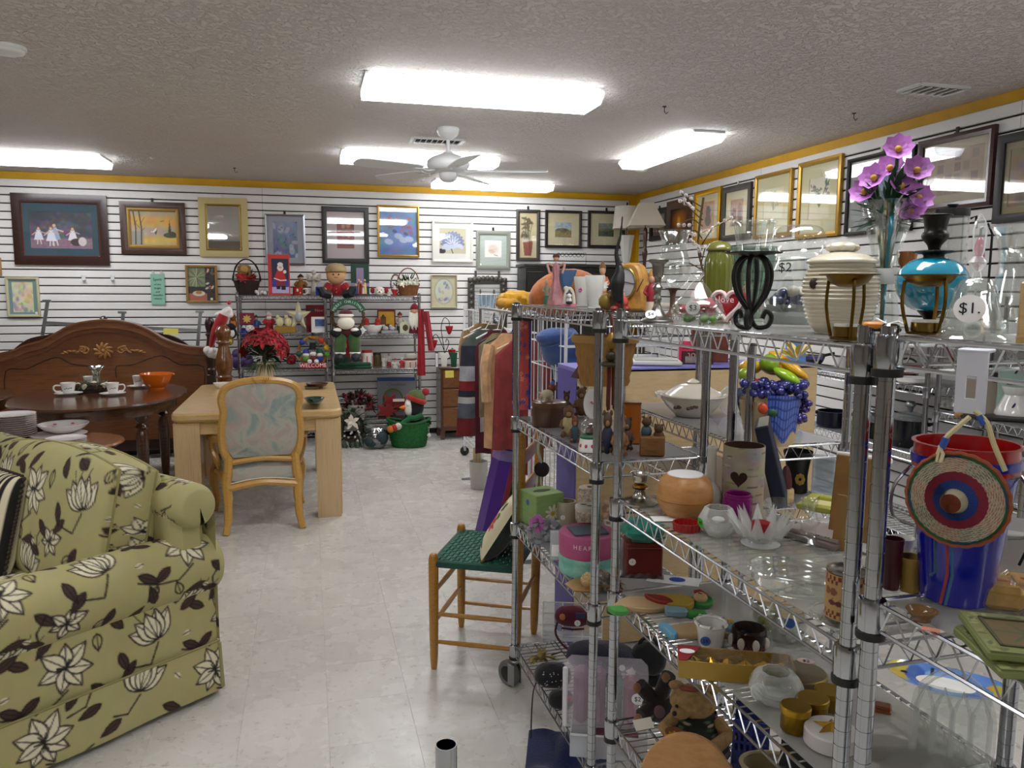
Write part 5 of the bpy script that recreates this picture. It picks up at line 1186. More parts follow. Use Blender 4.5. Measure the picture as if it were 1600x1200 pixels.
t,w_,h=put('gift_carton','dark red carton with white ribbon print behind the white frame','box',(479,483,511,505),XA[1]+.0,.3);h=.27;part('carton',G().box((0,.05,h/2),(w_,.06,h),b=.002),mt('#8a1426',.6),t);text('Noel',w_*.2,mt('#d8a0a8',.6),t,T(w_*.12,.019,h*.8));part('emblem',G().lathe([(0,0),(w_*.13,0),(w_*.13,.002),(0,.002)],16,Rx(PI/2)),mt('#4a3a3e',.6),t,T(-w_*.2,.019,h*.82))
PUT['Y']=8.04;t,w_,h=put('photo_frame','white photo frame with a blue winter print on the Christmas shelf','picture frame',(487,495,511,519),XA[1],.1);part('frame',G().box((0,0,h/2),(w_,.015,h),b=.003),WHITE,t,Rx(-.12));panel('print',Cv(30,26,'#3a5890').noise(.1,6,2).rect(0,.8,2,1,'#c8d4e4'),w_*.62,h*.55,t,Rx(-.12)@T(w_*.05,-.009,h*.3));part('stand',G().box((0,.05,h*.3),(.03,.004,h*.65),Rx(.3)),BLACK,t)
def candle_house(label,box,z,cols):
 t,w_,h=put('candle_holder',label,'candle holder',box,z,.6);part('base',G().box((0,0,h*.18),(w_,w_*.5,h*.36),b=.006),mt(cols[0],.45,.3),t)
 for k,x in enumerate((-.25,.15)):part('bird',G().ell((x*w_,0,h*.6),(w_*.18,w_*.14,h*.28)).ell((x*w_-w_*.1,-.01,h*.9),w_*.09),mt(cols[1],.5),t)
candle_house('gold tray with cream candle birds on the Christmas shelf',(430,492,462,520),XA[1],('#a07a2c','#d8cfa0'))
PUT['Y']=8.18
fig('plush Santa with white beard behind the poinsettia',(410,487,432,521),XA[1],('#a01822','#b02028','#d8a890'),'santa_plush','plush toy','#e4dcd4',beard='#e8e2d8')
plush_head('white plush snowman head with green hat behind the poinsettia',(380,507,402,523),XA[1],'#e4e2dc','#b02028','#c05020');PUT['Y']=8.0;fig('blue gowned ornament with white wreath collar hanging behind the poinsettia',(374,508,389,535),XA[1]-.08,('#20358c','#20358c','#20358c'),hat='#dcdce4')
PUT['Y']=8.2
fig('green hatted elf figurine on the Christmas shelf',(393,492,409,520),XA[1],('#23386c','#2c4c80','#c89878'),'elf_figurine',hat='#1e5236')
t,w_,h=put('gift_parcel','red parcel ornament with yellow star ribbon','box',(372,483,400,507),XA[1]+.04,.4);part('parcel',G().box((0,0,h/2),(w_*.8,.08,h*.6),b=.004),mt('#7a2438',.6),t);g=G();[g.leaf((0,-.045,h*.5),(math.cos(k*PI/4),0,math.sin(k*PI/4)),w_*.25,.02,(0,-1,0),0) for k in range(8)];part('star_ribbon',g,mt('#e0b860',.5),t);part('stand',G().box((0,0,-.01),(w_*.6,.06,.06)),mt('#5a2a20',.7),t)
def hang_bears():
 for k,(b,c,c2,lb) in enumerate((((357,490,372,516),'#7a4a1c','#c07020','brown plush reindeer hung on the shelf end post'),((352,505,372,530),'#1c1a1c','#e8e4e0','black and white plush penguin hung on the shelf end post'),((352,522,366,540),'#7a682c','#e0b838','yellow and olive plush bird hung on the shelf end post'))):
  t,w_,h=hang('hanging_plush',lb,'plush toy',b,7.93);part('body',G().ell((0,0,h*.4),(w_*.42,w_*.3,h*.38)),mt(c,.95),t);part('head',G().ell((0,-.02,h*.78),(w_*.32,w_*.28,h*.24)),mt(c,.95),t);part('belly',G().ell((0,-w_*.2,h*.38),(w_*.26,w_*.15,h*.25)),mt(c2,.9),t);part('loop',G().tube([(0,0,h*.95),(w_*.3,.05,h*1.05),(w_*.6,.08,h*1.1)],.003,5),mt('#b0a080',.7),t)
hang_bears()
def snow_wreath():
 t,w_,h=hang('welcome_wreath','round wreath with three snowmen and a red WELCOME board','wreath',(464,525,515,578),7.9);r=random.Random(4);g=G();R=w_*.42;cz=h*.55
 for q in range(4):g.tube([((R+.012*math.sin(k*1.7+q*2))*math.cos(2*PI*k/28),.012*math.cos(k*1.3+q),cz+(R+.012*math.sin(k*1.7+q*2))*math.sin(2*PI*k/28)) for k in range(28)],.007,5,True)
 part('twig_ring',g,mt('#b07a2c',.8),t)
 for s,c,hc in((-1,'#6a9a30','#3a3c8c'),(0,'#8c2430','#16161a'),(1,'#2444a0','#1e5c40')):
  x=s*w_*.2;part('snowman_body',G().ell((x,-.03,h*.34),(w_*.12,.035,h*.1)),cloth(c),t);part('snowman_head',G().ell((x,-.035,h*(.46+(.03 if s==0 else 0))),(w_*.1,.035,h*.075)),mt('#e8e4da',.8),t)
  L(t,'hat',[(.3,.52),(.3,.54),(.18,.545),(.19,.72),(0,.725)] if s==0 else[(.2,.5),(.2,.54),(.12,.62),(0,.64)],mt(hc,.8),w_,h,12,T(x,-.03,.03 if s==0 else 0),0)
  if s:part('mitten',G().ell((x*.5,-.07,h*.27),.022),mt('#efece4',.8),t)
 part('board',G().box((0,-.06,h*.15),(w_*.74,.012,h*.17),b=.006),mt('#b0181c',.5),t);text('WELCOME',w_*.165,STICK,t,T(0,-.068,h*.15))
 for k,(a,c) in enumerate(((2.4,'#2c3c9c'),(.9,'#c03420'),(.25,'#d8b020'),(-.2,'#5a9a30'),(3.3,'#1e4a2c'))):part('ornament',G().ell((R*math.cos(a),-.025,cz+R*math.sin(a)),.028),mt(c,.5),t)
 part('greenery',foliage(40,(0,-.01,cz),(R*1.1,.03,R*1.1),.05,.012,r,0),mt('#2c4a2a',.8),t);part('hanger',G().box((0,.02,h*1.03),(.02,.004,h*.14)),BLACK,t)
snow_wreath()
PUT['Y']=8.08
for lb,b,c,cl in(('white serving plate with green rim stacked on the lower Christmas shelf',(383,581,412,596),'#e8e6e0',.02),('long green gift carton on the lower Christmas shelf',(425,583,458,600),'#1c6a44',.05),('long glossy blue gift carton on the lower Christmas shelf',(460,581,506,597),'#1c2c9c',.06)):
 t,w_,h=put('gift_carton',lb,'box',b,XA[3],.5);part('carton',G().box((0,0,cl/2),(w_,.16,cl),Rz(.12),.004),mt(c,.3),t);part('lid_edge',G().box((0,0,cl+.004),(w_*1.0,.165,.012),Rz(.12)),mt('#dfe4e8' if 'green' in lb else c,.4),t)
for lb,b,c in(('purple tinsel garland heap on the third Christmas shelf',(366,535,392,571),'#4a3468'),('brown leather reindeer harness heap on the third Christmas shelf',(372,558,386,571),'#5a4420'),('red and white candy dish on the third Christmas shelf',(449,549,463,567),'#a02030')):
 t,w_,h=put('garland',lb,'decoration',b,XA[2],.6);r=random.Random(len(lb));g=G()
 for k in range(30):a=r.uniform(0,6);g.leaf((r.uniform(-.35,.35)*w_,r.uniform(-.05,.05),r.uniform(.1,.7)*h),(math.cos(a),math.sin(a)*.5,r.uniform(-.3,.8)),.06,.014)
 part('strands',g,mt(c,.35,.3),t);part('core',blob(G(),7,(0,0,h*.4),(w_*.3,.03,h*.2),h*.25,r),mt(c,.6),t)
 # right-hand Christmas unit
def santa_wreath():
 t,w_,h=hang('santa_wreath','twig wreath with MERRY CHRISTMAS banner and sitting plush Santa','wreath',(519,470,571,561),7.86);R=w_*.46;cz=h*.72;g=G()
 for q in range(5):g.tube([((R+.014*math.sin(k*1.9+q*2))*math.cos(2*PI*k/26),.014*math.cos(k*1.3+q),cz+(R+.014*math.sin(k*1.9+q*2))*math.sin(2*PI*k/26)) for k in range(26)],.007,5,True)
 part('twig_ring',g,mt('#5c4228',.9),t);g=G();v=[]
 for k in range(13):a=PI*(.12+.76*k/12);v+=[((R-.03)*math.cos(a),-.03,cz+(R-.03)*math.sin(a)),((R+.035)*math.cos(a),-.03,cz+(R+.035)*math.sin(a)),((R+.035)*math.cos(a),-.022,cz+(R+.035)*math.sin(a)),((R-.03)*math.cos(a),-.022,cz+(R-.03)*math.sin(a))]
 part('banner',G().add(v,[(4*k+q,4*k+(q+1)%4,4*k+4+(q+1)%4,4*k+4+q) for k in range(12) for q in range(4)]),mt('#2c5a44',.7),t)
 for k,ch in enumerate('MERRY CHRISTMAS'):a=PI*(.84-.68*k/14);text(ch,.036,mt('#c8dcc8',.7),t,T(R*math.cos(a),-.032,cz+R*math.sin(a))@Ry(PI/2-a)) if ch!=' ' else None
 part('coat',G().ell((-.02,-.06,h*.5),(w_*.3,.07,h*.13)),cloth('#5a1220'),t);part('beard',G().ell((-.02,-.12,h*.63),(w_*.25,.05,h*.11)),mt('#e8e4d4',.95,bump=.5,bs=90),t);part('head',G().ell((-.02,-.09,h*.7),(w_*.2,.06,h*.08)),mt('#d8b49a',.8),t);part('brow',G().ell((-.02,-.1,h*.755),(w_*.24,.06,h*.04)),mt('#ece8dc',.95),t);L(t,'cap',[(.4,.76),(.36,.82),(.1,.86),(0,.865)],cloth('#5a1220'),w_,h,14,T(-.02,-.08,0))
 for s in(-1,1):
  part('mitten',G().ell((s*w_*.3-.02,-.12,h*.47),(.05,.04,.045)),mt('#17171a',.8),t);part('cuff',G().ell((s*w_*.27-.02,-.115,h*.51),(.048,.045,.022)),mt('#eeeae2',.95),t)
  part('leg',G().tube([(s*.06-.01,-.06,h*.42),(s*.07-.01,-.11,h*.28),(s*.07-.01,-.11,h*.14)],[.06,.058,.05],10),cloth('#3c5c2c'),t);part('boot_cuff',G().ell((s*.07-.01,-.11,h*.12),(.055,.055,.02)),mt('#eeeae2',.95),t);part('boot',G().ell((s*.075-.01,-.14,h*.05),(.045,.075,.045)),mt('#26282c',.6),t)
 part('snowflake',G().box((0,0,0),(.07,.004,.012)).box((0,0,0),(.012,.004,.07)).box((0,0,0),(.05,.004,.012),Ry(.78)).box((0,0,0),(.012,.004,.05),Ry(.78)),STICK,t,T(w_*.42,-.05,h*.5));part('hanger',G().box((0,.02,h*1.0),(.02,.004,h*.1)),BLACK,t)
santa_wreath()
PUT['Y']=8.05
t,w_,h=put('candy_bowl','white bowl with small snowman and Santa perched on the rim','bowl',(567,500,598,519),XB[1]);L(t,'bowl',BOWL,PORC,w_,h*.62,22)
for x,c in((-.3,'#a82020'),(.25,'#a82020')):part('perched_figure',G().ell((x*w_,-.02,h*.7),(.03,.02,.05)).ell((x*w_,-.02,h*.98),.024),mt(c,.6),t)
PUT['Y']=8.18
t,w_,h=put('ornament_box','red edged yellow box with brown nativity silhouette','box',(590,483,618,518),XB[1],.3);part('carton',G().box((0,0,h/2),(w_,.07,h),b=.002),mt('#6c1818',.6),t);panel('print',Cv(50,60,'#c8961e').rect(.1,.25,.4,1,'#6a3a14').ell(.5,.75,.2,.15,'#6a3a14').ell(.25,.25,.08,.1,'#4a2810').noise(.04,8,2),w_*.85,h*.86,t,T(0,-.037,h*.04))
PUT['Y']=8.05
candle_house('silver tray with small silver birds on the Christmas shelf',(596,508,622,519),XB[1],('#a4a6a8','#b8babc'))
PUT['Y']=8.2;fig('small Santa and tree ornament group on the Christmas shelf',(616,487,634,518),XB[1],('#35502c','#b8b0a4','#c89878'),hat='#7a3020');PUT['Y']=8.02;t,w_,h=put('candle_house','pale green arched candle house on the Christmas shelf','candle holder',(625,503,642,519),XB[1],.6);part('house',G().prism([(-w_/2,0),(-w_/2,h*.7)]+[(w_/2*math.cos(a),h*.7+h*.3*math.sin(a)) for a in np.linspace(PI,0,9)]+[(w_/2,0)],.06),mt('#d2d8b4',.5),t);part('opening',G().ell((0,-.001,h*.5),(w_*.25,.004,h*.28)),mt('#5a4c34',.8),t)
def long_santa():
 t,w_,h=put('bearded_santa','Santa head figure with long white beard on the shelf end','figurine',(636,474,660,518),XB[1],.5);L(t,'robe',[(.8,0),(.75,.1),(.4,.5),(.3,.7)],mt('#6a1420',.8),w_,h,16);part('face',G().ell((0,-w_*.15,h*.73),(w_*.26,w_*.2,h*.12)),mt('#c89878',.7),t);L(t,'cap',[(.62,.8),(.55,.86),(.3,.97),(0,1.)],cloth('#8a1822'),w_,h,14);g=G();r=random.Random(3)
 for k in range(30):x=r.uniform(-.32,.32)*w_;g.tube([(x,-w_*.25,h*.7),(x*1.05,-w_*.42,h*.45),(x*.9,-w_*.45,h*r.uniform(.12,.3))],[.008,.009,.002],5)
 part('beard',g,mt('#eae6dc',.95),t)
long_santa()
def scarf():
 t,w_,h=hang('red_scarf','long plain red scarf hanging from the shelf end post','scarf',(648,484,672,587),7.98);CR_=cloth('#a80c20','#8a0a1a');g=G()
 g.grid(lambda u,v:(-w_*.35+u*w_*.55*(1-.35*v)+w_*.12*v,.012*math.sin(u*9+v*3),h*v),14,24);g.grid(lambda u,v:(-w_*.35+(1-u)*w_*.55*(1-.35*v)+w_*.12*v,.012+.012*math.sin(u*9+v*3+1),h*v),14,24);part('long_end',g,CR_,t)
 g=G().grid(lambda u,v:(w_*.05+u*w_*.4+w_*.35*(1-v),-.03+.014*math.sin(u*8),h*.38+h*.6*v),12,18).grid(lambda u,v:(w_*.05+(1-u)*w_*.4+w_*.35*(1-v),-.018+.014*math.sin(u*8),h*.38+h*.6*v),12,18);part('short_end',g,CR_,t)
scarf()
PUT['Y']=8.08
# third shelf of the right-hand Christmas unit
z=XB[2]
t,w_,h=put('treat_tin','red and green striped gift bag with a yellow face','bag',(525,531,547,573),z,.5);part('bag',G().box((0,0,h/2),(w_,.12,h),b=.006),mt('#8a1c20',.6),t);part('green_band',G().box((0,0,h*.2),(w_*1.01,.122,h*.2)),mt('#1c5a34',.6),t);part('face',G().ell((0,-.06,h*.82),(w_*.3,.03,h*.15)),mt('#d09a20',.6),t)
PUT['Y']=8.07
t,w_,h=put('green_throw','dark green folded fleece throw on the Christmas shelf','blanket',(527,561,584,581),z,.5);g=G();[g.box((-.02+.01*k,0,.02+.03*k),(w_*(1-.12*k),.2,.035),Rz(.1*k),.014) for k in range(2)];g.ell((-w_*.35,-.02,.08),(.09,.08,.07));part('folds',g,cloth('#0f4a30'),t)
for lb,b,cs,kw in(('brown plush reindeer lying on the green throw',(549,545,566,575),('#7a6a54','#8a7660','#94806a'),{}),('white lidded jar with red top and deer print',(565,547,583,573),None,{'jar':('#d8d4cc','#a82a20')}),('dark gold lantern ornament on the Christmas shelf',(581,551,596,573),None,{'jar':('#5a4826','#3c2c18')}),('white angel figurine beside the dark gold lantern',(594,553,605,575),('#d8d4cc','#dcd8d0','#d8c0ac'),{}),('red robed angel figurine on the Christmas shelf',(603,549,613,575),('#a02a28','#d8d0c8','#d0a890'),{}),('white teapot shaped Santa ornament',(611,560,624,576),('#dcd4cc','#d8d0c8','#d8b0a0'),{'hat':'#a82a28'}),('small red Santa ornament beside striped cups',(623,558,633,576),('#a82a28','#b8302c','#dcd0c4'),{'hat':'#e4e0da'}),('red and white candy striped cup',(631,561,651,576),None,{'jar':('#d8ccc0','#9a3028')}),('round white tin with green leaf print on the striped cup',(632,552,650,561),None,{'jar':('#ccc8bc','#c4c0b4')})):
 PUT['Y']=8.22 if('reindeer' in lb or 'lantern' in lb or 'red robed' in lb) else 8.07
 zz=z+(.10 if 'on the striped cup' in lb else 0)+(.05 if 'lying' in lb else 0)
 if cs:fig(lb,b,zz,cs,hat=kw.get('hat'))
 else:
  c1,c2=kw['jar'];t,w_,h=put('holiday_jar',lb,'jar',b,zz,.9,.3);h=min(h,.105) if 'striped cup' in lb and 'tin' not in lb else h
  L(t,'jar',[(.9,0),(1,.08),(1,.8),(.85,.84)],mt(c1,.35),w_,h,20);L(t,'lid',[(.9,.82),(.92,.84),(.9,1.),(0,1.)],mt(c2,.4),w_,h,20,None,0)
  g=G();[g.box((w_*.5*math.sin(q),-w_*.5*math.cos(q),h*.4),(.008,.008,h*.6),Rz(q)) for q in np.linspace(-1,1,5)];part('stripes',g,mt(c2,.5),t)
  # lower shelf and floor
z=XB[3]
PUT['Y']=8.08
t,w_,h=put('berry_bush','white pot of dark red berries and leaves on the lowest shelf','plant',(545,632,573,662),z);L(t,'pot',POTP,mt('#c9c6bc',.5),w_,h,22);r=random.Random(6);part('foliage',foliage(110,(-.02,0,h*1.15),(w_*.9,w_*.6,h*.7),.08,.03,r,.1),mt('#20261c',.8),t);part('berry_cluster',blob(G(),60,(-.0,-.05,h*1.25),(w_*.8,w_*.5,h*.5),.017,r),mt('#6a141c',.35),t)
PUT['Y']=8.1
t,w_,h=put('boxed_picture','large flat grey and blue boxed picture leaning at the shelf back','box',(590,592,650,662),z+.0,.1);part('carton',G().box((0,.16,h/2),(w_,.03,h),b=.003),mt('#8a8c90',.6),t);part('blue_header',G().box((0,.142,h*.95),(w_*.98,.004,h*.09)),mt('#2c4c8c',.5),t);text('Christmas',w_*.12,mt('#4a5a80',.6),t,T(0,.142,h*.82))
t,w_,h=put('red_star_decor','red metal star and poinsettia table decoration on the lowest shelf','decoration',(585,610,645,664),z,.4);g=G()
for cx_,cz_,R_,d_ in((-.18,.3,.34,-.06),(.2,.5,.3,0),(-.05,.62,.3,.03)):pts=[(cx_*w_+(R_ if k%2==0 else R_*.42)*w_*math.sin(PI*k/5+.4),cz_*h+(R_ if k%2==0 else R_*.42)*h*math.cos(PI*k/5+.4)) for k in range(10)];g.prism(pts,.015,T(0,d_,0))
part('stars',g,mt('#8a1c1c',.5),t);part('hoop',G().tube([(w_*.25*math.cos(a),.08,h*.62+h*.42*math.sin(a)) for a in np.linspace(0,2*PI,22)[:-1]],.012,6,True),mt('#5c6a38',.7),t);part('price_card',G().box((w_*.14,-.03,h*.66),(w_*.3,.003,h*.1)),mt('#e8d8d4',.7),t);part('twig_nest',G().tube([(w_*.2+w_*.2*math.cos(a)*(1+.1*math.sin(3*a)),.02,h*.18+.06*math.sin(a)) for a in np.linspace(0,12,50)],.01,5),mt('#4a3420',.9),t);part('base',G().box((0,0,.01),(w_*.8,.1,.02)),mt('#4a2018',.7),t)
PUT['Y']=7.74
def penguin_basket():
 t,w_,h=put('wicker_basket','green wicker oval basket on the floor by the drawer cabinet','basket',(606,650,672,693),0,.5,.4);weave('basket_body',t,[(.72,0),(.8,.1),(.92,.6),(1.,1)],26,mt('#176028',.7,var=.2,vs=50),w_,h*.8,9,sy=.6)
 part('rim',G().tube([(w_*.5*math.cos(a),w_*.31*math.sin(a),h*(.8+.12*math.cos(a)**2)) for a in np.linspace(0,2*PI,40)[:-1]],.014,7,True),mt('#145424',.7),t);part('handle_gap',G().box((w_*.46,-w_*.1,h*.78),(.02,.1,.035),Rz(.3)),mt('#0c1c10',.8),t);part('hanging_charm',G().tube([(w_*.46,-w_*.2,h*.7),(w_*.47,-w_*.22,h*.5)],.002,5).ell((w_*.47,-w_*.22,h*.42),.02,8,6),mt('#d8d4cc',.6),t)
 c=np.array(t.location);p=thing('penguin_plush','plush penguin in red knit hat and green scarf sitting in the basket','plush toy',(c[0],c[1],h*.55),t.rotation_euler[2]);PW=w_
 part('body',G().ell((.05,.02,.06),(PW*.3,PW*.22,.12)),cloth('#0e0e12'),p);part('head',G().ell((PW*.14,0,.24),(PW*.22,PW*.19,.125),20,12),cloth('#0f0f14'),p);part('face',G().ell((PW*.01,-PW*.07,.23),(PW*.11,PW*.13,.09)),mt('#ece8e0',.9),p);part('beak',G().lathe([(.024,0),(.014,.04),(0,.07)],10,T(-PW*.08,-PW*.1,.235)@Rz(.5)@Ry(-PI/2)),mt('#e07a1c',.7),p)
 part('eye',G().ell((-PW*.01,-PW*.195,.27),(.018,.008,.022)),mt('#f4f4f0',.5),p);L(p,'knit_hat',[(.42,0),(.44,.2),(.38,.6),(.15,.95),(0,1)],cloth('#5a6a38'),PW,.1,18,T(PW*.17,0,.305)@Ry(.35));L(p,'hat_brim',[(.46,-.1),(.5,.1),(.48,.35),(.42,.4)],cloth('#b82a20'),PW,.1,18,T(PW*.17,0,.295)@Ry(.35));part('pompom',G().ell((PW*.4,0,.38),.038),cloth('#b01c28'),p)
 part('scarf',G().tube([(-PW*.02,-PW*.17,.13),(PW*.15,-PW*.2,.13),(PW*.3,-PW*.1,.15)],.03,8).tube([(PW*.0,-PW*.18,.12),(-PW*.2,-PW*.26,.06),(-PW*.32,-PW*.3,.04)],[.03,.03,.025],8),cloth('#1c6a3c'),p)
 for k,cc in enumerate(('#d8d4c8','#b82418','#e07a1c')):part('scarf_stripe',G().ell((-PW*(.24+.09*k),-PW*(.3+.02*k),.06-.012*k),(.035,.035,.035)),cloth(cc),p)
penguin_basket();PUT['Y']=7.72
t,w_,h=put('plastic_bag','dark goods in a crumpled clear plastic bag on the floor','bag',(568,662,606,692),0,.8);r=random.Random(2);part('contents',blob(G(),14,(0,0,h*.35),(w_*.25,w_*.2,h*.2),h*.26,r),mt('#26383c',.7),t);part('film',G().ell((0,0,h*.42),(w_*.48,w_*.36,h*.45),26,16,None,lambda p:1+.12*math.sin(9*p[0]+7*p[2])*math.cos(8*p[1]+3*p[0])),glass('#e8f0f2',.25,.08),t)
PUT['Y']=7.86;t,w_,h=put('floor_wreath','frosted evergreen wreath with white flower standing behind the table leg','wreath',(524,640,572,692),0,.3);r=random.Random(9);g=G();g2=G()
for k in range(260):a=r.uniform(0,6.28);(g if k%2 else g2).leaf((w_*.32*math.cos(a),r.uniform(-.05,.05),h*.5+h*.34*math.sin(a)),(math.cos(a+r.uniform(-.9,.9)),r.uniform(-.8,.3),math.sin(a+r.uniform(-.9,.9))),.11,.022)
part('needles',g,mt('#4a5a44',.8),t);part('frosted_needles',g2,mt('#7c8a78',.8),t);part('ring',G().tube([(w_*.32*math.cos(2*PI*k/24),0,h*.5+h*.34*math.sin(2*PI*k/24)) for k in range(24)],.04,7,True),mt('#33302a',.9),t);g=G();poinsettia(g,(w_*.05,-.09,h*.72),(0,-1,.2),.08,r,5);part('white_flower',g,mt('#e4dccc',.7),t);part('berry_cluster',blob(G(),16,(w_*.1,-.06,h*.4),(w_*.3,.04,h*.25),.012,r),mt('#d8d4cc',.4),t)
PUT['Y']=8.2
t,w_,h=put('dark_garland','dark red tinsel garland and pine on the floor behind the pale table','decoration',(556,612,590,664),z+0.,.4);r=random.Random(12);part('garland',foliage(120,(0,0,h*.45),(w_*.5,.08,h*.45),.07,.02,r,0),mt('#3c1a1c',.6,.2),t);part('lights',blob(G(),14,(0,-.05,h*.4),(w_*.4,.05,h*.35),.008,r),mt('#d8d0d0',.3),t)
# ---- on the drawer cabinet
zc=.762
PUT['Y']=8.10
t,w_,h=put('flower_pot','small white square planter on the drawer cabinet','planter',(686,552,702,572),zc);L(t,'pot',POTP,WHITE,w_,h,4,M=Rz(PI/4),sm=0);t,w_,h=put('flower_pot','small dark green square planter on the drawer cabinet','planter',(701,551,717,571),zc);L(t,'pot',POTP,mt('#124a34',.5),w_,h,4,M=Rz(PI/4),sm=0)
t,w_,h=put('black_book','upright black book at the corner of the drawer cabinet','book',(678,551,687,572),zc,.4);part('cover',G().box((0,.0,h/2),(.035,.12,h),b=.002),BLACK,t);part('pages',G().box((0,-.002,h/2),(.026,.118,h*.97)),WHITE,t)
PUT['Y']=8.27
def iron_stand():
 t,w_,h=put('candle_stand','scrolled black iron stand with three red glass votive cups','candle holder',(674,496,713,560),zc,.3);h=h;g=G()
 for pts in([(0,0),(.02,.3),(-.05,.55),(-.1,.8),(.02,.99),(.2,.93),(.22,.8)],[(.02,.3),(-.25,.62),(-.42,.6),(-.38,.5)],[(.0,.2),(.2,.45),(.12,.55),(.08,.48)],[(0,.05),(.3,.2),(.36,.35),(.28,.32)],[(0,.02),(-.15,0)],[(0,.02),(.18,0)]):g.tube(smooth_poly([(x*w_,0,z_*h) for x,z_ in pts],4),.0045,6)
 g.lathe([(.07,0),(.07,.006),(.01,.01),(0,.012)],14);part('scroll_frame',g,IRON,t)
 for x,z_ in((.22,.66),(-.40,.36),(.32,.16)):part('votive_cup',G().lathe(sprof([(0,0),(.012,.005),(.03,.04),(.042,.085),(.038,.085),(.026,.04),(0,.01)],2),14),mt('#b01418',.2,coat=.5),t,T(x*w_,0,z_*h-.01))
iron_stand()
PUT['Y']=None
# ================ goods on the wire shelves
GLS=glass('#fafcfb',.13);GLT=glass('#f8fbfa',.08);GREENG=glass('#6a7430',.14);CRY=crystal()
def tput(t_):PUT['Y']=None;PUT['t']=t_
E0=.0055
# ---------------- top of the far unit
zt=ZM[0]+E0
tput(.10)
def lady():
 t,w_,h=put('lady_figurine','tall dusty pink lady figurine in a long flowing gown','figurine',(852,394,884,483),zt);P=mt('#b0787c',.55,var=.12,vs=30)
 L(t,'gown',[(.85,0),(.8,.06),(.6,.2),(.38,.4),(.3,.55),(.36,.66),(.3,.74),(.12,.8)],P,w_,h,22,wob=lambda a,z:1+.1*math.cos(7*a+z*20));part('head',G().ell((0,0,h*.88),(w_*.14,w_*.14,h*.055)),mt('#c89a80',.6),t);part('hair',G().ell((0,w_*.03,h*.92),(w_*.17,w_*.17,h*.055)),mt('#5a3420',.7),t)
 for s in(-1,1):part('arm',G().tube(smooth_poly([(s*w_*.16,0,h*.74),(s*w_*.42,-.01,h*.78),(s*w_*.3,-.02,h*.6)],3),w_*.06,7),mt('#c09484',.6),t)
lady()
fig('small green and cream robed figurine behind the pink lady',(846,432,862,478),zt,('#3f7a5c','#a8a088','#c8a890'))
tput(.05);t,w_,h=put('panda_figurine','white archway figurine with a small panda and pink base','figurine',(876,446,902,484),zt);part('base',G().lathe([(.45*w_,0),(.45*w_,h*.12),(.38*w_,h*.15)],18,sy=.6),mt('#c87a84',.5),t);part('arch',arch(w_*.6,h*.75,w_*.1,h*.12).ell((-.01,.01,h*.85),w_*.16),mt('#cfc8b8',.6),t);part('panda',G().ell((0,-.012,h*.3),(w_*.17,w_*.14,h*.16)).ell((0,-.016,h*.52),w_*.14),mt('#e0dcd4',.7),t);part('panda_markings',G().ell((-w_*.12,-.014,h*.62),w_*.055).ell((w_*.12,-.014,h*.62),w_*.055).ell((0,-.02,h*.2),(w_*.2,w_*.14,h*.07)),BLACK,t)
tput(.12)
def frosted(label,box,flower):
 t,w_,h=put('frosted_vase',label,'vase',box,zt);g=G();n=22;v=[];F_=film('#d9dad2',.55,.2)
 part('body',G().lathe([(.62*w_/2,0),(.66*w_/2,h*.05),(.8*w_/2,h*.5),(w_/2,h*.96),(.94*w_/2,h),(.86*w_/2,h*.94),(.7*w_/2,h*.5),(.5*w_/2,h*.06)],n,sy=.6,cap=False,wob=lambda a,z:1+.07*math.cos(9*a)*(z/h)),F_,t)
 if flower:g=G();[g.ell((w_*(-.1+.07*math.cos(k*1.26)),-w_*.27,h*(.55+.05*math.sin(k*1.26))),(w_*.06,.003,w_*.06),8,5) for k in range(5)];part('painted_flower',g,mt('#b8588a',.5),t)
 part('base',G().box((0,0,h*.02),(w_*.7,w_*.4,h*.06),b=.003),F_,t)
frosted('frosted white ruffled vase with painted pink flower',(896,432,922,482),True);tput(.06);frosted('frosted clear ruffled glass block vase beside the painted one',(913,430,944,486),False)
tput(.2);t,w_,h=put('blue_vase','slate blue ruffled tulip vase behind the figurines','vase',(870,424,899,478),zt);L(t,'body',[(.4,0),(.3,.1),(.25,.3),(.6,.6),(1,1),(.92,1),(.5,.58),(.18,.3)],mt('#4f6c94',.4),w_,h,24,wob=lambda a,z:1+.08*math.cos(6*a))
tput(.22);fig('kneeling figurine in an orange robe behind the frosted vases',(928,408,953,478),zt,('#b86a3c','#c2703c','#c89a7c'),hat='#7a5428')
tput(.16);angel('small pearl white winged angel between vase and clock',(924,430,948,484),zt,mt('#d2ccc4',.5))
def black_cat():
 tput(.03);t,w_,h=put('cat_figurine','slim black cat figurine with very long upright tail','figurine',(955,338,974,488),zt);BK=mt('#0b0b0c',.4)
 part('body',G().tube(smooth_poly([(0,0,h*.1),(-.002,0,h*.28),(.004,0,h*.4),(.002,0,h*.5)],4),[.012,.014,.016,.018,.02,.02,.018,.016,.014,.012,.01,.008,.006],10),BK,t);part('tail',G().tube(smooth_poly([(.002,0,h*.48),(-.006,0,h*.62),(.002,0,h*.76),(.006,0,h*.88),(.008,0,h*1.)],4),[.009,.008,.007,.006,.005,.005,.004,.004,.004,.003,.003,.003,.003,.002,.002,.002,.001],7),BK,t)
 for s in(-1,1):part('leg',G().tube([(s*.008,0,h*.26),(s*.012,-.004,h*.1),(s*.012,-.008,0)],[.006,.0045,.004],7),BK,t)
black_cat()
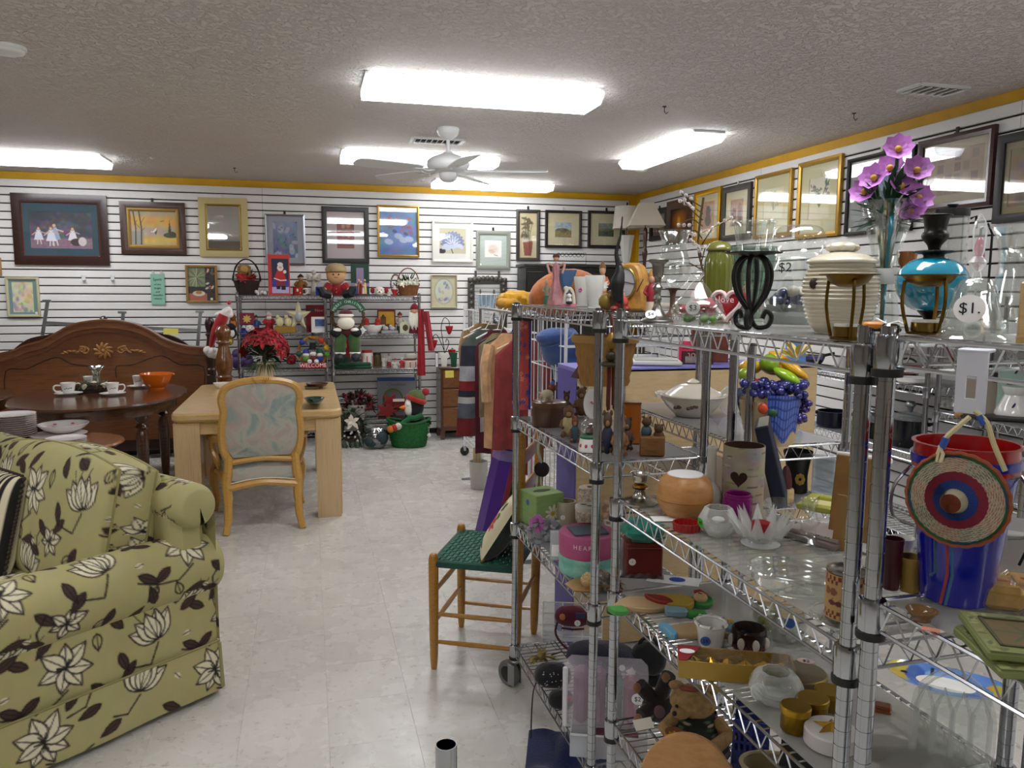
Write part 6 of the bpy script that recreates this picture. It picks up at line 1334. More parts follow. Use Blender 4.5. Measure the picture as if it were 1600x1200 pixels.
def clock():
 tput(.10);t,w_,h=put('mantel_clock','amber stone clock with oval silver dial','clock',(958,411,1013,488),zt,rz=-.5);ST=mt('#b5853e',.45,var=.18,vs=35)
 o=smooth_poly([(-.34,0),(-.36,.4),(-.34,.7),(-.22,.95),(0,1.0),(.26,.96),(.42,.75),(.46,.4),(.5,0)],3);part('stone_body',G().prism([(x*w_,z*h) for x,z in o],.05,T(0,-.025,0),.006),ST,t);part('dial',G().lathe([(0,0),(1,0),(1,.004),(0,.004)],28,T(-w_*.02,-.026,h*.58)@Rx(PI/2)@Sc(w_*.3,h*.3,1)),mt('#c8ccd0',.25,.3),t)
 part('bezel',G().tube([(-w_*.02+w_*.31*math.cos(a),-.03,h*.58+h*.31*math.sin(a)) for a in np.linspace(0,2*PI,33)[:-1]],.0035,6,True),metal('#c8b878',.25),t);part('hands',G().box((.006,-.032,h*.62),(.002,.001,.04),Ry(.5)).box((-.004,-.032,h*.58),(.03,.001,.002),Ry(.2)),BLACK,t)
clock()
tput(.04);t,w_,h=put('clown_figurine','seated clown figurine with red hat and red trousers','figurine',(943,432,986,488),zt);part('trousers',G().ell((w_*.1,0,h*.25),(w_*.3,w_*.25,h*.22)),mt('#b84438',.55),t);part('torso',G().ell((w_*.02,0,h*.5),(w_*.24,w_*.2,h*.2)),mt('#d8a88c',.6),t);part('head',G().ell((w_*.0,-.01,h*.74),(w_*.2,w_*.18,h*.16)),mt('#d8a480',.55),t);part('ruff',G().lathe([(w_*.26,h*.56),(w_*.28,h*.6),(w_*.1,h*.62)],16,wob=lambda a,z:1+.1*math.cos(10*a)),mt('#b8b8bc',.6),t);part('hat',G().lathe([(w_*.18,h*.82),(w_*.1,h*.95),(0,h*1.0)],14,T(w_*.06,0,0)),mt('#b02c28',.6),t)
for s in(-1,1):part('shoe',G().ell((w_*.1+s*w_*.22,-.03,h*.07),(w_*.14,w_*.2,h*.08)),mt('#8a3028',.5),t)
tput(.02);t,w_,h=put('rose_figurine','tarnished gold curled bear figurine on the shelf corner','figurine',(932,455,962,490),zt);r=random.Random(3);part('body',G().ell((0,0,h*.45),(w_*.42,w_*.36,h*.45),16,10,None,lambda p:1+.1*math.sin(7*p[0])*math.cos(6*p[2])).ell((w_*.2,-.01,h*.75),w_*.2).ell((w_*.1,-.01,h*.95),w_*.07).ell((w_*.34,-.01,h*.93),w_*.07),mt('#8a7030',.5,.3),t);part('muzzle',G().ell((w_*.2,-.026,h*.7),w_*.09),mt('#5a3a24',.5),t)
tput(.12);fig('farm girl figurine with straw hat and red apron',(1003,420,1031,492),zt-.015,('#c8b8a0','#8a1c2c','#c89a80'),hat='#a87430');
PUT['t']=None
# ---------------- top of the middle unit
z=ZR[0]+E0
def candlestick():
 tput(.03);t,w_,h=put('candlestick','turned pewter candlestick with price sticker on its foot','candlestick',(1000,405,1052,504),z)
 L(t,'body',[(1,0),(.97,.025),(.6,.08),(.3,.2),(.2,.3),(.26,.36),(.2,.42),(.22,.5),(.3,.55),(.18,.6),(.22,.7),(.3,.72),(.3,.74),(.34,.8),(.38,.92),(.6,.96),(.6,1.),(.3,.99)],PEWTER,w_,h,24,sm=3);sticker(t,T(-w_*.18,-w_*.36,h*.115)@Rx(-.75),.013,'$4')
candlestick()
def hurricane():
 tput(.20);t,w_,h=put('hurricane_lamp','clear hurricane candle shade on a turned wooden foot','candle holder',(1022,361,1078,500),z);L(t,'foot',[(.6,0),(.55,.03),(.2,.08),(.15,.2),(.2,.3),(.45,.34)],mt('#5a4030',.4),w_,h,20)
 L(t,'glass_shade',[(.4,.34),(.7,.38),(.95,.5),(.9,.62),(.7,.78),(.72,.9),(.85,1.),(.82,1.),(.68,.9),(.66,.78),(.86,.62),(.9,.5)],GLS,w_,h,26,cap=False);part('beads',G().tube([(w_*.4*math.cos(a),w_*.4*math.sin(a),h*.64) for a in np.linspace(0,2*PI,24)[:-1]],.004,6,True),CRY,t);part('price_tag',G().box((w_*.4,-w_*.45,h*.28),(.03,.001,.04),Ry(.35)),STICK,t)
hurricane()
def candy_dish():
 tput(.07);t,w_,h=put('candy_dish','lidded clear glass candy dish with pink and green wrapped sweets','candy dish',(1048,421,1129,508),z)
 L(t,'bowl',[(.45,0),(.5,.02),(.9,.12),(1.,.25),(.9,.38),(.68,.48),(.66,.48),(.88,.37),(.96,.25),(.86,.13),(.44,.04)],GLS,w_,h,30,cap=False);L(t,'lid',[(.7,.47),(.55,.56),(.34,.7),(.15,.8),(.1,.83),(.2,.88),(.24,.93),(.16,.98),(0,1.)],GLS,w_,h,26,cap=False)
 r=random.Random(2);part('pink_sweets',blob(G(),22,(0,0,h*.28),(w_*.28,w_*.28,h*.1),w_*.1,r),mt('#b03a50',.5),t);part('green_sweets',blob(G(),10,(w_*.05,-w_*.1,h*.12),(w_*.25,w_*.2,h*.03),w_*.08,r),mt('#5c8a30',.5),t);sticker(t,T(-w_*.08,-w_*.47,h*.3)@Rx(.3),.016,'$3')
candy_dish()
def bead_tree():
 tput(.26);t,w_,h=put('bead_tree','wire jewellery tree strung with clear crystal beads','jewelry tree',(1040,305,1145,500),z);r=random.Random(6);g=G();b=G();g.tube(smooth_poly([(0,0,0),(.01,0,h*.3),(-.01,0,h*.6),(.0,0,h*.98)],4),.0035,6);g.lathe([(.05,0),(.05,.005),(0,.008)],16)
 for k in range(13):
  z0=h*(.3+.05*k);a=r.uniform(0,6.28);L_=w_*.5*r.uniform(.7,1.05);e=(L_*math.cos(a),L_*math.sin(a)*.7,z0+r.uniform(-.01,.05));g.tube(smooth_poly([(0,0,z0),(e[0]*.5,e[1]*.5,z0+.02),e],3),.0018,5)
  for q in(.55,.78,1.):b.ell((e[0]*q,e[1]*q,z0+(e[2]-z0)*q+.003),.0055,8,6)
 part('wire_branches',g,metal('#6c5c44',.4),t);part('crystal_beads',b,crystal('#f4f0ea',.5),t)
bead_tree()
tput(.24);t,w_,h=put('glass_jar','olive green ribbed glass jar','jar',(1097,376,1142,500),z);L(t,'body',[(.8,0),(.9,.05),(.95,.3),(.95,.7),(.75,.86),(.7,.88)],mt('#5c6020',.2,coat=.5),w_,h,36,wob=lambda a,z_:1+.03*math.cos(18*a));L(t,'lid',[(.85,.87),(.88,.9),(.6,.97),(0,1.)],mt('#6a6a30',.25,coat=.4),w_,h,26)
tput(.17);t,w_,h=put('heart_box','shiny red heart shaped gift box with white glitter edge','box',(1114,446,1162,510),z,rz=-.3);o=[(w_*.5*(math.sin(a)**3),h*(.52+.40*(13*math.cos(a)-5*math.cos(2*a)-2*math.cos(3*a)-math.cos(4*a))/14)) for a in np.linspace(0,2*PI,30)[:-1]];part('heart',G().prism(o,.05,T(0,-.02,0),.012),mt('#9a0c1c',.25,coat=.6),t);part('glitter_edge',G().tube([(x*.95,-.022,z_*.97) for x,z_ in o],.005,6,True),mt('#d8c0c0',.6,bump=.8,bs=300),t);text('love',.022,mt('#e8c0c0',.6),t,T(0,-.024,h*.62))
def iron_holder():
 tput(.05);t,w_,h=put('iron_candle_holder','black wrought iron holder with curled feet under a clear glass cup','candle holder',(1128,348,1217,512),z);g=G();zc_=h*.70
 for k in range(6):
  a=k*PI/3+.3;ca,sa=math.cos(a),math.sin(a);pr=[(0,.70),(.22,.66),(.33,.52),(.26,.34),(.06,.18),(.0,.12)]
  if k%2==0:pr+=[(.1,.02),(.3,.03),(.36,.12),(.26,.17),(.2,.1)]
  g.tube(smooth_poly([(r_*w_*ca,r_*w_*sa,z_*h) for r_,z_ in pr],5),.0048,7)
 part('scroll_frame',g,IRON,t);L(t,'drip_pan',[(0,.68),(.25,.69),(.95,.715),(.97,.725),(.2,.71),(0,.71)],IRON,w_,h,30,sm=0);L(t,'glass_cup',[(.5,.715),(.56,.73),(.7,.98),(.74,1.),(.7,1.),(.53,.75),(0,.73)],GLS,w_,h,28,cap=False)
iron_holder()
tput(.25);t,w_,h=put('glass_vase','tall greenish clear glass vase behind the iron holder','vase',(1139,392,1208,505),z);L(t,'body',[(.5,0),(.55,.05),(.75,.5),(1,1),(.95,1),(.7,.5),(.48,.08),(0,.06)],glass('#c4d4ca',.15),w_,h,28,cap=False)
def cookie_glass():
 tput(.20);t,w_,h=put('glass_canister','large clear ribbed glass canister with blue stones inside','canister',(1186,352,1296,522),z);L(t,'body',[(.6,0),(.8,.02),(.95,.12),(.98,.2),(.8,.45),(.62,.62),(.55,.68),(.53,.68),(.6,.62),(.76,.45),(.94,.2),(.9,.12),(.6,.04)],GLS,w_,h,40,cap=False,wob=lambda a,z_:1+.012*math.cos(20*a));L(t,'lid',[(.62,.68),(.66,.7),(.62,.74),(.7,.8),(.72,.9),(.5,.99),(.0,1.)],GLS,w_,h,30,cap=False);r=random.Random(5)
 part('sand',G().lathe([(0,.03*h),(.56*w_/2*1.5,.03*h),(.9*w_/2,.16*h),(.9*w_/2,.22*h),(0,.22*h)],28),film('#8f9494',.8,.5),t);part('blue_stones',blob(G(),26,(0,0,h*.28),(w_*.3,w_*.3,h*.05),w_*.065,r),mt('#24305c',.15,coat=.8),t);part('shells',blob(G(),8,(0,0,h*.36),(w_*.24,w_*.24,h*.03),w_*.07,r),mt('#cfc6b8',.5),t);text('$2',.026,INK,t,T(-w_*.16,-w_*.36,h*.58))
cookie_glass()
def beehive():
 tput(.13);t,w_,h=put('beehive_jar','cream ceramic beehive jar with ridged sides and knobbed lid','jar',(1251,380,1367,524),z);C_=mt('#cbc2ac',.25,coat=.5);pr=[(.6,0)];
 for k in range(17):q=k/16;r_=np.interp(q,[0,.15,.5,.8,1],[.62,.84,1.,.98,.84]);pr+=[(r_-.05,.008+.72*q),(r_,.03+.72*q)]
 L(t,'body',pr+[(.8,.78),(.0,.78)],C_,w_,h,36,sm=0);L(t,'lid',[(.86,.775),(.9,.785),(.86,.82),(.6,.87),(.3,.9),(.0,.905)],C_,w_,h,32);part('knob',G().ell((0,0,h*.95),(w_*.2,w_*.17,h*.06),16,9,None,lambda p:1+.1*math.cos(8*math.atan2(p[1],p[0]))),C_,t);part('hole',G().ell((-w_*.33,-w_*.36,h*.55),(.007,.005,.009)),mt('#2c2018',.8),t)
beehive()
def burner(label,box,tt):
 tput(tt);t,w_,h=put('oil_burner',label,'oil burner',box,ZQ[0]+E0 if 'blue' in label else z);BR_=metal('#6c5220',.38)
 L(t,'bowl',[(.0,.80),(.3,.80),(.6,.86),(.78,.98),(1.,.985),(1.,1.),(.75,1.),(.55,.9),(0,.84)],BR_,w_,h,28,sm=0)
 for k in range(3):a=-PI/2+k*2*PI/3+(.7 if 'blue' in label else .25);part('leg',G().tube(smooth_poly([(w_*.34*math.cos(a),w_*.34*math.sin(a),h*.9),(w_*.36*math.cos(a),w_*.36*math.sin(a),h*.5),(w_*.26*math.cos(a),w_*.26*math.sin(a),h*.04)],3),.0028,6),BR_,t)
 L(t,'base',[(.56,0),(.56,.03),(.5,.04),(0,.04)],BR_,w_,h,24,sm=0);part('tealight',G().lathe([(0,h*.05),(.02,h*.05),(.02,h*.2),(0,h*.2)],16),metal('#8a6f38',.3),t);part('wax',G().lathe([(0,h*.2),(.0185,h*.2),(.0185,h*.24),(0,h*.25)],16),WHITE,t)
burner('brass oil burner with shallow bowl before the beehive jar',(1277,428,1366,527),.0+.02);
def purple_flowers():
 tput(.22);t,w_,h=put('flower_vase','tall clear glass vase of purple silk cosmos flowers','vase',(1336,318,1418,505),z);L(t,'glass',[(.5,0),(.6,.02),(.62,.1),(.42,.4),(.5,.62),(.8,.85),(1.,1.),(.97,1.),(.76,.85),(.46,.62),(.38,.4),(.56,.1),(0,.06)],GLS,w_,h,30,cap=False);part('vase_band',G().lathe([(.235*w_,h*.38),(.26*w_,h*.40),(.26*w_,h*.47),(.235*w_,h*.5)],26,cap=False),mt('#c8cac8',.4),t);r=random.Random(4);g=G();pet=G();ce=G()
 heads=[(-.25,-.02,1.18),(.1,-.1,1.38),(.42,0,1.22),(.15,-.15,1.1),(.45,.05,1.02),(-.4,.05,1.08),(.35,-.1,.92),(.0,.1,1.25)]
 for x,y,q in heads:
  e=Vector((x*w_,y*w_,q*h));g.tube(smooth_poly([(0,0,h*.08),(x*.1*w_,0,h*.5),(x*.5*w_,y*.5*w_,h*.9),tuple(e)],4),.0035,5);d=Vector((x+r.uniform(-.3,.3),-.8+r.uniform(-.2,.2),.45)).normalized();ax=d.cross(Vector((0,0,1))).normalized();ay=d.cross(ax)
  for k in range(8):a=2*PI*k/8;pet.leaf(e,ax*math.cos(a)+ay*math.sin(a)+d*.35,w_*.32,w_*.3,d,-.25)
  ce.ell(tuple(e+d*.008),.006,8,6)
 part('stems',g,mt('#1e4a2c',.6),t);part('petals',pet,mt('#b070b8',.6,var=.22,vs=25),t);part('flower_centres',ce,mt('#b8902c',.7),t);part('leaves',foliage(120,(0,0,h*.85),(w_*.42,w_*.35,h*.28),w_*.4,w_*.1,r,.4),mt('#1c4226',.7),t)
purple_flowers()
tput(.02);t,w_,h=put('shelf_clips','orange and white plastic shelf clips lying on the post tops','clips',(1350,503,1408,517),z+.02);part('orange_clip',G().box((-.014,0,.006),(.026,.02,.01),Rz(.4),.003),mt('#d8862c',.5),t);part('white_ties',G().tube([(0,0,.006),(.02,.01,.012),(.03,-.006,.008)],.0015,5).tube([(.01,-.01,.006),(-.01,.0,.016)],.0015,5),STICK,t);part('black_base',G().box((0,0,.0),(.05,.022,.006),b=.002),BLACK,t)
# ---------------- top of the near unit
z2=ZQ[0]+E0
def blue_lamp():
 tput(.13);t,w_,h=put('oil_lamp','turquoise ribbed glass oil lamp with ornate black metal fittings','oil lamp',(1400,336,1501,521),z2);L(t,'glass_font',[(.3,.17),(.62,.2),(.92,.31),(1.,.41),(.93,.51),(.64,.6),(.3,.635)],mt('#0f90b0',.08,coat=1.,spec=.8),w_,h,48,wob=lambda a,z_:1+.022*abs(math.cos(8*a)));BK=mt('#15120f',.4,.4)
 L(t,'foot',[(.52,0),(.5,.02),(.3,.05),(.17,.1),(.3,.15),(.36,.17),(.3,.185)],BK,w_,h,24);L(t,'collar',[(.28,.625),(.28,.66),(.5,.675),(.54,.69),(.22,.7)],BK,w_,h,24,wob=lambda a,z_:1+.08*math.cos(12*a));L(t,'burner_cup',[(.16,.69),(.2,.74),(.36,.8),(.36,.84),(.3,.87),(.36,.97),(.44,.985),(.44,1.),(.3,.99)],BK,w_,h,26,wob=lambda a,z_:1+.02*math.cos(20*a))
blue_lamp()
burner('brass oil burner with shallow bowl before the blue glass lamp',(1396,429,1496,524),.045)
def bell():
 tput(.04);t,w_,h=put('glass_bell','cut crystal glass bell with faceted handle and one dollar sticker','bell',(1467,334,1570,532),z2);c=crystal('#f4f8f6',.55)
 L(t,'bell_body',[(1.,0),(.9,.04),(.78,.14),(.64,.28),(.55,.4),(.4,.47),(.18,.49),(.15,.47),(.36,.44),(.5,.37),(.58,.28),(.72,.14),(.84,.04),(.96,.0)],glass('#f8fbfa',.2),w_,h,40,cap=False,wob=lambda a,z_:1+.018*math.cos(14*a));L(t,'handle',[(.14,.48),(.1,.54),(.2,.58),(.26,.61),(.12,.66),(.16,.7),(.2,.86),(.14,.94),(0,1.)],c,w_,h,8,sm=0);part('clapper',G().cyl((0,0,h*.08),(0,0,h*.4),.0015,n=5).ell((0,0,h*.07),.012),c,t);sticker(t,T(-w_*.06,-w_*.34,h*.24)@Rx(-.25),.0185,'$1.')
bell()
tput(.2);t,w_,h=put('hurricane_vase','tall clear glass hurricane vase beside the crystal bell','vase',(1540,354,1622,520),z2);L(t,'body',[(.75,0),(.8,.03),(.9,.2),(.7,.5),(.62,.7),(.8,.92),(1,1),(.96,1),(.76,.92),(.58,.7),(.66,.5),(.86,.2),(.75,.05)],GLS,w_,h,32,cap=False)
tput(.28);t,w_,h=put('storage_jar','clear storage jar with wire bail and black stopper lid','jar',(1448,320,1502,510),z2);L(t,'body',[(.8,0),(.9,.03),(.9,.85),(.8,.9),(.78,.9),(.86,.84),(.86,.04)],GLS,w_,h,26,cap=False);L(t,'lid',[(.9,.9),(.92,.92),(.9,.96),(.2,.97),(.3,1.),(0,1.)],BLACK,w_,h,24,sm=0);part('bail',G().tube([(w_*.46,0,h*.88),(w_*.6,0,h*.9),(w_*.62,0,h*.8)],.0025,6),IRON,t)
tput(.24);t,w_,h=put('pink_ornament','small pink glass drop ornament beside the crystal bell','ornament',(1510,350,1532,512),z2);part('drop',G().ell((0,0,h*.72),(w_*.36,w_*.36,h*.16)),mt('#b02c58',.15,coat=.8),t);part('hook_stand',G().tube([(w_*.7,0,0),(w_*.7,0,h*.9),(w_*.4,0,h),(0,0,h*.95),(0,0,h*.86)],.002,6).lathe([(.03,0),(.03,.004),(0,.006)],14,T(w_*.7,0,0)),IRON,t)
tput(.02);t,w_,h=put('wood_board','pale wooden board standing upright at the shelf end','board',(1592,440,1640,536),z2);part('board',G().box((0,.0,h/2),(w_,.012,h),b=.002),wood('#c9a878','#b8935f',.6),t);part('edge_strip',G().box((0,.0,.004),(w_*1.02,.016,.008)),wood('#b8935f','#a07c48',.6),t)
tput(.26);t,w_,h=put('amber_dish','small amber glass dish behind the blue lamp','dish',(1395,395,1425,512),z2);L(t,'stem',[(.6,0),(.2,.05),(.15,.7),(.3,.72)],GLS,w_,h,18);L(t,'bowl',[(.2,.7),(.8,.85),(1,1),(.95,1),(.7,.86),(0,.74)],mt('#9a5a20',.2,coat=.6),w_,h,22)
PUT['t']=None
# ---------------- far unit, second shelf
z=ZM[1]+E0
t,w_,h=put('wooden_box','round dark wooden lidded box on the second shelf','box',(831,624,884,668),z,.9,.8);WB=wood('#4a2a16','#331a0c',.35,(20,20,2),.4);L(t,'box',[(.98,0),(1,.03),(1,.8),(.0,.8)],WB,w_,h,30,sm=0);L(t,'lid',[(1.02,.8),(1.02,.98),(.98,1.),(0,1.)],wood('#5f3c22','#47290f',.3,(4,4,4),.5),w_,h,30,sm=0);RBOX=(tuple(t.location),h)
def dog(label,loc,rz,s,cols,hat=None):
 t=thing('dog_figurine',label,'figurine',loc,rz);m1=mt(cols[0],.6);part('body',G().ell((0,0,s*.32),(s*.42,s*.2,s*.22)),m1,t);part('head',G().ell((s*.42,0,s*.6),(s*.2,s*.18,s*.19)).ell((s*.58,0,s*.54),(s*.12,s*.1,s*.09)),mt(cols[1],.6),t)
 for x in(-.25,.25):
  for y in(-.12,.12):part('leg',G().tube([(x*s,y*s,s*.25),(x*s,y*s,0)],[s*.08,s*.06],7),m1,t)
 part('tail',G().tube([(-s*.4,0,s*.38),(-s*.62,0,s*.5)],[s*.05,s*.02],6),m1,t)
 for y in(-.15,.15):part('ear',G().ell((s*.36,y*s,s*.6),(s*.06,s*.05,s*.14)),mt(cols[2],.6),t)
 if hat:L(t,'hat',[(.5,0),(.46,.5),(.3,.9),(0,1)],mt(hat,.6),s*.4,s*.18,14,T(s*.4,0,s*.74))
dog('spotted dog figurine with blue hat standing on the round wooden box',(RBOX[0][0]-.01,RBOX[0][1],z+RBOX[1]+.001),.5,.075,('#c8b89c','#7a4020','#4a2814'),'#2c5cb0')
def bear(label,box,zz,fur='#5a4028',cloth_='#3c4c34',name='bear_figurine',group=None,rz=0.,resin=True,dk=.8):
 t,w_,h=put(name,label,'figurine',box,zz,dk,.3,group,rz);m1=mt(fur,.7,var=.15,vs=60)
 part('body',G().ell((0,0,h*.33),(w_*.36,w_*.3,h*.33)),mt(cloth_,.7,var=.1,vs=40),t);part('head',G().ell((0,-w_*.03,h*.76),(w_*.27,w_*.25,h*.2)),m1,t);part('muzzle',G().ell((0,-w_*.25,h*.71),(w_*.12,w_*.1,h*.075)),mt('#8a6a48',.7),t)
 for s in(-1,1):
  part('ear',G().ell((s*w_*.2,0,h*.93),(w_*.09,w_*.05,h*.07)),m1,t);part('arm',G().tube([(s*w_*.28,0,h*.5),(s*w_*.38,-w_*.14,h*.34),(s*w_*.26,-w_*.28,h*.3)],[w_*.1,w_*.09,w_*.08],8),m1,t);part('leg',G().tube([(s*w_*.2,-w_*.1,h*.14),(s*w_*.28,-w_*.36,h*.09)],[w_*.14,w_*.12],8),m1,t)
 return t,w_,h
bear('seated brown bear figurine with cream coat before the wooden box',(872,630,904,686),z,'#5c4228','#a8986c');bear('small dark bear figurine behind the round wooden box',(876,610,894,650),z,'#3c2c22','#5a4a40');bear('bear figurine holding a glass goblet ball',(894,603,922,652),z,'#5a3c24','#6a4c30');bear('little bear figurine leaning against the snow globe',(888,648,908,694),z,'#6a3c24','#2c4c58')
t,w_,h=put('glass_goblet','small clear glass goblet held above the bear figurine','goblet',(899,586,928,640),z,.8);L(t,'goblet',[(.4,0),(.1,.05),(.08,.5),(.4,.56),(.9,.75),(1,1),(.95,1),(.84,.76),(.3,.6)],GLS,w_,h,22,cap=False)
t,w_,h=put('display_plate','small painted plate on a stand behind the snow globe','plate',(913,608,936,656),z,.2);part('plate',G().lathe(sprof([(0,0),(.6,.002),(1.,.008),(1,.011),(.6,.006),(0,.004)],2),26,T(0,0,h*.52)@Rx(PI/2-.2)@Sc(w_/2*1.1,h*.47,1)),PORC,t);part('painted_flowers',blob(G(),5,(0,-.012,h*.52),(w_*.2,.001,h*.15),.004,random.Random(2)),mt('#c87888',.5),t);part('easel',G().tube([(-w_*.3,-.02,0),(0,.03,h*.4),(w_*.3,-.02,0)],.002,6),IRON,t)
t,w_,h=put('mini_lamp_shade','small burgundy panelled lamp shade on a figurine lamp','lamp',(891,570,933,640),z,.8);L(t,'shade',[(1.,.72),(.5,.98),(.48,1.),(.44,1.),(.94,.72)],mt('#4a1018',.7),w_,h,6,sm=0,cap=False);L(t,'stem',[(.4,0),(.35,.05),(.08,.12),(.08,.98),(0,.98)],mt('#5a4030',.5),w_,h,14,sm=0)
def globe():
 t,w_,h=put('snow_globe','snow globe with white hearts base and red hearts','snow globe',(903,652,938,708),z,.9);L(t,'base',[(.95,0),(1.,.06),(.85,.4),(.7,.46)],PORC,w_,h,24);L(t,'green_band',[(.84,.4),(.88,.46),(.74,.52)],mt('#2c5c40',.5),w_,h,24);part('globe',G().ell((0,0,h*.73),(w_*.42,w_*.42,h*.27),22,14),GLS,t);part('figure',G().ell((0,0,h*.62),(w_*.2,w_*.2,h*.13)).ell((0,0,h*.78),w_*.12),mt('#5a3c2c',.6),t);g=G();[g.ell((w_*.47*math.sin(q),-w_*.47*math.cos(q),h*.2),(.005,.003,.006),7,5) for q in(-.9,-.3,.3,.9)];part('heart_prints',g,mt('#b04050',.5),t)
globe()
bear('tall bear figurine with dark blue robe beside the chrome post',(935,640,962,712),z,'#4a3626','#2c3048');bear('orange brown bear figurine near the amber vase',(952,648,984,716),z,'#7a5430','#8a5c34');bear('dark bear pair figurine at the shelf rear',(966,650,992,706),z,'#3c2c20','#50382a')
t,w_,h=put('amber_vase','square amber glass vase at the rear of the second shelf','vase',(974,628,1000,694),z,.6);part('vase',G().box((0,0,h/2),(w_,w_*.7,h),b=.004),mt('#a85a14',.15,coat=.7),t);part('rim',G().box((0,0,h),(w_*1.05,w_*.75,.006)),mt('#8a4810',.2),t)
t,w_,h=put('bear_crate','figurine of two bears sitting in a brown crate','figurine',(997,648,1040,714),z,.8);part('crate',G().box((0,0,h*.25),(w_*.9,w_*.7,h*.5),b=.004),wood('#8a6030','#6c4820',.6,(4,4,20),0.),t);m1=mt('#4a3018',.7)
for s,hh in((-1,1.),(1,.8)):part('bear_body',G().ell((s*w_*.22,0,h*.55*hh+h*.05),(w_*.2,w_*.17,h*.16)),mt('#3a4a50' if s<0 else '#5a3820',.7),t);part('bear_head',G().ell((s*w_*.22,-.004,h*.83*hh+h*.02),(w_*.17,w_*.15,h*.12)).ell((s*w_*.22-w_*.12,0,h*.94*hh+h*.02),w_*.05).ell((s*w_*.22+w_*.12,0,h*.94*hh+h*.02),w_*.05),m1,t)
# hanging from the far unit
def trug():
 t,w_,h=hang('splint_basket','tan splint basket hung from the wire shelf by its handle','basket',(892,523,996,602),2.62);TN=wood('#a8793c','#8d6028',.6,(14,14,2),0.)
 weave('basket_body',t,[(.72,0),(.78,.1),(.95,.9),(1,1)],15,TN,w_*.94,h*.9,5,sy=.55);part('rim',G().tube([(w_*.48*math.cos(a),w_*.27*math.sin(a),h*.92) for a in np.linspace(0,2*PI,32)[:-1]],.007,6,True,flat=2.),mt('#b58a4a',.6),t);part('handle',arch(w_*.2,h*.55,.004,h*.95),mt('#a07438',.6),t);part('cards',G().box((w_*.1,.01,h*.9),(.05,.004,h*.5),Ry(.2)).box((-w_*.05,.03,h*.85),(.06,.004,h*.4),Ry(-.15)),mt('#8a6a5c',.7),t)
trug()
def tassel():
 t,w_,h=hang('tassel_ornament','gold face ornament with long dark red silk tassel hanging on the post','ornament',(938,520,968,642),2.12);part('gold_head',G().ell((0,0,h*.88),(w_*.26,w_*.22,h*.12),12,10,None,lambda p:1+.1*math.sin(9*p[2])),mt('#8a6a2c',.4,.7),t);g=G();r=random.Random(2);g.tube([(w_*.42*math.cos(a),w_*.3*math.sin(a),h*.6) for a in np.linspace(0,2*PI,13)[:-1]],w_*.13,7,True);g.ell((0,0,h*.7),(w_*.3,w_*.25,h*.07));part('braid_ruff',g,mt('#3c3420',.5,.4),t);g=G()
 for k in range(26):a=r.uniform(0,6.28);q=w_*.2*r.random()**.5;g.tube([(q*math.cos(a),q*math.sin(a),h*.58),(q*1.2*math.cos(a),q*1.2*math.sin(a),r.uniform(0,.02))],.0022,5)
 part('tassel_strands',g,cloth('#5c0e12'),t);part('cord',G().tube([(0,0,h*.98),(.004,.01,h*1.1),(.0,.02,h*1.22)],.0025,5),mt('#5c0e12',.7),t)
tassel()
# ---------------- far unit, third shelf
z=ZM[2]+E0
def tissue():
 t,w_,h=put('tissue_box','pale green wooden tissue box cover with painted daisy','tissue box',(808,756,884,826),z,.8,.8,rz=.55);s=w_*.66;GM=wood('#8fae6a','#7f9f5c',.6,(3,3,40),0.);h*=.92
 part('box',G().box((0,0,h/2),(s,s,h),b=.003),GM,t);part('slot',G().lathe([(0,h+.0005),(s*.3,h+.0005),(s*.3,h+.0015),(0,h+.0015)],24,sy=.45),mt('#4c5a38',.8),t);g=G()
 for k in range(9):a=2*PI*k/9;g.ell((s*.5,s*(.18)+.022*math.cos(a),h*.42+.022*math.sin(a)),(.002,.014,.006),8,5,Rx(a))
 for k in range(9):a=2*PI*k/9;g.ell((s*.1+.022*math.cos(a),-s*.5,h*.4+.022*math.sin(a)),(.014,.002,.006),8,5,Ry(-a))
 part('daisy_petals',g,mt('#e4dcc0',.6),t);part('daisy_centre',G().ell((s*.1,-s*.502,h*.4),(.008,.003,.008)),mt('#c8a030',.6),t);sticker(t,T(-s*.505,0,h*.7)@Rz(-PI/2),.012,'',mt('#4a6aa8',.6))
tissue()
t,w_,h=put('scrunchie_card','grey and pink hair scrunchies on a small card','scrunchies',(825,806,874,848),z,.6);
for c_,x,z_,R_ in(('#9a9a9e',-.15,.35,.3),('#8a8a90',.2,.55,.26),('#c06ab0',-.2,.8,.18)):part('scrunchie',G().tube([(x*w_+R_*w_*math.cos(a)*(1+.1*math.sin(7*a)),-.02+.01*math.sin(5*a),h*z_+R_*w_*math.sin(a)) for a in np.linspace(0,2*PI,30)[:-1]],[w_*.1*(1+.2*math.sin(k*2.1)) for k in range(29)],7,True),cloth(c_),t)
part('card',G().box((w_*.1,.01,h*.45),(w_*.8,.002,h*.9),Rx(.2)),STICK,t);sticker(t,T(w_*.3,-.02,h*.72),.011,'4')
t,w_,h=put('ceramic_tumbler','plain cream ceramic tumbler with price sticker','cup',(866,779,901,824),z+.1*0,.9,.8);L(t,'body',[(.9,0),(1,.03),(.95,.97),(.9,1.),(.8,1.),(.78,.2),(0,.15)],mt('#b5a890',.35),w_,h,26,sm=0);sticker(t,T(-w_*.12,-w_*.485,h*.42),.009,'1')
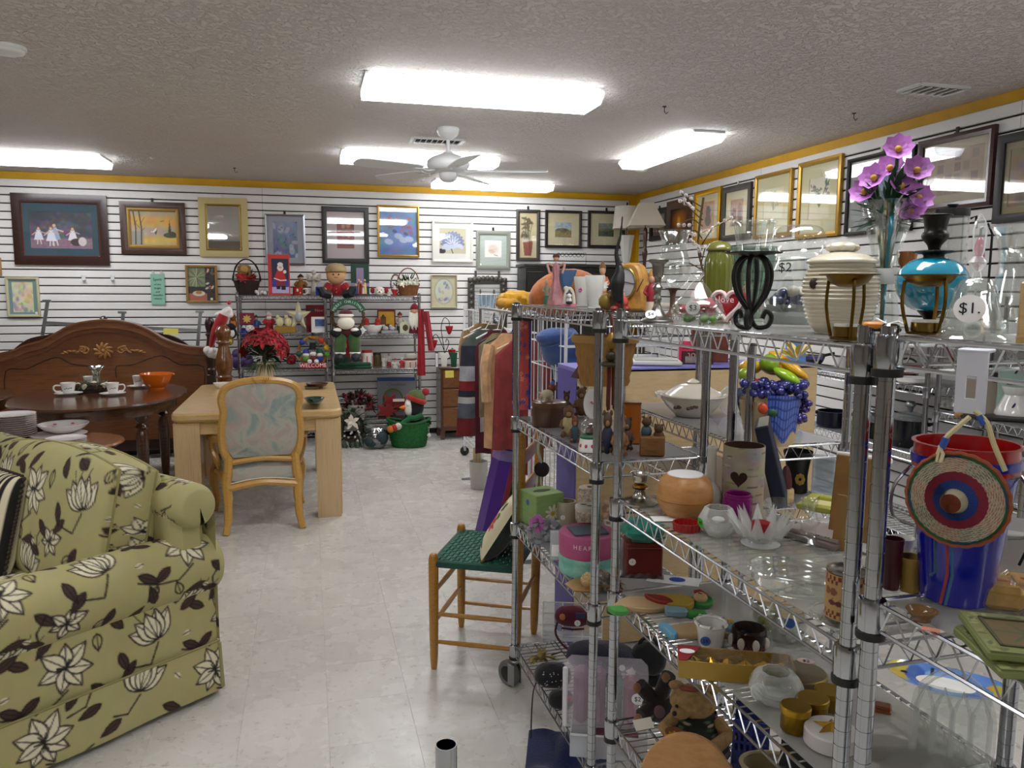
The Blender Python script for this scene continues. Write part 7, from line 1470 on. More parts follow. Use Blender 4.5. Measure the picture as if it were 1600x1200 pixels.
t,w_,h=put('pink_box','round pink gift box lettered HEART with a teal cloth band','box',(872,820,962,905),z,.9,.8);L(t,'lid',[(1,.45),(1.02,.5),(1.02,.98),(1.,1.),(0,1.)],mt('#b0507c',.45),w_*.97,h,34,sm=0);part('teal_band',G().lathe(sprof([(w_*.47,0),(w_*.5,h*.1),(w_*.49,h*.25),(w_*.5,h*.4),(w_*.47,h*.48)],2),34,wob=lambda a,z_:1+.012*math.sin(11*a+z_*90)),cloth('#6fb0a0','#8cc4b4',20.),t)
for k,ch in enumerate('HEART'):a=-.42+.17*k;text(ch,.02,mt('#e8d0d8',.6),t,T(w_*.497*math.sin(a),-w_*.497*math.cos(a),h*.78)@Rz(a))
part('grey_top_cloth',G().box((0,0,h+.003),(w_*.6,w_*.5,.006),Rz(.3),.002),mt('#5a6270',.7),t);PBX=(tuple(t.location),h)
def on_box(name,label,cat,px,wpx,h,zz):
 c=at_z(px[0],px[1],zz);w_=wpx/F*depth(c);t=thing(name,label,cat,c,math.atan2(c[1],c[0])-PI/2);return t,w_
zz=z+PBX[1]+.007
t,w_=on_box('floral_tin','round floral tin with holly lid standing on the pink box','tin',(917,812),36,.05,zz);L(t,'tin',[(.95,0),(1,.05),(1,.75),(0,.75)],mt('#b8b09c',.4,var=.3,vs=90),w_,.05,26,sm=0);L(t,'lid',[(1.05,.72),(1.05,.98),(1.,1.),(0,1.)],mt('#c8c4b4',.35),w_,.05,26,sm=0);part('leaf_print',G().ell((.01,-.008,.0505),(.012,.006,.001)).ell((-.012,.006,.0505),(.012,.006,.001)),mt('#2c3c30',.6),t)
t,w_,h=put('floral_canister','tall floral patterned canister behind the pink box','canister',(902,758,938,830),z,.9);L(t,'canister',[(.95,0),(1,.03),(1,.96),(.9,1.),(0,1.)],mt('#b8a894',.45,var=.28,vs=120),w_,h,26,sm=0);L(t,'lid_knob',[(.2,1.),(.22,1.02),(0,1.03)],mt('#5a3a50',.5),w_,h,14,sm=0)
t,w_,h=put('label_stand','small clear acrylic label stand on the third shelf','sign',(858,828,882,876),z,.4);part('stand',G().box((0,0,h/2),(w_*.9,.02,h),b=.003),film('#dfe6ea',.5,.1),t);part('label',G().box((-w_*.1,-.012,h*.35),(w_*.5,.001,h*.4)),STICK,t)
def rose_soap():
 t,w_,h=put('rose_soap','cream rose shaped soap on a small wooden plate','soap',(882,882,942,926),z,.8);L(t,'wooden_plate',[(0,0),(.9,0),(1,.12),(.95,.14),(0,.1)],wood('#a8824a','#8d6a38',.5),w_,h,6,sm=0);g=G();r=random.Random(3)
 for k in range(16):a=k*2.4;q=w_*.018*k**.8;g.ell((w_*.1+q*math.cos(a),q*math.sin(a),h*(.55-.02*k)),(w_*.13,w_*.05,h*.26),9,6,Rz(a+PI/2)@Rx(.3))
 part('rose',g,mt('#cdb07a',.5),t)
rose_soap()
t,w_,h=put('potpourri','bag of dried brown and gold potpourri behind the chrome posts','potpourri',(930,886,968,930),z,.8);part('petals',foliage(70,(0,0,h*.3),(w_*.4,w_*.35,h*.4),.03,.02,random.Random(4),.2),mt('#6a5026',.8,var=.3,vs=60),t);part('bag',G().ell((0,0,h*.5),(w_*.5,w_*.4,h*.5),16,10),film('#e8e8e4',.12,.05),t)
t,w_,h=put('shell_dish','tan seashell ornaments heaped behind the pink box','shells',(940,766,968,830),z+.0,.8);r=random.Random(8);part('shells',blob(G(),14,(0,0,h*.4),(w_*.3,w_*.3,h*.3),w_*.22,r),mt('#b89a80',.5,var=.15),t);L(t,'dish',BOWL,PORC,w_,h*.3)
# ---------------- far unit, bottom shelf
z=ZM[3]+.003
t,w_,h=put('acrylic_rack','clear acrylic stand with white wire grid on the bottom shelf','stand',(848,938,940,1006),z,.3);g=G()
for k in range(4):g.tube([(-w_*.5,0,h*(.1+.3*k)),(w_*.5,0,h*(.1+.3*k))],.002,5);g.tube([(-w_*.5+w_*k/3,0,0),(-w_*.5+w_*k/3,0,h)],.002,5)
part('wire_grid',g,WHITE,t);part('acrylic_back',G().box((0,.03,h*.45),(w_,.003,h*.9)),film('#e4e8f0',.25,.05),t);part('base',G().box((0,.02,.004),(w_,.08,.006)),film('#e4e8f0',.4,.05),t)
def bag(name,label,box,zz,col,flat=.25,deco=None,lean=0.,dk=.5,cat='handbag',rz=0.):
 t,w_,h=put(name,label,cat,box,zz,dk,.4,None,rz);d=w_*flat
 def fn(u,v):a=2*PI*u;k=(math.sin(PI*min(v*1.02,1))**.35) if 0<v<1 else 0;return(w_*.5*k*math.copysign(abs(math.cos(a))**.6,math.cos(a)),d*k*math.copysign(abs(math.sin(a))**.8,math.sin(a)),h*v)
 part('body',G().grid(fn,24,14,cu=True),cloth(col),t);return t,w_,h,d
t,w_,h,d=bag('pouch_bag','burgundy striped pouch handbag with wooden toggle',(866,944,924,984),z+.09,'#6a1830');part('toggle',G().ell((-w_*.28,-d*1.05,h*.62),.012),mt('#c0702c',.5),t);part('strap',G().tube(smooth_poly([(-w_*.4,0,h*.3),(-w_*.45,-.02,-.03),(-w_*.1,-.03,-.085),(w_*.2,.0,-.09)],4),.005,6),mt('#4a1424',.6),t);part('brand_patch',G().box((w_*.2,-d*1.0,h*.7),(w_*.26,.004,h*.26)),mt('#3a3c5c',.6),t);sticker(t,T(w_*.12,-d*1.08,h*.35),.012,'1');part('hem',G().tube([(-w_*.3,-d*.9,h*.05),(0,-d*.95,0),(w_*.3,-d*.9,h*.05)],.004,6),mt('#4a1424',.6),t)
t,w_,h=put('gold_bow','loose gold ribbon bow on the bottom wire shelf','ribbon',(818,1008,872,1042),z,.8);g=G();r=random.Random(5)
for k in range(14):a=r.uniform(0,6.28);g.leaf((0,0,h*.3),(math.cos(a),math.sin(a),r.uniform(0,.8)),w_*r.uniform(.3,.5),.016,droop=.6)
part('bow_loops',g,mt('#8a7840',.35,.6),t);part('knot',G().ell((0,0,h*.35),.016),mt('#8a7840',.35,.6),t);part('ribbon_tail',G().tube([(w_*.3,.02,.012),(w_*.6,.05,.012),(w_*.85,.03,.014)],.003,5),mt('#3c2c20',.5),t)
t,w_,h,d=bag('sequin_bag','black sequinned evening bag with a thin dangling strap',(834,1034,892,1080),z,'#101014',.4,dk=.6);g=G();r=random.Random(2)
for k in range(40):a=r.uniform(3.3,6.1);q=r.uniform(.15,.85);kk=math.sin(PI*q)**.35;g.ell((w_*.5*kk*math.copysign(abs(math.cos(a))**.6,math.cos(a)),d*1.01*kk*math.copysign(abs(math.sin(a))**.8,math.sin(a)),h*q),.0025,5,4)
part('sequins',g,metal('#d8dce4',.2),t);part('strap',G().tube(smooth_poly([(-w_*.42,-d*.5,h*.3),(-w_*.5,-d*1.1,h*.1),(-w_*.54,-d*1.3,-.07),(-w_*.55,-d*1.3,-.16)],3),.0025,5),BLACK,t)
t,w_,h,d=bag('black_purse','small black purse with red lining on the bottom shelf',(856,1076,896,1112),z,'#0c0c10',.4,dk=.6);part('red_lining',G().ell((w_*.3,-d*.7,h*.75),(.014,.01,.01)),mt('#b01c24',.6),t)
t,w_,h,d=bag('navy_bag','navy blue patterned fabric handbag with white tag',(884,1000,992,1060),z+.06,'#15193a',.35,dk=.7);sticker(t,T(w_*.3,-d*.96,h*.5),.011,'');part('pattern',blob(G(),16,(-w_*.1,-d*.9,h*.5),(w_*.25,.004,h*.25),.006,random.Random(3)),mt('#3a4a7c',.6),t);part('base_fold',G().box((0,0,-.03),(w_*.6,d,.06),b=.012),cloth('#101430'),t)
t,w_,h,d=bag('black_tote','large soft black tote bag slumped behind the pink blanket bag',(984,1000,1040,1062),z+.04,'#08080a',.4,dk=.7);part('base_fold',G().box((0,0,-.02),(w_*.7,d,.045),b=.01),cloth('#08080a'),t);part('tote_handle',arch(w_*.5,h*.25,.006,h*.9),BLACK,t)
t,w_,h=put('blanket_bag','clear zip bag holding folded pink purple and teal blankets','bag',(878,1022,1012,1142),z+.07,.35,.4);
for k,c_ in enumerate(('#8a5878','#9c6a8a','#5f8f8c','#b06a84')):part('folded_blanket',G().box((-w_*.28+w_*.19*k,.0,h*(.42-.05*(k>1))),(w_*.18,w_*.3,h*(.78-.1*(k>1))),None,.016),cloth(c_),t)
part('clear_cover',G().box((0,0,h*.47),(w_*.96,w_*.36,h*.94),None,.02),film('#e4dce4',.28,.12),t);part('zip_edge',G().box((-w_*.46,-w_*.17,h*.47),(.016,.01,h*.9),b=.004),film('#ece8ee',.8,.3),t);sticker(t,T(w_*.36,-w_*.19,h*.52),.018,'$2')
t,w_,h=put('plastic_bin','clear plastic storage bin under the blanket bag','bin',(892,1122,1008,1188),z,.55,.4);h=.07
part('bin',G().box((0,-w_*.25,h/2),(w_,.003,h)).box((0,w_*.25,h/2),(w_,.003,h)).box((-w_/2,0,h/2),(.003,w_*.5,h)).box((w_/2,0,h/2),(.003,w_*.5,h)).box((0,0,.002),(w_,w_*.5,.003)),film('#dfe4ea',.35,.1),t,ang=0);part('rim',G().tube([(-w_/2,-w_*.25,h),(w_/2,-w_*.25,h),(w_/2,w_*.25,h),(-w_/2,w_*.25,h)],.004,6,True),film('#e8ecf0',.6,.1),t);part('folded_goods',G().box((w_*.1,0,.025),(w_*.6,w_*.4,.04),b=.01),cloth('#94405c'),t)
t,w_,h=put('blue_cloth','dark blue cloth spilling onto the floor beneath the wire shelf','cloth',(846,1160,925,1205),0.,.8);part('folds',G().grid(lambda u,v:((u-.5)*w_*1.6,(v-.5)*.3,.008+.05*max(0,math.sin(u*9)*math.cos(v*5))*(1-abs(u-.5))),24,14).grid(lambda u,v:((.5-u)*w_*1.6,(v-.5)*.3,.002),3,3),cloth('#0e1c50'),t);part('hem',G().tube([(-w_*.8,-.15,.01),(w_*.8,-.15,.01)],.003,5),cloth('#0a1438'),t)
# ================ goods on the middle wire unit
# ---------------- second shelf
z=ZR[1]+E0
SILV=metal('#b4b0a8',.2)
t,w_,h=put('silver_candle_holder','silver candle holder with gold ring and octagonal foot','candle holder',(968,736,1030,793),z,.9,.5);L(t,'foot',[(1.,0),(1.,.06),(.85,.1),(.4,.2)],SILV,w_,h,8,sm=0);L(t,'stem',[(.4,.2),(.3,.3),(.24,.45),(.4,.5)],SILV,w_,h,20);L(t,'gold_ring',[(.2,.5),(.4,.54),(.4,.6),(.18,.68)],metal('#c09038',.3),w_,h,8,sm=0);L(t,'cup',[(.18,.66),(.34,.72),(.38,.92),(.5,1.),(.44,1.),(.3,.9),(0,.8)],SILV,w_,h,22)
def diffuser():
 t,w_,h=put('aroma_diffuser','round wood grain aroma diffuser with white top','diffuser',(1025,736,1112,816),z,.9,.5);W_=wood('#c08a50','#ad763c',.45,(3,3,9),.1,5.)
 L(t,'lower_half',[(.55,0),(.75,.06),(.95,.28),(1.,.42)],W_,w_,h,34);L(t,'upper_half',[(1.,.43),(.985,.6),(.9,.82),(.72,.97),(.64,1.)],W_,w_,h,34);L(t,'white_top',[(.66,.99),(.62,1.015),(0,1.015)],mt('#dcdcdc',.35),w_,h,30,sm=0);L(t,'seam',[(.99,.42),(1.004,.425),(.99,.43)],mt('#7a5024',.6),w_,h,34,sm=0,cap=False);part('paper_slip',G().box((-w_*.4,-w_*.25,.002),(w_*.5,.04,.001),Rz(.3)),STICK,t)
diffuser()
t,w_,h=put('bud_vase','white ceramic bud vase with tall straight neck','vase',(1092,700,1126,800),z,.9,.2);L(t,'body',[(.5,0),(.9,.08),(1.,.22),(.85,.36),(.5,.45),(.42,.52),(.42,.98),(.46,1.),(.36,1.),(.36,.5)],mt('#c9c6bc',.3),w_,h,24)
def birch():
 t,w_,h=put('birch_vase','birch bark cylinder vase with cut-out heart','vase',(1127,692,1190,806),z,.9,.5);cv=Cv(150,110,'#a39a88');r=random.Random(4);cv.noise(.07,8,3)
 for k in range(90):x,y=r.uniform(0,1.36),r.uniform(0,1);cv.line([(x,y),(x+r.uniform(.02,.12),y+r.uniform(-.006,.006))],r.uniform(.004,.012),r.choice(('#5a4c3c','#6c5e4e','#c4bcac','#4a3c30')))
 wrap('bark',cv,lambda u,v:(w_*.5*math.cos(2*PI*u),w_*.5*math.sin(2*PI*u),h*v),90,50,t,.85);L(t,'inside',[(.96,1.),(.94,1.),(.9,.1),(0,.1)],mt('#3c2012',.8),w_,h,30,sm=0,cap=False);L(t,'rim',[(1.,.985),(1.0,1.),(.94,1.)],mt('#8a7a64',.8),w_,h,30,sm=0,cap=False)
 o=[(w_*.2*math.sin(a)**3,h*.55+w_*.215*(13*math.cos(a)-5*math.cos(2*a)-2*math.cos(3*a)-math.cos(4*a))/16) for a in np.linspace(0,2*PI,36)[:-1]];g=G();cyl_=lambda x,z_:(x-w_*.1,-math.sqrt((w_*.505)**2-(x-w_*.1)**2),z_);v=[cyl_(x*k,h*.55+(z_-h*.55)*k) for k in(1,.75,.5,.25,.01) for x,z_ in o];part('heart_cutout',g.add(v,[(j*35+k,j*35+(k+1)%35,j*35+35+(k+1)%35,j*35+35+k) for j in range(4) for k in range(35)]),mt('#2c140a',.8),t)
birch()
t,w_,h=put('purple_jar','magenta purple glass candle jar','jar',(1129,768,1173,824),z,.9,.5);PG=film('#8a1070',.78,.06);L(t,'jar',[(.8,0),(.95,.03),(1.,.12),(1.,.8),(.9,.88),(.9,1.),(.84,1.),(.84,.88),(.92,.8),(.92,.1),(0,.06)],PG,w_,h,28,cap=False);part('rim_ring',G().tube([(w_*.47*math.cos(a),w_*.47*math.sin(a),h*.9) for a in np.linspace(0,2*PI,28)[:-1]],.0025,6,True),PG,t)
t,w_,h=put('leaning_book','thick dark blue book leaning against the chrome post','book',(1180,654,1238,786),z,.4,.3);M_=T(w_*.18,0,0)@Ry(-.26);part('cover',G().box((0,0,h*.5),(.035,.16,h*.98),None,.003),mt('#0e1630',.6),t,M_);part('pages',G().box((.003,.004,h*.502),(.026,.156,h*.98)),mt('#8a8474',.8),t,M_)
t,w_,h=put('tart_tin','small round red fluted tin lid','lid',(1051,811,1094,834),z,1.,.9);L(t,'fluted_rim',[(.94,0),(1.,1.),(.9,1.),(.84,.15)],mt('#a01818',.35),w_,.018,40,sm=0,cap=False,wob=lambda a,z_:1+.035*math.cos(20*a));L(t,'inside',[(0,.12),(.85,.12),(.85,.2),(0,.2)],mt('#6a4a28',.5),w_,.018,26,sm=0)
def votive8():
 t,w_,h=put('glass_votive','octagonal clear glass votive holder with green price sticker','candle holder',(1090,788,1152,843),z,.9,.6);L(t,'outer',[(.55,0),(.62,.05),(1.,.45),(.98,.6),(.68,1.),(.6,1.),(.8,.55),(.5,.2),(0,.18)],crystal('#f2f4f0',.35),w_,h,8,sm=0,cap=False);L(t,'solid_base',[(.5,.02),(.5,.15),(0,.15)],CRY,w_,h,8,sm=0);part('wax',G().ell((0,0,h*.55),(w_*.16,w_*.16,h*.1)),mt('#e4e0d8',.5),t);sticker(t,T(-w_*.42,-w_*.2,h*.45)@Rz(-1.0)@Rx(.2),.0125,'.49',mt('#4cc83c',.6))
votive8()
def lotus():
 t,w_,h=put('lotus_candle_holder','clear crystal lotus flower candle holder with red candle','candle holder',(1132,784,1242,867),z,.95,.7);g=G()
 for ring,(n,r0,r1,z1,wd) in enumerate(((11,.34,1.,.86,.30),(9,.22,.68,1.,.26))):
  for k in range(n):
   a=2*PI*(k+.5*ring)/n;ca,sa=math.cos(a),math.sin(a);q=lambda r,s,z_:((r*ca-s*sa)*w_/2,(r*sa+s*ca)*w_/2,z_*h)
   v=[q(r0*.6,-.05,.06),q(r0*.6,.05,.06),q(r0+.22,wd/2+.06,.36),q(r0+.22,-wd/2-.06,.36),q(r1,0,z1),q(r0+.1,0,.4),q(r0+.34,0,.30)]
   g.add(v,[(0,1,6),(1,2,6),(3,0,6),(2,4,6),(4,3,6),(1,0,5),(2,1,5),(0,3,5),(4,2,5),(3,4,5)])
 part('petals',g,film('#f4f6f2',.3,.03),t,ang=0);L(t,'base',[(.5,0),(.55,.04),(.4,.1),(.3,.3),(0,.3)],CRY,w_,h,16,sm=0);L(t,'red_candle',[(.26,.3),(.26,.62),(.2,.64),(0,.63)],mt('#9a1420',.35),w_,h,20,sm=0)
lotus()
t,w_,h=put('glass_tumbler','clear fluted glass tumbler behind the lotus candle holder','glass',(1193,779,1241,836),z,.9,.6);L(t,'body',[(.7,0),(.75,.03),(1,1),(.95,1),(.7,.1),(0,.1)],GLS,w_,h,36,cap=False,sm=0,wob=lambda a,z_:1+.02*math.cos(18*a))
t,w_,h=put('crystal_candlestick','short clear glass candlestick with wide round foot','candlestick',(1232,776,1290,856),z,.95,.5);L(t,'body',[(1.,0),(.98,.05),(.5,.2),(.4,.35),(.55,.45),(.6,.5),(.5,.58),(.4,.7),(.45,.95),(.5,1.),(.4,1.),(.3,.7),(0,.68)],GLS,w_,h,26,cap=False)
t,w_,h=put('glass_pie_dish','oval clear glass baking dish','dish',(1168,862,1316,940),z,.8,.9);L(t,'dish',[(.78,0),(.82,.04),(.95,.85),(1.,.9),(1.,1.),(.94,1.),(.8,.12),(0,.1)],GLS,w_,.035,40,cap=False,sy=.78);part('thick_rim',G().tube([(w_*.49*math.cos(a),w_*.382*math.sin(a),.034) for a in np.linspace(0,2*PI,44)[:-1]],.003,6,True),GLS,t);part('dish_handle',G().tube([(w_*.1*math.cos(a),-w_*.385-.008*math.sin(a),.033) for a in np.linspace(0,PI,9)],.0025,6),GLS,t)
def apple_can():
 p,wp,hp=put('glass_plate','round clear glass plate under the apple tin','plate',(1266,930,1386,1002),z,.9,.9);L(p,'plate',PLATE,GLS,wp,.018,36,cap=False);part('rim_edge',G().tube([(wp*.49*math.cos(a),wp*.49*math.sin(a),.018) for a in np.linspace(0,2*PI,40)[:-1]],.002,6,True),GLS,p)
 t,w_,h=put('apple_tin','tin can wrapped in a checked apple label','tin',(1289,880,1351,972),z+.011,.9,.9);cv=Cv(150,90,'#b08a54');n=22
 for k in range(n):
  for row in range(2):
   for y0 in(.03,.79):cv.rect(k*1.667/n,y0+.09*row,(k+.5)*1.667/n,y0+.09*row+.09,'#6c1c18') if row==0 else cv.rect((k+.5)*1.667/n,y0+.09*row,(k+1)*1.667/n,y0+.09*row+.09,'#6c1c18')
 for x in(.1,.35,.8,1.05,1.15,1.4):cv.ell(x,.62,.05,.06,'#5c2018');cv.line([(x,.56),(x+.02,.52)],.012,'#3c3018');cv.ell(x-.08,.38,.05,.09,'#7a4a2c')
 wrap('label',cv,lambda u,v:(w_*.5*math.cos(2*PI*u),w_*.5*math.sin(2*PI*u),h*.94*v),100,60,t,.6);L(t,'metal_can',[(.98,0),(.98,.94),(1.02,.96),(1.02,1.),(.96,1.),(.92,.97),(.6,.97),(.58,.975),(0,.975)],metal('#8f8a80',.25),w_,h,34,sm=0)
 part('lid_sticker',G().lathe([(0,0),(.011,0),(.011,.0006),(0,.0006)],16,T(.004,0,h*.977)),STICK,t)
apple_can()
def easel_frame():
 t,w_,h=put('photo_frame','wooden easel photo frame seen from its brown back','picture frame',(1294,716,1372,852),z,.15,.1,None,-.3);KB=mt('#8a6430',.75,var=.08,vs=20);M_=Rx(-.16);part('backing',G().box((0,0,h*.52),(w_,.012,h*.96),b=.002),KB,t,M_);part('easel_leg',G().prism([(-w_*.12,h*.66),(w_*.06,h*.66),(w_*.02,0),(-w_*.24,0)],.004,T(0,-.06,0)@Rx(.15)),mt('#a07a44',.75),t);part('white_rim',G().box((0,.008,h),(w_*1.04,.02,.014),b=.003),WHITE,t,M_);part('hinge',G().box((0,-.014,h*.62),(.012,.012,.03)),BLACK,t,M_)
easel_frame()
t,w_,h=put('flat_picture_frame','flat yellow-green picture frame lying on the shelf','picture frame',(1256,757,1322,800),z,.9,.9);d=.13;g=G();[g.box((s*(w_/2-.012),0,.008),(.024,d,.016),b=.003) for s in(-1,1)];[g.box((0,s*(d/2-.012),.008),(w_-.049,.024,.016),b=.003) for s in(-1,1)];part('frame',g,mt('#9a9a3a',.5),t,Rz(-.25));part('picture',G().box((0,0,.004),(w_-.05,d-.05,.004)),mt('#c4bd84',.6),t,Rz(-.25))
t,w_,h=put('painted_vase','black vase with painted sunflower below the fruit basket jar','vase',(1222,706,1266,772),ZN[2]+E0,.8,.3);L(t,'body',[(.7,0),(.75,.05),(.7,.4),(.85,.8),(1.,1.),(.94,1.),(.6,.4)],mt('#14120f',.35),w_,h,24);g=G();[g.ell((w_*.1+.01*math.cos(a),-w_*.4,h*.38+.012*math.sin(a)),(.006,.002,.008),7,5) for a in np.linspace(0,2*PI,9)[:-1]];part('painted_sunflower',g,mt('#a8842c',.6),t)
t,w_,h=put('rooster_candle','dark red and cream carved candle beside the blue book','candle',(1210,728,1242,786),ZN[2]+E0,.8,.3);L(t,'cream_base',[(.8,0),(.85,.1),(.8,.35),(.6,.38)],mt('#b89c70',.6,var=.15),w_,h,18);L(t,'red_body',[(.5,.36),(.6,.5),(.45,.8),(.2,1.),(0,1.)],mt('#4a1418',.5,var=.2),w_,h,16)
t,w_,h=put('glass_block','square pale blue-grey glass block vase at the rear','vase',(1268,712,1302,776),ZN[2]+E0,.8,.3);part('block',G().box((0,0,h/2),(w_,w_*.8,h),b=.004),film('#a8b0b8',.5,.06),t);part('inner',G().box((0,0,h*.55),(w_*.75,w_*.55,h*.85)),glass('#e8eef2',.12),t)
PUT['t']=None;t,w_,h=put('stacked_books','two flat picture books lying under the easel frame','books',(1228,800,1330,850),z,.5,.9);part('lower_book',G().box((0,0,.007),(w_*.95,.1,.012),Rz(-.55),.002),mt('#8a7a74',.5),t);part('upper_book',G().box((.004,.004,.018),(w_*.85,.09,.01),Rz(-.5),.002),mt('#a89c94',.4),t);text('VINTAGE',.012,INK,t,T(.0,-.046,.018)@Rz(-.5))
# ---------------- third shelf
z=ZR[2]+E0
zt_=z
t,w_,h=put('leather_box','dark red leather box with stitched edges','box',(972,836,1034,903),z,.8,.8,None,.15);h=min(h,.17);RL=mt('#6a1410',.45);part('box',G().box((0,0,h*.42),(w_*.9,w_*.7,h*.84),b=.004),RL,t);part('lid',G().box((0,0,h*.92),(w_*.93,w_*.73,h*.16),b=.005),RL,t);g=G();[g.box((-w_*.42+w_*.84*k/20,-w_*.367,h*.86),(.004,.001,.001)) for k in range(21)];part('stitching',g,mt('#b08060',.7),t);sticker(t,T(-w_*.3,-w_*.355,h*.45),.01,'1');LBX=tuple(t.location);LBH=h
g=G();t=thing('teal_tissue','crumpled teal gift tissue on the red leather box','tissue paper',(LBX[0],LBX[1],zt_+LBH+.002),.2);part('tissue',G().ell((0,0,.03),(.065,.055,.032),22,14,None,lambda p:1+.14*math.sin(8*p[0]+5*p[2])*math.cos(7*p[1]+2*p[2])),cloth('#1f8070','#3a9c88',25.),t);part('bag_edge',G().tube([(-.06,-.03,.01),(-.02,-.055,.008),(.05,-.045,.01)],.003,5),cloth('#166a5c'),t)
t,w_,h=put('foil_packet','flat silver foil packet before the red leather box','packet',(968,886,1034,906),z,.5,.9);part('packet',G().grid(lambda u,v:((u-.5)*w_,(v-.5)*.05,.004+.008*math.sin(PI*u)*math.sin(PI*v)+.002*math.sin(u*30)),24,10).grid(lambda u,v:((.5-u)*w_,(v-.5)*.05,.0015),3,3),metal('#a4a6ac',.3),t);part('crimp',G().box((w_*.5,0,.002),(.008,.05,.002)),metal('#a4a6ac',.3),t)
t,w_,h=put('greeting_card','white card with blue drawing lying on the shelf','card',(1012,889,1092,914),z,.5,.9);part('card',G().box((0,0,.0015),(w_,.06,.002),Rz(-.1)),STICK,t);part('blue_drawing',G().ell((.01,.0,.003),(w_*.16,.018,.0008)),mt('#2c50a8',.6),t)
def plaque(label,box,kind):
 t,w_,h=put('mermaid_plaque',label,'wall plaque',box,z,.45,.9);SK=mt('#b89a70',.7);c=.016;D=w_*.66
 def fl(pts,mat,nm,th,y0=0.):
  pr=[(x*w_,y*D) for x,y in pts];part(nm,G().prism([(x,-y) for x,y in smooth_poly(pr+pr[:1],3)[:-1]],th,T(0,0,y0)@Matrix(((1,0,0,0),(0,0,-1,0),(0,1,0,0),(0,0,0,1))),.003),mat,t)
 if kind==0:
  fl([(-.46,-.3),(-.36,.05),(-.2,.15),(.0,.1),(.1,-.1),(-.08,-.3),(-.3,-.3),(-.42,-.42)],SK,'legs',.014);fl([(-.05,.2),(.2,.26),(.32,.1),(.25,-.15),(.05,-.12),(-.02,.02)],mt('#b09030',.6),'yellow_top',.018,.002);fl([(-.16,.12),(.02,.12),(.12,-.08),(.0,-.12),(-.12,.0)],mt('#8a2418',.6),'red_skirt',.02,.003)
  fl([(.24,.2),(.4,.42),(.5,.3),(.47,.05),(.34,.02)],mt('#2c7a34',.6),'green_hair',.014);part('head',G().ell((w_*.38,D*.2,.018),(w_*.07,D*.14,.012)),SK,t);part('hair_band',G().tube([(w_*.32,D*.34,.022),(w_*.38,D*.36,.026),(w_*.44,D*.26,.022)],.005,6),mt('#8a3020',.6),t);fl([(.04,-.2),(.22,-.2),(.24,-.36),(.06,-.38)],mt('#7fa0b0',.6),'blue_sash',.016,.002);fl([(.22,-.22),(.4,-.2),(.42,-.34),(.26,-.36)],mt('#3c8a3c',.6),'green_fin',.014);fl([(-.5,-.36),(-.36,-.3),(-.3,-.44),(-.42,-.5)],mt('#4c9a44',.6),'green_shoe',.016);g=G();g.tube([(w_*.36,D*.2,.031),(w_*.39,D*.17,.0305)],.0015,5);part('eye_line',g,BLACK,t)
 else:
  fl([(-.44,-.2),(-.2,.12),(.08,.24),(.3,.2),(.38,.0),(.1,-.2),(-.3,-.34)],SK,'body',.014);fl([(-.02,.2),(.32,.24),(.44,.05),(.26,-.1),(.04,-.02)],mt('#6a9ab4',.6),'blue_dress',.02,.002);fl([(-.5,-.1),(-.42,-.04),(-.3,-.34),(-.36,-.42)],mt('#6aa0bc',.6),'blue_shoe',.018)
  for x,y in((.05,.1),(.2,.16),(.3,.02),(.14,-.02),(.36,.1)):g=G();[g.leaf((x*w_,y*D,.024),(math.cos(a),math.sin(a),.05),.014,.007,(0,0,1),0) for a in np.linspace(0,2*PI,9)[:-1]];part('painted_daisy',g,mt('#c8a040',.6),t)
plaque('painted mermaid wall plaque with green hair and yellow top',(952,900,1112,962),0);plaque('painted mermaid wall plaque in blue daisy dress',(1030,938,1184,1004),1)
t,w_,h=put('lace_pot','white ceramic pot with pierced lacy rim and blue sticker','pot',(1083,960,1136,1018),z,.9,.8);L(t,'pot',[(.66,0),(.7,.03),(.88,.8),(.92,.88),(.84,.88),(.62,.1),(0,.08)],PORC,w_,h,28,sm=0);g=G();[g.box((w_*.46*math.cos(a),w_*.46*math.sin(a),h*.93),(.006,.008,h*.14),Rz(a),.002) for a in np.linspace(0,2*PI,17)[:-1]];g.tube([(w_*.45*math.cos(a),w_*.45*math.sin(a),h*.88) for a in np.linspace(0,2*PI,25)[:-1]],.004,6,True);part('lacy_rim',g,PORC,t);sticker(t,T(-w_*.14,-w_*.405,h*.35)@Rx(.12),.0115,'59',mt('#4a6ab8',.6))
t,w_,h=put('snowman_jar','dark glass jar with snowman cut-outs and red band','jar',(1142,972,1196,1020),z,.9,.8);L(t,'jar',[(.9,0),(1.,.05),(1.,.85),(.9,1.),(.84,1.),(.9,.8),(.9,.1),(0,.08)],film('#2c1c18',.8,.08),w_,h,28,cap=False);g=G();[g.ell((w_*.5*math.sin(q),-w_*.5*math.cos(q),h*.4),(.009,.004,.014),8,6) for q in(-1.2,-.4,.4,1.2)];part('snowman_prints',g,mt('#d8cfc4',.6),t);L(t,'red_band',[(1.01,.08),(1.01,.3),(1.,.31)],mt('#5c1418',.5),w_,h,26,sm=0,cap=False)
for lb,b in(('square clear glass jar with blue sticker',(1202,946,1262,1008)),('square clear glass jar filled with yellow shells',(1172,940,1216,990))):
 t,w_,h=put('square_jar',lb,'jar',b,z,.8,.7);g=G();th=.003;part('jar',G().box((0,0,h/2),(w_,w_*.8,h),b=.006).box((0,0,h/2+.004),(w_*.86,w_*.66,h),b=.004),GLS,t);part('contents',blob(G(),10,(0,0,h*.3),(w_*.25,w_*.2,h*.15),w_*.12,random.Random(3)),mt('#a89c5c' if 'yellow' in lb else '#c4c8c0',.4),t)
 if 'blue' in lb:sticker(t,T(0,-w_*.41,h*.75),.012,'',mt('#3c62b4',.6))
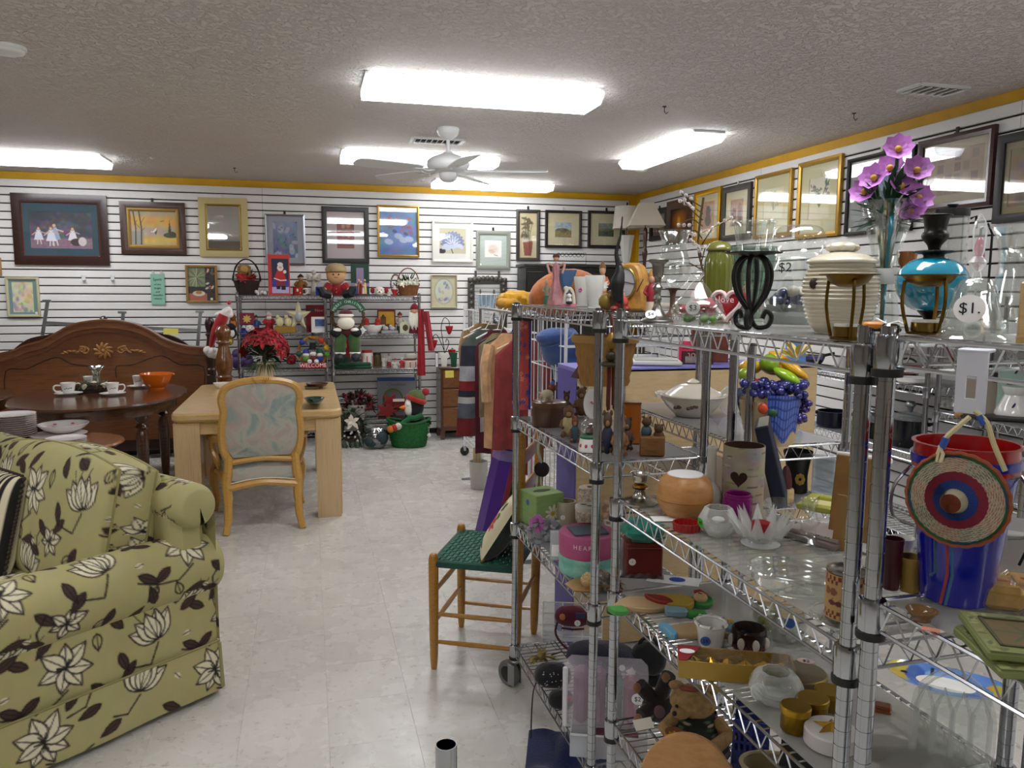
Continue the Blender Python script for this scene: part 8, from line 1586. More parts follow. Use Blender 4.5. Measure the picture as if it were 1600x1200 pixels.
def gold_box():
 t,w_,h=put('ornament_carton','long gold window box of star ornaments with red corner label','box',(1058,1008,1236,1062),z,.2,.8,None,.12);H_=.038;D=.07;part('tray',G().box((0,0,.002),(w_*.96,D,.004)).box((0,-D/2,H_/2),(w_*.96,.003,H_)).box((0,D/2,H_/2),(w_*.96,.003,H_)).box((-w_*.48,0,H_/2),(.003,D,H_)).box((w_*.48,0,H_/2),(.003,D,H_)),mt('#a8862c',.35),t,ang=0);part('window_film',G().box((0,0,H_),(w_*.96,D,.0008)),glass('#fffdf4',.05),t)
 for k in range(6):
  pts=[((.026 if q%2==0 else .011)*math.sin(PI*q/5),(.026 if q%2==0 else .011)*math.cos(PI*q/5)) for q in range(10)];g=G().add([(x,y,0) for x,y in pts]+[(0,0,.014)],[(q,10,(q+1)%10) for q in range(10)]);part('gold_star',g,metal('#c9a53c',.22),t,T(-w_*.36+w_*.15*k,0,.02)@Rz(k),ang=0)
 part('corner_label',G().prism([(-w_*.49,D*.5),(-w_*.28,D*.5),(-w_*.42,-D*.52),(-w_*.49,-D*.52)],.001,T(0,0,H_+.001)@Matrix(((1,0,0,0),(0,0,1,0),(0,1,0,0),(0,0,0,1)))),mt('#8a1820',.5),t);part('price_oval',G().lathe([(0,0),(.016,0),(.016,.0008),(0,.0008)],20,T(-w_*.41,.004,H_+.003)@Sc(1,.65,1)),STICK,t)
gold_box()
def clear_box():
 t,w_,h=put('clear_gift_box','clear plastic gift box holding a round gold tin','box',(1200,1002,1302,1090),z,.85,.8);h*=.7;part('shell',G().box((0,0,h/2),(w_*.9,w_*.75,h),b=.003),film('#d8dcdc',.16,.03),t);L(t,'gold_tin',[(.72,.02),(.75,.1),(.75,.5),(.7,.56),(0,.56)],metal('#8a7438',.35),w_,h,30,sm=0);part('oval_label',G().lathe([(0,0),(.018,0),(.018,.0008),(0,.0008)],20,T(w_*.05,-.0,h+.001)@Sc(1,.6,1)),mt('#e0c8c4',.6),t);text('$2',.014,INK,t,T(w_*.05,-.002,h+.002)@Rx(-PI/2))
clear_box()
t,w_,h=put('round_votive','round cut glass rose bowl votive','candle holder',(1170,1038,1250,1112),z,.95,.6);L(t,'bowl',[(.55,0),(.7,.03),(.98,.35),(1.,.55),(.8,.9),(.6,1.),(.52,1.),(.7,.85),(.88,.5),(.5,.15),(0,.12)],crystal('#f0f4f2',.2),w_,h,28,cap=False,wob=lambda a,z_:1+.04*math.cos(9*a));part('glass_flower',G().ell((-w_*.3,-w_*.32,h*.45),(w_*.16,.012,h*.3)),CRY,t)
for k,(b,lb) in enumerate((((1218,1086,1264,1150),'gold lidded votive candle tin next to the white star box'),((1245,1074,1292,1132),'gold lidded votive candle tin between two others'),((1272,1064,1316,1114),'gold lidded votive candle tin touching the chrome post'))):
 t,w_,h=put('gold_tin',lb,'candle',b,z,.95,.8,'gold votive tins in a row');h*=.85;L(t,'tin',[(.9,0),(.95,.04),(.95,.75),(0,.75)],metal('#8c6c20',.3),w_,h,26,sm=0);L(t,'lid',[(1.,.72),(1.02,.76),(1.02,.96),(.96,1.),(0,1.)],metal('#b08a2c',.28),w_,h,28,sm=0)
t,w_,h=put('star_box','round white lidded box with a raised gold star','box',(1256,1112,1336,1182),z,.95,.9);h*=.75;L(t,'box',[(.96,0),(1.,.06),(1.,.9),(.94,1.),(0,1.)],mt('#d6d0cc',.3,coat=.3),w_,h,34,sm=0);pts=[((w_*.36 if q%2==0 else w_*.15)*math.sin(PI*q/5),(w_*.36 if q%2==0 else w_*.15)*math.cos(PI*q/5)) for q in range(10)];part('gold_star',G().add([(x,y,h+.001) for x,y in pts]+[(0,0,h+.012)],[((q+1)%10,10,q) for q in range(10)]),metal('#c0963c',.3),t,ang=0)
# ---------------- fourth shelf
z=ZR[3]+.003
def teddy():
 t,w_,h=put('teddy_bear','tan teddy bear in a dark floral dress holding yellow flowers','teddy bear',(1020,1060,1152,1200),z,.7,.4);FU=mt('#9a7c50',.95,var=.12,vs=60,bump=.9,bs=160);r=random.Random(3)
 fz=lambda p:1+.05*math.sin(19*p[0]+13*p[1])*math.sin(17*p[2])
 part('head',G().ell((-w_*.05,-w_*.05,h*.78),(w_*.27,w_*.26,h*.2),28,18,None,fz),FU,t);part('muzzle',G().ell((-w_*.18,-w_*.24,h*.72),(w_*.12,w_*.12,h*.08),16,10,None,fz),FU,t);part('nose',G().ell((-w_*.25,-w_*.33,h*.74),w_*.03),BLACK,t)
 for s in(-1,1):part('ear',G().ell((-w_*.05+s*w_*.2,0,h*.95),(w_*.09,w_*.05,h*.07),14,9,None,fz),FU,t)
 for s in(-1,1):part('eye',G().ell((-w_*.14+s*w_*.09,-w_*.28,h*.82),w_*.02,8,6),BLACK,t)
 cv=Cv(120,100,'#1a2018')
 for k in range(60):cv.ell(r.uniform(0,1.2),r.uniform(0,1),.04,.03,r.choice(('#8a5058','#3c5438','#b8a088','#6a2c38','#5a6a50')),r.uniform(0,3),.9,.3)
 wrap('dress',cv,lambda u,v:(w_*(.40-.18*v)*math.cos(2*PI*u),w_*(.34-.14*v)*math.sin(2*PI*u),h*(.04+.58*v)),70,50,t,.9);part('dress_floor',G().lathe([(0,h*.05),(w_*.38,h*.05),(w_*.2,h*.6),(0,h*.6)],20),cloth('#1a2018'),t)
 for s in(-1,1):part('arm',G().tube([(s*w_*.22,-.01,h*.52),(s*w_*.36,-w_*.16,h*.4),(s*w_*.2,-w_*.36,h*.34)],[w_*.09,w_*.09,w_*.08],10),FU,t);part('paw',G().ell((s*w_*.3,-w_*.42,h*.1),(w_*.12,w_*.12,h*.1),14,9,None,fz),FU,t)
 g=G();[g.leaf((-w_*.24,-w_*.42,h*.46),(math.cos(a),-.6,math.sin(a)),.03,.014,(0,-1,0),0) for a in np.linspace(0,2*PI,13)];part('yellow_flowers',g,mt('#d8a418',.7),t);part('flower_pot',G().lathe([(.016,0),(.024,.04),(0,.04)],14,T(-w_*.24,-w_*.4,h*.3)),mt('#7a4a2c',.7),t);part('bow',G().ell((-w_*.1,-w_*.1,h*.98),(w_*.12,w_*.05,h*.03)),mt('#8a4434',.7),t);part('paper_tag',G().box((-w_*.42,-w_*.3,h*.72),(w_*.22,.001,h*.16),Ry(-.35),0),mt('#d8d4c8',.7),t);part('tag_emblem',G().lathe([(0,0),(w_*.08,0),(w_*.08,.001),(0,.001)],18,T(-w_*.42,-w_*.305,h*.72)@Rx(PI/2)@Sc(.8,1,1)),mt('#5a3c44',.7),t)
teddy()
t,w_,h=put('plush_monkey','dark brown plush animal lying with tan paw pads up','plush toy',(984,1040,1056,1142),z,.7,.4);DB=cloth('#22100c');part('body',G().ell((w_*.1,0,h*.3),(w_*.35,w_*.3,h*.28)),DB,t)
for x,y,q in((-.3,-.2,.75),(.3,-.1,.95),(-.25,-.35,.25)):part('limb',G().tube([(w_*.08,0,h*.35),(x*w_,y*w_,q*h)],[w_*.17,w_*.16],10),DB,t);part('paw_pad',G().ell((x*w_-w_*.06,y*w_-w_*.12,q*h),(w_*.09,w_*.06,h*.09)),cloth('#9a6c48'),t)
t,w_,h=put('round_board','round pale wooden cutting board standing on the lowest shelf','board',(994,1154,1146,1330),z-.19 if False else z,.15,.3);part('board',G().lathe([(0,0),(1.,0),(1.,.02),(0,.02)],44,T(0,0,h*.5)@Rx(PI/2-.25)@Sc(w_*.5,h*.52,1)),wood('#b98a56','#a87846',.55,(3,3,9),.1),t);part('foot',G().box((0,.02,.006),(w_*.4,.06,.012),b=.003),wood('#a87846','#8f6236',.6),t)
t,w_,h=put('oval_bowl','large beige oval baking bowl on the lowest shelf','bowl',(1154,1152,1290,1300),z,.8,.8);h=.1;L(t,'bowl',BOWL,mt('#a89a78',.3),w_,h,34,sy=.6);part('rim',G().tube([(w_*.49*math.cos(a),w_*.295*math.sin(a),h) for a in np.linspace(0,2*PI,40)[:-1]],.005,6,True),mt('#b4a884',.3),t)
t,w_,h=put('apple_tray','black checked tray painted with red apple and green leaves','tray',(1212,1140,1345,1260),z+.12,.8,.9);cv=Cv(80,80,'#a39a7c');[cv.rect(.08*k,.0,.08*k+.04,.05,'#15130f') for k in range(14)];cv.ell(.6,.6,.26,.22,'#6c1418').ell(.3,.35,.12,.05,'#1e3420',.4).ell(.5,.3,.12,.05,'#1e3420',-.5).rect(0,.05,1,.08,'#15130f');panel('painted_face',cv,w_*.9,w_*.8,t,T(0,0,.012)@Rx(-PI/2+.35));part('tray_body',G().box((0,w_*.38,.0),(w_*.92,w_*.8,.012),T(0,.0,.14*w_+.0)@Rx(.35)),BLACK,t)
t,w_,h=put('blue_crate','blue wire crate behind the teddy bear','crate',(1146,1110,1196,1200),z,.5,.4);g=G();[g.box((-w_*.5+w_*k/6,-.05,h*.5),(.006,.004,h)) for k in range(7)];[g.box((0,-.05,h*k/5),(w_,.004,.006)) for k in range(6)];part('crate_front',g,mt('#1c2c78',.5),t);part('crate_back',G().box((0,.05,h*.5),(w_,.004,h)),mt('#141f58',.5),t);part('crate_base',G().box((0,0,.004),(w_,.1,.006)),mt('#141f58',.5),t)
# ================ goods on the near unit
z=ZQ[1]+E0
def bucket():
 t,w_,h=put('plastic_bucket','shiny cobalt blue plastic bucket on the near wire shelf','bucket',(1412,700,1568,958),z,.9,.6);BL=mt('#0a14a0',.18,coat=.6);w_*=.98;L(t,'body',[(.62,0),(.65,.01),(.94,.93),(1.,.94),(1.,1.),(.94,1.),(.9,.93),(.6,.03),(0,.03)],BL,w_,h,44,sm=0)
 for s in(-1,1):part('handle',G().tube(smooth_poly([(s*w_*.46,0,h*.9),(s*w_*.62,-.02,h*.74),(s*w_*.6,-.03,h*.55),(s*w_*.4,-.03,h*.5)],4),.0025,6),CHROME,t)
 c=t.location;r_=thing('red_cup','red plastic bucket nested inside the blue bucket','bucket',(c[0],c[1],z+h*.32),t.rotation_euler[2]);L(r_,'body',[(.62,0),(.66,.02),(.9,.74),(1.02,.77),(1.02,.80),(.98,.98),(1.04,.99),(1.04,1.),(.96,1.),(.88,.75),(.6,.04),(0,.04)],mt('#b40c0c',.2,coat=.5),w_*.95,h*.76,44,sm=0);part('handle',G().tube([(w_*.48*math.cos(a),-w_*.2-.01,h*.62+w_*.1*math.sin(a)) for a in np.linspace(PI*1.1,PI*1.9,9)],.002,6),CHROME,r_)
bucket()
def clip_strip():
 t,w_,h=hang('plastic_hanger_strip','white plastic hanger strip clipped to the top wire rail','hanger',(1492,548,1536,646),1.075,-.25);PW=mt('#d0d2da',.35);g=G()
 g.box((-w_*.33,0,h*.5),(w_*.34,.004,h),b=.001).box((w_*.33,0,h*.5),(w_*.34,.004,h),b=.001).box((0,0,h*.8),(w_*.4,.004,h*.4)).box((0,0,h*.12),(w_*.4,.004,h*.24)).box((0,.012,h),(w_,.03,.004),b=.001);part('strip',g,PW,t);return t
clip_strip()
def woven():
 t,w_,h=hang('woven_hat_ornament','round woven straw sombrero wall hanging in red white blue and green','wall hanging',(1418,702,1562,856),1.045,-.25);R=w_/2;cz=h/2
 def ring(r0,r1,y0,y1,cols,nm,n=72,rows=6):
  v=[];cc=[];f=[]
  rr_=np.linspace(r0,r1,rows*4+1)
  for j,q in enumerate(rr_):
   for i in range(n):a=2*PI*i/n;amp=.0016*(1 if(i+j//2)%2 else-1);v.append((q*R*math.cos(a),-(y0+(y1-y0)*(q-r0)/(r1-r0+1e-9))+amp,cz+q*R*math.sin(a)));cc.append(hx(cols(a,q,i,j)))
  for j in range(len(rr_)-1):
   for i in range(n):i2=(i+1)%n;f.append((j*n+i,j*n+i2,j*n+n+i2,j*n+n+i))
  me=bpy.data.meshes.new(nm);me.from_pydata(v,[],f);colour(me,np.array(cc));me.materials.append(printed(.6));me.polygons.foreach_set('use_smooth',[True]*len(f));o=bpy.data.objects.new(nm,me);link(o,t)
 W_='#c9c0a4'
 ring(.0,.2,.03,.026,lambda a,q,i,j:'#8a3a18' if(i+j)%3 else '#a04a20','crown_top');ring(.2,.27,.026,.012,lambda a,q,i,j:W_ if j%2 else '#a89c80','crown_side');ring(.27,.44,.012,.008,lambda a,q,i,j:'#2c4c98' if(i+j)%2 else '#24408a','blue_band');ring(.44,.62,.008,.006,lambda a,q,i,j:'#a02c44' if(i//3+j)%2 else '#94263c','red_band')
 ring(.62,.92,.006,.003,lambda a,q,i,j:W_ if(i*7+j*3)%11>2 else('#3a3c40' if(i//8)%2 else '#b04a34'),'white_band');ring(.92,.97,.003,.003,lambda a,q,i,j:'#2c7a44' if(i//6)%3 else '#24647a','green_edge');ring(.97,1.,.003,.002,lambda a,q,i,j:'#9a4a24','outer_edge')
 part('scalloped_rim',G().tube([(R*(1+.012*math.cos(24*a))*math.cos(a),-.002,cz+R*(1+.012*math.cos(24*a))*math.sin(a)) for a in np.linspace(0,2*PI,97)[:-1]],.0028,6,True),mt('#8a4422',.7),t)
 top=h*1.32;part('left_cord',G().tube(smooth_poly([(-R*.42,-.004,h*.93),(-R*.3,-.004,h*1.1),(-R*.05,-.002,h*1.25),(R*.12,.0,h*1.34)],4),.003,6),mt('#c8bc90',.8),t);part('right_cord',G().tube(smooth_poly([(R*.86,-.004,h*.86),(R*.62,-.004,h*1.1),(R*.45,-.002,h*1.3),(R*.2,.0,h*1.4)],4),.003,6),mt('#c0b488',.8),t);[part('blue_wrap',G().tube(q,.0042,6),mt('#2c4c98',.7),t) for q in([(-R*.36,-.004,h*1.0),(-R*.28,-.004,h*1.11)],[(R*.3,-.001,h*1.36),(R*.42,-.002,h*1.28)])]
 part('knot',G().tube([(-R*.42,-.006,h*.86),(-R*.38,-.008,h*1.02),(-R*.3,-.008,h*.95),(-R*.34,-.008,h*.86)],.0022,5),mt('#d8cca4',.8),t)
 for x,c_ in((-.16,'#8a2c2c'),(-.06,'#2c5c7c'),(-.4,'#1f4a60')):part('tail_cord',G().tube([(x*R,.004,h*.06),(x*R+.003,.004,-h*.3),(x*R-.002,.004,-h*.62 if x>-.3 else-h*.35)],.0018,6),mt(c_,.8),t)
woven()
t,w_,h=put('burgundy_cup','burgundy ribbed plastic cup behind the chrome post','cup',(1376,838,1406,924),z,.9,.6);L(t,'cup',[(.75,0),(.8,.03),(1,.9),(1.04,.92),(1.04,1.),(.95,1.),(.74,.06),(0,.06)],mt('#4a0e16',.4),w_,h,24,sm=0)
t,w_,h=put('white_eggcup','small white ceramic cup with flared rim','cup',(1388,838,1424,905),z,.9,.6);L(t,'body',[(.5,0),(.8,.15),(.9,.4),(.7,.6),(.85,.8),(1,1),(.9,1),(.6,.6)],PORC,w_,h,24);handle(t,w_,h,PORC,.003)
t,w_,h=put('gold_pot','dull gold tapered flower pot behind the blue bucket','pot',(1402,866,1440,926),z,.9,.6);L(t,'pot',POTP,mt('#9a7a38',.45,.3),w_,h,26)
t,w_,h=put('white_carton','open white paper carton behind the yellow coasters','box',(1534,812,1640,900),z,.5,.6);part('carton',G().box((0,0,h*.45),(w_*.8,.09,h*.9),Rz(.3),.002),mt('#c9c7c0',.6),t);part('flap',G().box((-w_*.2,-.05,h*.8),(w_*.5,.002,h*.35),Rx(-.4)),mt('#d4d2cc',.6),t);part('sketch_print',G().box((-w_*.05,-.062,h*.5),(.004,.002,h*.3),Ry(.3)),INK,t)
for k,(b,lb) in enumerate((((1520,888,1592,950),'yellow leaf printed soap pack in clear wrap'),((1568,882,1650,952),'yellow leaf printed soap pack at the shelf end'))):
 t,w_,h=put('soap_pack',lb,'soap',b,z,.7,.8);h=.035;part('block',G().box((0,0,h/2),(w_*.9,.07,h),Rz(.2),.008),mt('#c09a48',.6,var=.12,vs=40),t);part('leaf_print',G().ell((0,-.0,h+.0005),(.016,.006,.0006)),mt('#a8402c',.6),t);part('wrap',G().box((0,0,h/2+.001),(w_*.96,.078,h+.006),Rz(.2),.009),glass('#fffaf0',.14,.06),t)
def green_plaque(label,box,zz,rz):
 t,w_,h=put('carved_plaque',label,'wall plaque',box,zz,.5,.9,None,rz);s=.125;cv=Cv(70,70,'#7a7c48');cv.rect(.16,.16,.84,.84,'#6c5a34');r=random.Random(5)
 for k in range(60):a=r.uniform(0,4);x=(a%1)*.9+.05;q=[(x,.07),(.93,x),(x,.93),(.07,x)][int(a)];cv.ell(q[0],q[1],.05,.025,r.choice(('#8a8c58','#5a5c34','#9a9a6c')),r.uniform(0,3))
 for k in range(5):cv.line([(.5,.5),(.5+.3*math.cos(k*1.1),.5+.25*math.sin(k*1.1))],.04,'#4c5630')
 cv.line([(.16,.16),(.84,.16),(.84,.84),(.16,.84),(.16,.16)],.02,'#2c2a18');part('board',G().box((0,0,.006),(s,s,.012),b=.003),mt('#78824a',.6),t);panel('carved_face',cv,s*.98,s*.98,t,T(0,-s*.49,.0127)@Rx(-PI/2));g=G();[g.box((x*s*.34,y*s*.34,.0135),((s*.7 if x==0 else .004),(s*.7 if y==0 else .004),.002)) for x,y in((0,1),(0,-1),(1,0),(-1,0))];part('carved_rim',g,mt('#4a4c2c',.6),t)
green_plaque('lower green carved square plaque at the shelf edge',(1524,972,1684,1044),z,.5);green_plaque('upper green carved square plaque resting on another',(1524,940,1684,1022),z+.0145,.35)
t,w_,h=put('amber_ashtray','small amber glass dish near the chrome collar','dish',(1416,952,1462,976),z,.8,.9);L(t,'dish',PLATE,film('#7a5424',.7,.08),w_,.014,24);part('coral_tag',G().box((.012,-.03,.001),(.022,.012,.001)),mt('#d88a74',.6),t)
# third shelf of the near unit
z=ZQ[2]+E0
def fish_plate():
 t,w_,h=put('fish_plate','blue and yellow painted fish platter','platter',(1390,1016,1560,1100),z,.55,.9);cv=Cv(110,60,'#5a84c4');cv.ell(.15,.5,.25,.5,'#c0a83c').ell(1.7,.55,.25,.4,'#b89c34').ell(.9,.5,.4,.4,'#84a8dc').ell(.45,.4,.16,.3,'#3c64a8').ell(1.4,.6,.2,.3,'#4a74b8').ell(.9,.5,.15,.15,'#c0c8cc');cv.line([(.7,.1),(.68,.9)],.04,'#1c2a50').line([(1.15,.1),(1.2,.9)],.04,'#1c2a50').ell(.28,.4,.05,.05,'#15130f');cv.noise(.05,9,3)
 wrap('platter',cv,lambda u,v:(w_*.5*(2*u-1),w_*.3*(2*v-1)*math.sqrt(max(1-(2*u-1)**2,.03)),.012+.02*((2*u-1)**2+(2*v-1)**2)/2),70,40,t,.2,coat=.6);part('foot',G().lathe([(0,0),(w_*.25,0),(w_*.3,.014),(0,.016)],28,sy=.5),PORC,t)
fish_plate()
def gothic():
 t,w_,h=put('crystal_arch_stand','clear crystal napkin stand of gothic arches','napkin holder',(1428,1044,1534,1215),z,.4,.3);g=G()
 for k in range(4):x=-w_*.36+w_*.24*k;g.tube([(x-w_*.11,.0,0),(x-w_*.11,0,h*.6),(x,0,h*.8),(x+w_*.11,0,h*.6),(x+w_*.11,0,0)],.0045,6)
 g.tube(smooth_poly([(-w_*.48,0,0),(-w_*.48,0,h*.7),(0,0,h*1.),(w_*.48,0,h*.7),(w_*.48,0,0)],4),.006,6);part('arches',g,crystal('#f0f2f0',.25),t);part('panel',G().box((0,.006,h*.4),(w_*.94,.004,h*.8),b=.001),glass('#f4f8f6',.15),t);part('base',G().box((0,0,.006),(w_,.06,.012),b=.003),CRY,t)
gothic()
t,w_,h=put('gold_plate','round shiny gold plate on the lower near shelf','plate',(1346,1150,1440,1215),z,.95,.9);L(t,'plate',PLATE,metal('#a89040',.28),w_,.018,36);part('rim',G().tube([(w_*.49*math.cos(a),w_*.49*math.sin(a),.018) for a in np.linspace(0,2*PI,36)[:-1]],.002,6,True),metal('#b49c4c',.28),t)
t,w_,h=put('amber_box','small amber trinket box behind the gold plate','box',(1366,1096,1390,1132),z,.8,.8);part('box',G().box((0,0,h*.4),(w_,w_*.8,h*.8),b=.003),mt('#8a4c14',.3,coat=.4),t);part('lid',G().box((0,0,h*.88),(w_*1.05,w_*.85,h*.2),b=.003),mt('#6a3810',.3,coat=.4),t)
# ================ goods behind: unit with tureen
z=ZN[1]+E0
def tureen():
 t,w_,h=put('tureen','cream ceramic lidded tureen with brown flower decoration','tureen',(1028,590,1134,655),z,.7,.2);C_=mt('#cfc8b8',.2,coat=.5);L(t,'bowl',[(.45,0),(.5,.03),(.75,.25),(.95,.5),(1.,.56),(.95,.57),(.7,.3),(0,.1)],C_,w_,h,34);L(t,'lid',[(.82,.55),(.8,.6),(.45,.8),(.2,.86),(0,.87)],C_,w_,h,32,wob=lambda a,z_:1+.015*math.cos(16*a));L(t,'knob',[(.14,.85),(.2,.9),(.1,.96),(0,1.)],C_,w_,h,8,sm=0);g=G();r=random.Random(2)
 for q in(-.5,.0,.5):[g.ell((w_*.40*math.sin(q+r.uniform(-.15,.15)),-w_*.40*math.cos(q)-.003,h*(.33+r.uniform(-.05,.05))),(.008,.004,.006),7,5) for k in range(6)]
 part('flower_decoration',g,mt('#4a3428',.6),t);part('handle_rim',G().tube([(w_*.53*math.cos(a),w_*.53*math.sin(a),h*.55) for a in np.linspace(PI*.85,PI*1.15,9)],.008,7),C_,t)
tureen()
def fruit_jar():
 t,w_,h=put('fruit_cookie_jar','ceramic cookie jar shaped as a basket of colourful fruit with blue checked cloth','cookie jar',(1146,545,1258,700),z,.7,.3);weave('basket_base',t,[(.6,0),(.68,.05),(.85,.35),(.9,.5)],18,mt('#cfb68a',.4,coat=.3),w_*.95,h*.95,8);BL=mt('#3048a0',.3,coat=.4)
 cv=Cv(90,60,'#4c68b4');[cv.line([(x,0),(x,1)],.035,'#1c2c70') for x in np.arange(.06,1.5,.13)];[cv.line([(0,y),(1.5,y)],.04,'#1c2c70') for y in np.arange(.1,1,.2)]
 for a0,a1,zb in((-.1,.85,.12),(-2.3,-1.5,.32)):wrap('checked_cloth',cv,lambda u,v:(w_*.5*math.cos(-PI/2+a0+(a1-a0)*u)*(.86+.14*v),w_*.5*math.sin(-PI/2+a0+(a1-a0)*u)*(.86+.14*v),h*(zb+(.56-zb)*v+.06*math.sin(u*9)*(1-v))),50,36,t,.3,coat=.4)
 r=random.Random(4);part('grapes',blob(G(),120,(w_*.02,-w_*.2,h*.61),(w_*.4,w_*.25,h*.06),w_*.055,r),mt('#22246c',.2,coat=.6),t);part('side_grapes',blob(G(),24,(w_*.42,-w_*.2,h*.38),(w_*.06,w_*.1,h*.12),w_*.045,r),mt('#32226c',.2,coat=.6),t)
 for nm,c_,rr_,col,M_ in(('pear',(-.05,-.1,.86),(.14,.13,.10),'#7a9c20',Ry(.2)),('pear',(-.36,0,.72),(.10,.1,.08),'#8aa428',None),('lime',(.18,-.2,.74),(.2,.12,.06),'#8cb41c',Ry(.5)),('apple',(-.28,-.25,.66),(.12,.12,.06),'#a01818',None),('banana',(.2,0,.84),(.32,.1,.06),'#d8a018',Ry(.6)),('peach',(-.3,.1,.8),(.16,.15,.08),'#d0a428',None),('orange',(.02,.1,.82),(.2,.2,.1),'#d87a18',None)):part(nm,G().ell((c_[0]*w_,c_[1]*w_,c_[2]*h),(rr_[0]*w_,rr_[1]*w_,rr_[2]*h),14,9,M_),mt(col,.25,coat=.5),t)
 part('pineapple_leaves',foliage(14,(w_*.3,0,h*.9),(w_*.1,w_*.1,h*.06),w_*.3,w_*.1,r,.8),mt('#c8b468',.4),t);part('strawberry',G().ell((-w_*.1,-w_*.46,h*.42),(.015,.01,.016)),mt('#b8401c',.4),t);part('strawberry_leaf',G().ell((w_*.02,-w_*.46,h*.38),(.014,.006,.012)),mt('#24502c',.5),t)
fruit_jar()
t,w_,h=put('cake_cover','clear plastic dome cover beside the tureen','cover',(1124,602,1158,650),z,.4,.3);part('dome',G().lathe(sprof([(.5,0),(.48,.3),(.36,.6),(.1,.72),(0,.73)],3),24,T(0,0,h*.5)@Rx(-PI/2+.3)@Sc(w_,h,.06)),film('#d0d4d4',.4,.08),t);part('rim',G().tube([(w_*.5*math.cos(a),.002,h*.5+h*.5*math.sin(a)) for a in np.linspace(0,2*PI,25)[:-1]],.0025,6,True),film('#dce0e0',.6,.1),t)
# on the bookcase top
zb=BKZ+.001
PUT['Y']=BKY+.12
for lb,nm,b,c_,sz in(('white plastic tray on the bookcase top','tray',(985,562,1062,579),'#dcdcd8',0),('hot pink standing price card on the bookcase top','card',(1060,533,1082,574),'#d82c5c',1),('dark red boxed game lettered Home beside the chrome posts','box',(1064,560,1112,612),'#4a1818',2),('brown patterned gift bag on the bookcase top','bag',(1080,512,1135,572),'#6a3018',1),('blue checked gift box on the bookcase top','box',(1228,526,1256,572),'#5a8ac0',1),('flat lavender box at the bookcase end','box',(1244,556,1282,572),'#4a4478',1)):
 if sz==2:b=(1064,548,1112,576)
 PUT['Y']=BKY+(.2 if 'bag' in lb or 'lavender' in lb else .1);t,w_,h=put(nm+'_item' if nm in('box','bag') else nm,lb,nm,b,zb);d=.1 if sz==0 else(.005 if 'card' in lb else .06)
 if sz==0:part('tray',G().box((0,0,.012),(w_,d*1.6,.02),Rz(.1),.006),mt(c_,.4),t);part('inner',G().box((0,0,.024),(w_*.85,d*1.3,.004),Rz(.1)),mt('#a8a8a4',.5),t)
 else:
  part('panel' if 'card' in lb else 'carton',G().box((0,0,h/2),(w_,d,h),None if 'card' in lb else Rz(.15),.001),mt(c_,.6,var=.12 if sz==1 else 0,vs=40),t)
  if 'Home' in lb:text('home',w_*.3,mt('#c8a8a0',.6),t,T(0,-.036,h*.75));part('picture',G().box((0,-.034,h*.35),(w_*.8,.004,h*.5),Rz(.15)),mt('#8a8278',.6,var=.2),t)
  elif 'card' in lb:text('SALE',w_*.25,INK,t,T(0,-.004,h*.7));part('foot',G().box((0,.02,.003),(w_*.6,.05,.005)),mt(c_,.6),t)
  else:part('lid_band',G().box((0,0,h*.9),(w_*1.03,d*1.05,h*.16),Rz(.15)),mt(c_,.5),t)
t,w_,h=put('tulip_pot','small pot of pale yellow artificial tulips on the bookcase','plant',(1074,538,1102,576),zb);L(t,'pot',POTP,mt('#b8b0a0',.5),w_*.6,h*.4,18);g=G();g2=G()
for x,q in((-.3,.8),(.2,.9),(.35,.7)):g.tube([(0,0,h*.35),(x*w_,0,h*q)],.003,5);g2.ell((x*w_,0,h*q),(w_*.15,w_*.12,h*.14))
part('stems',g,mt('#3c5c2c',.6),t);part('tulips',g2,mt('#d0cc8c',.5),t);part('leaves',foliage(10,(0,0,h*.4),(w_*.2,.02,h*.2),h*.5,.012,random.Random(1),.9),mt('#3c5c2c',.6),t)
PUT['Y']=None
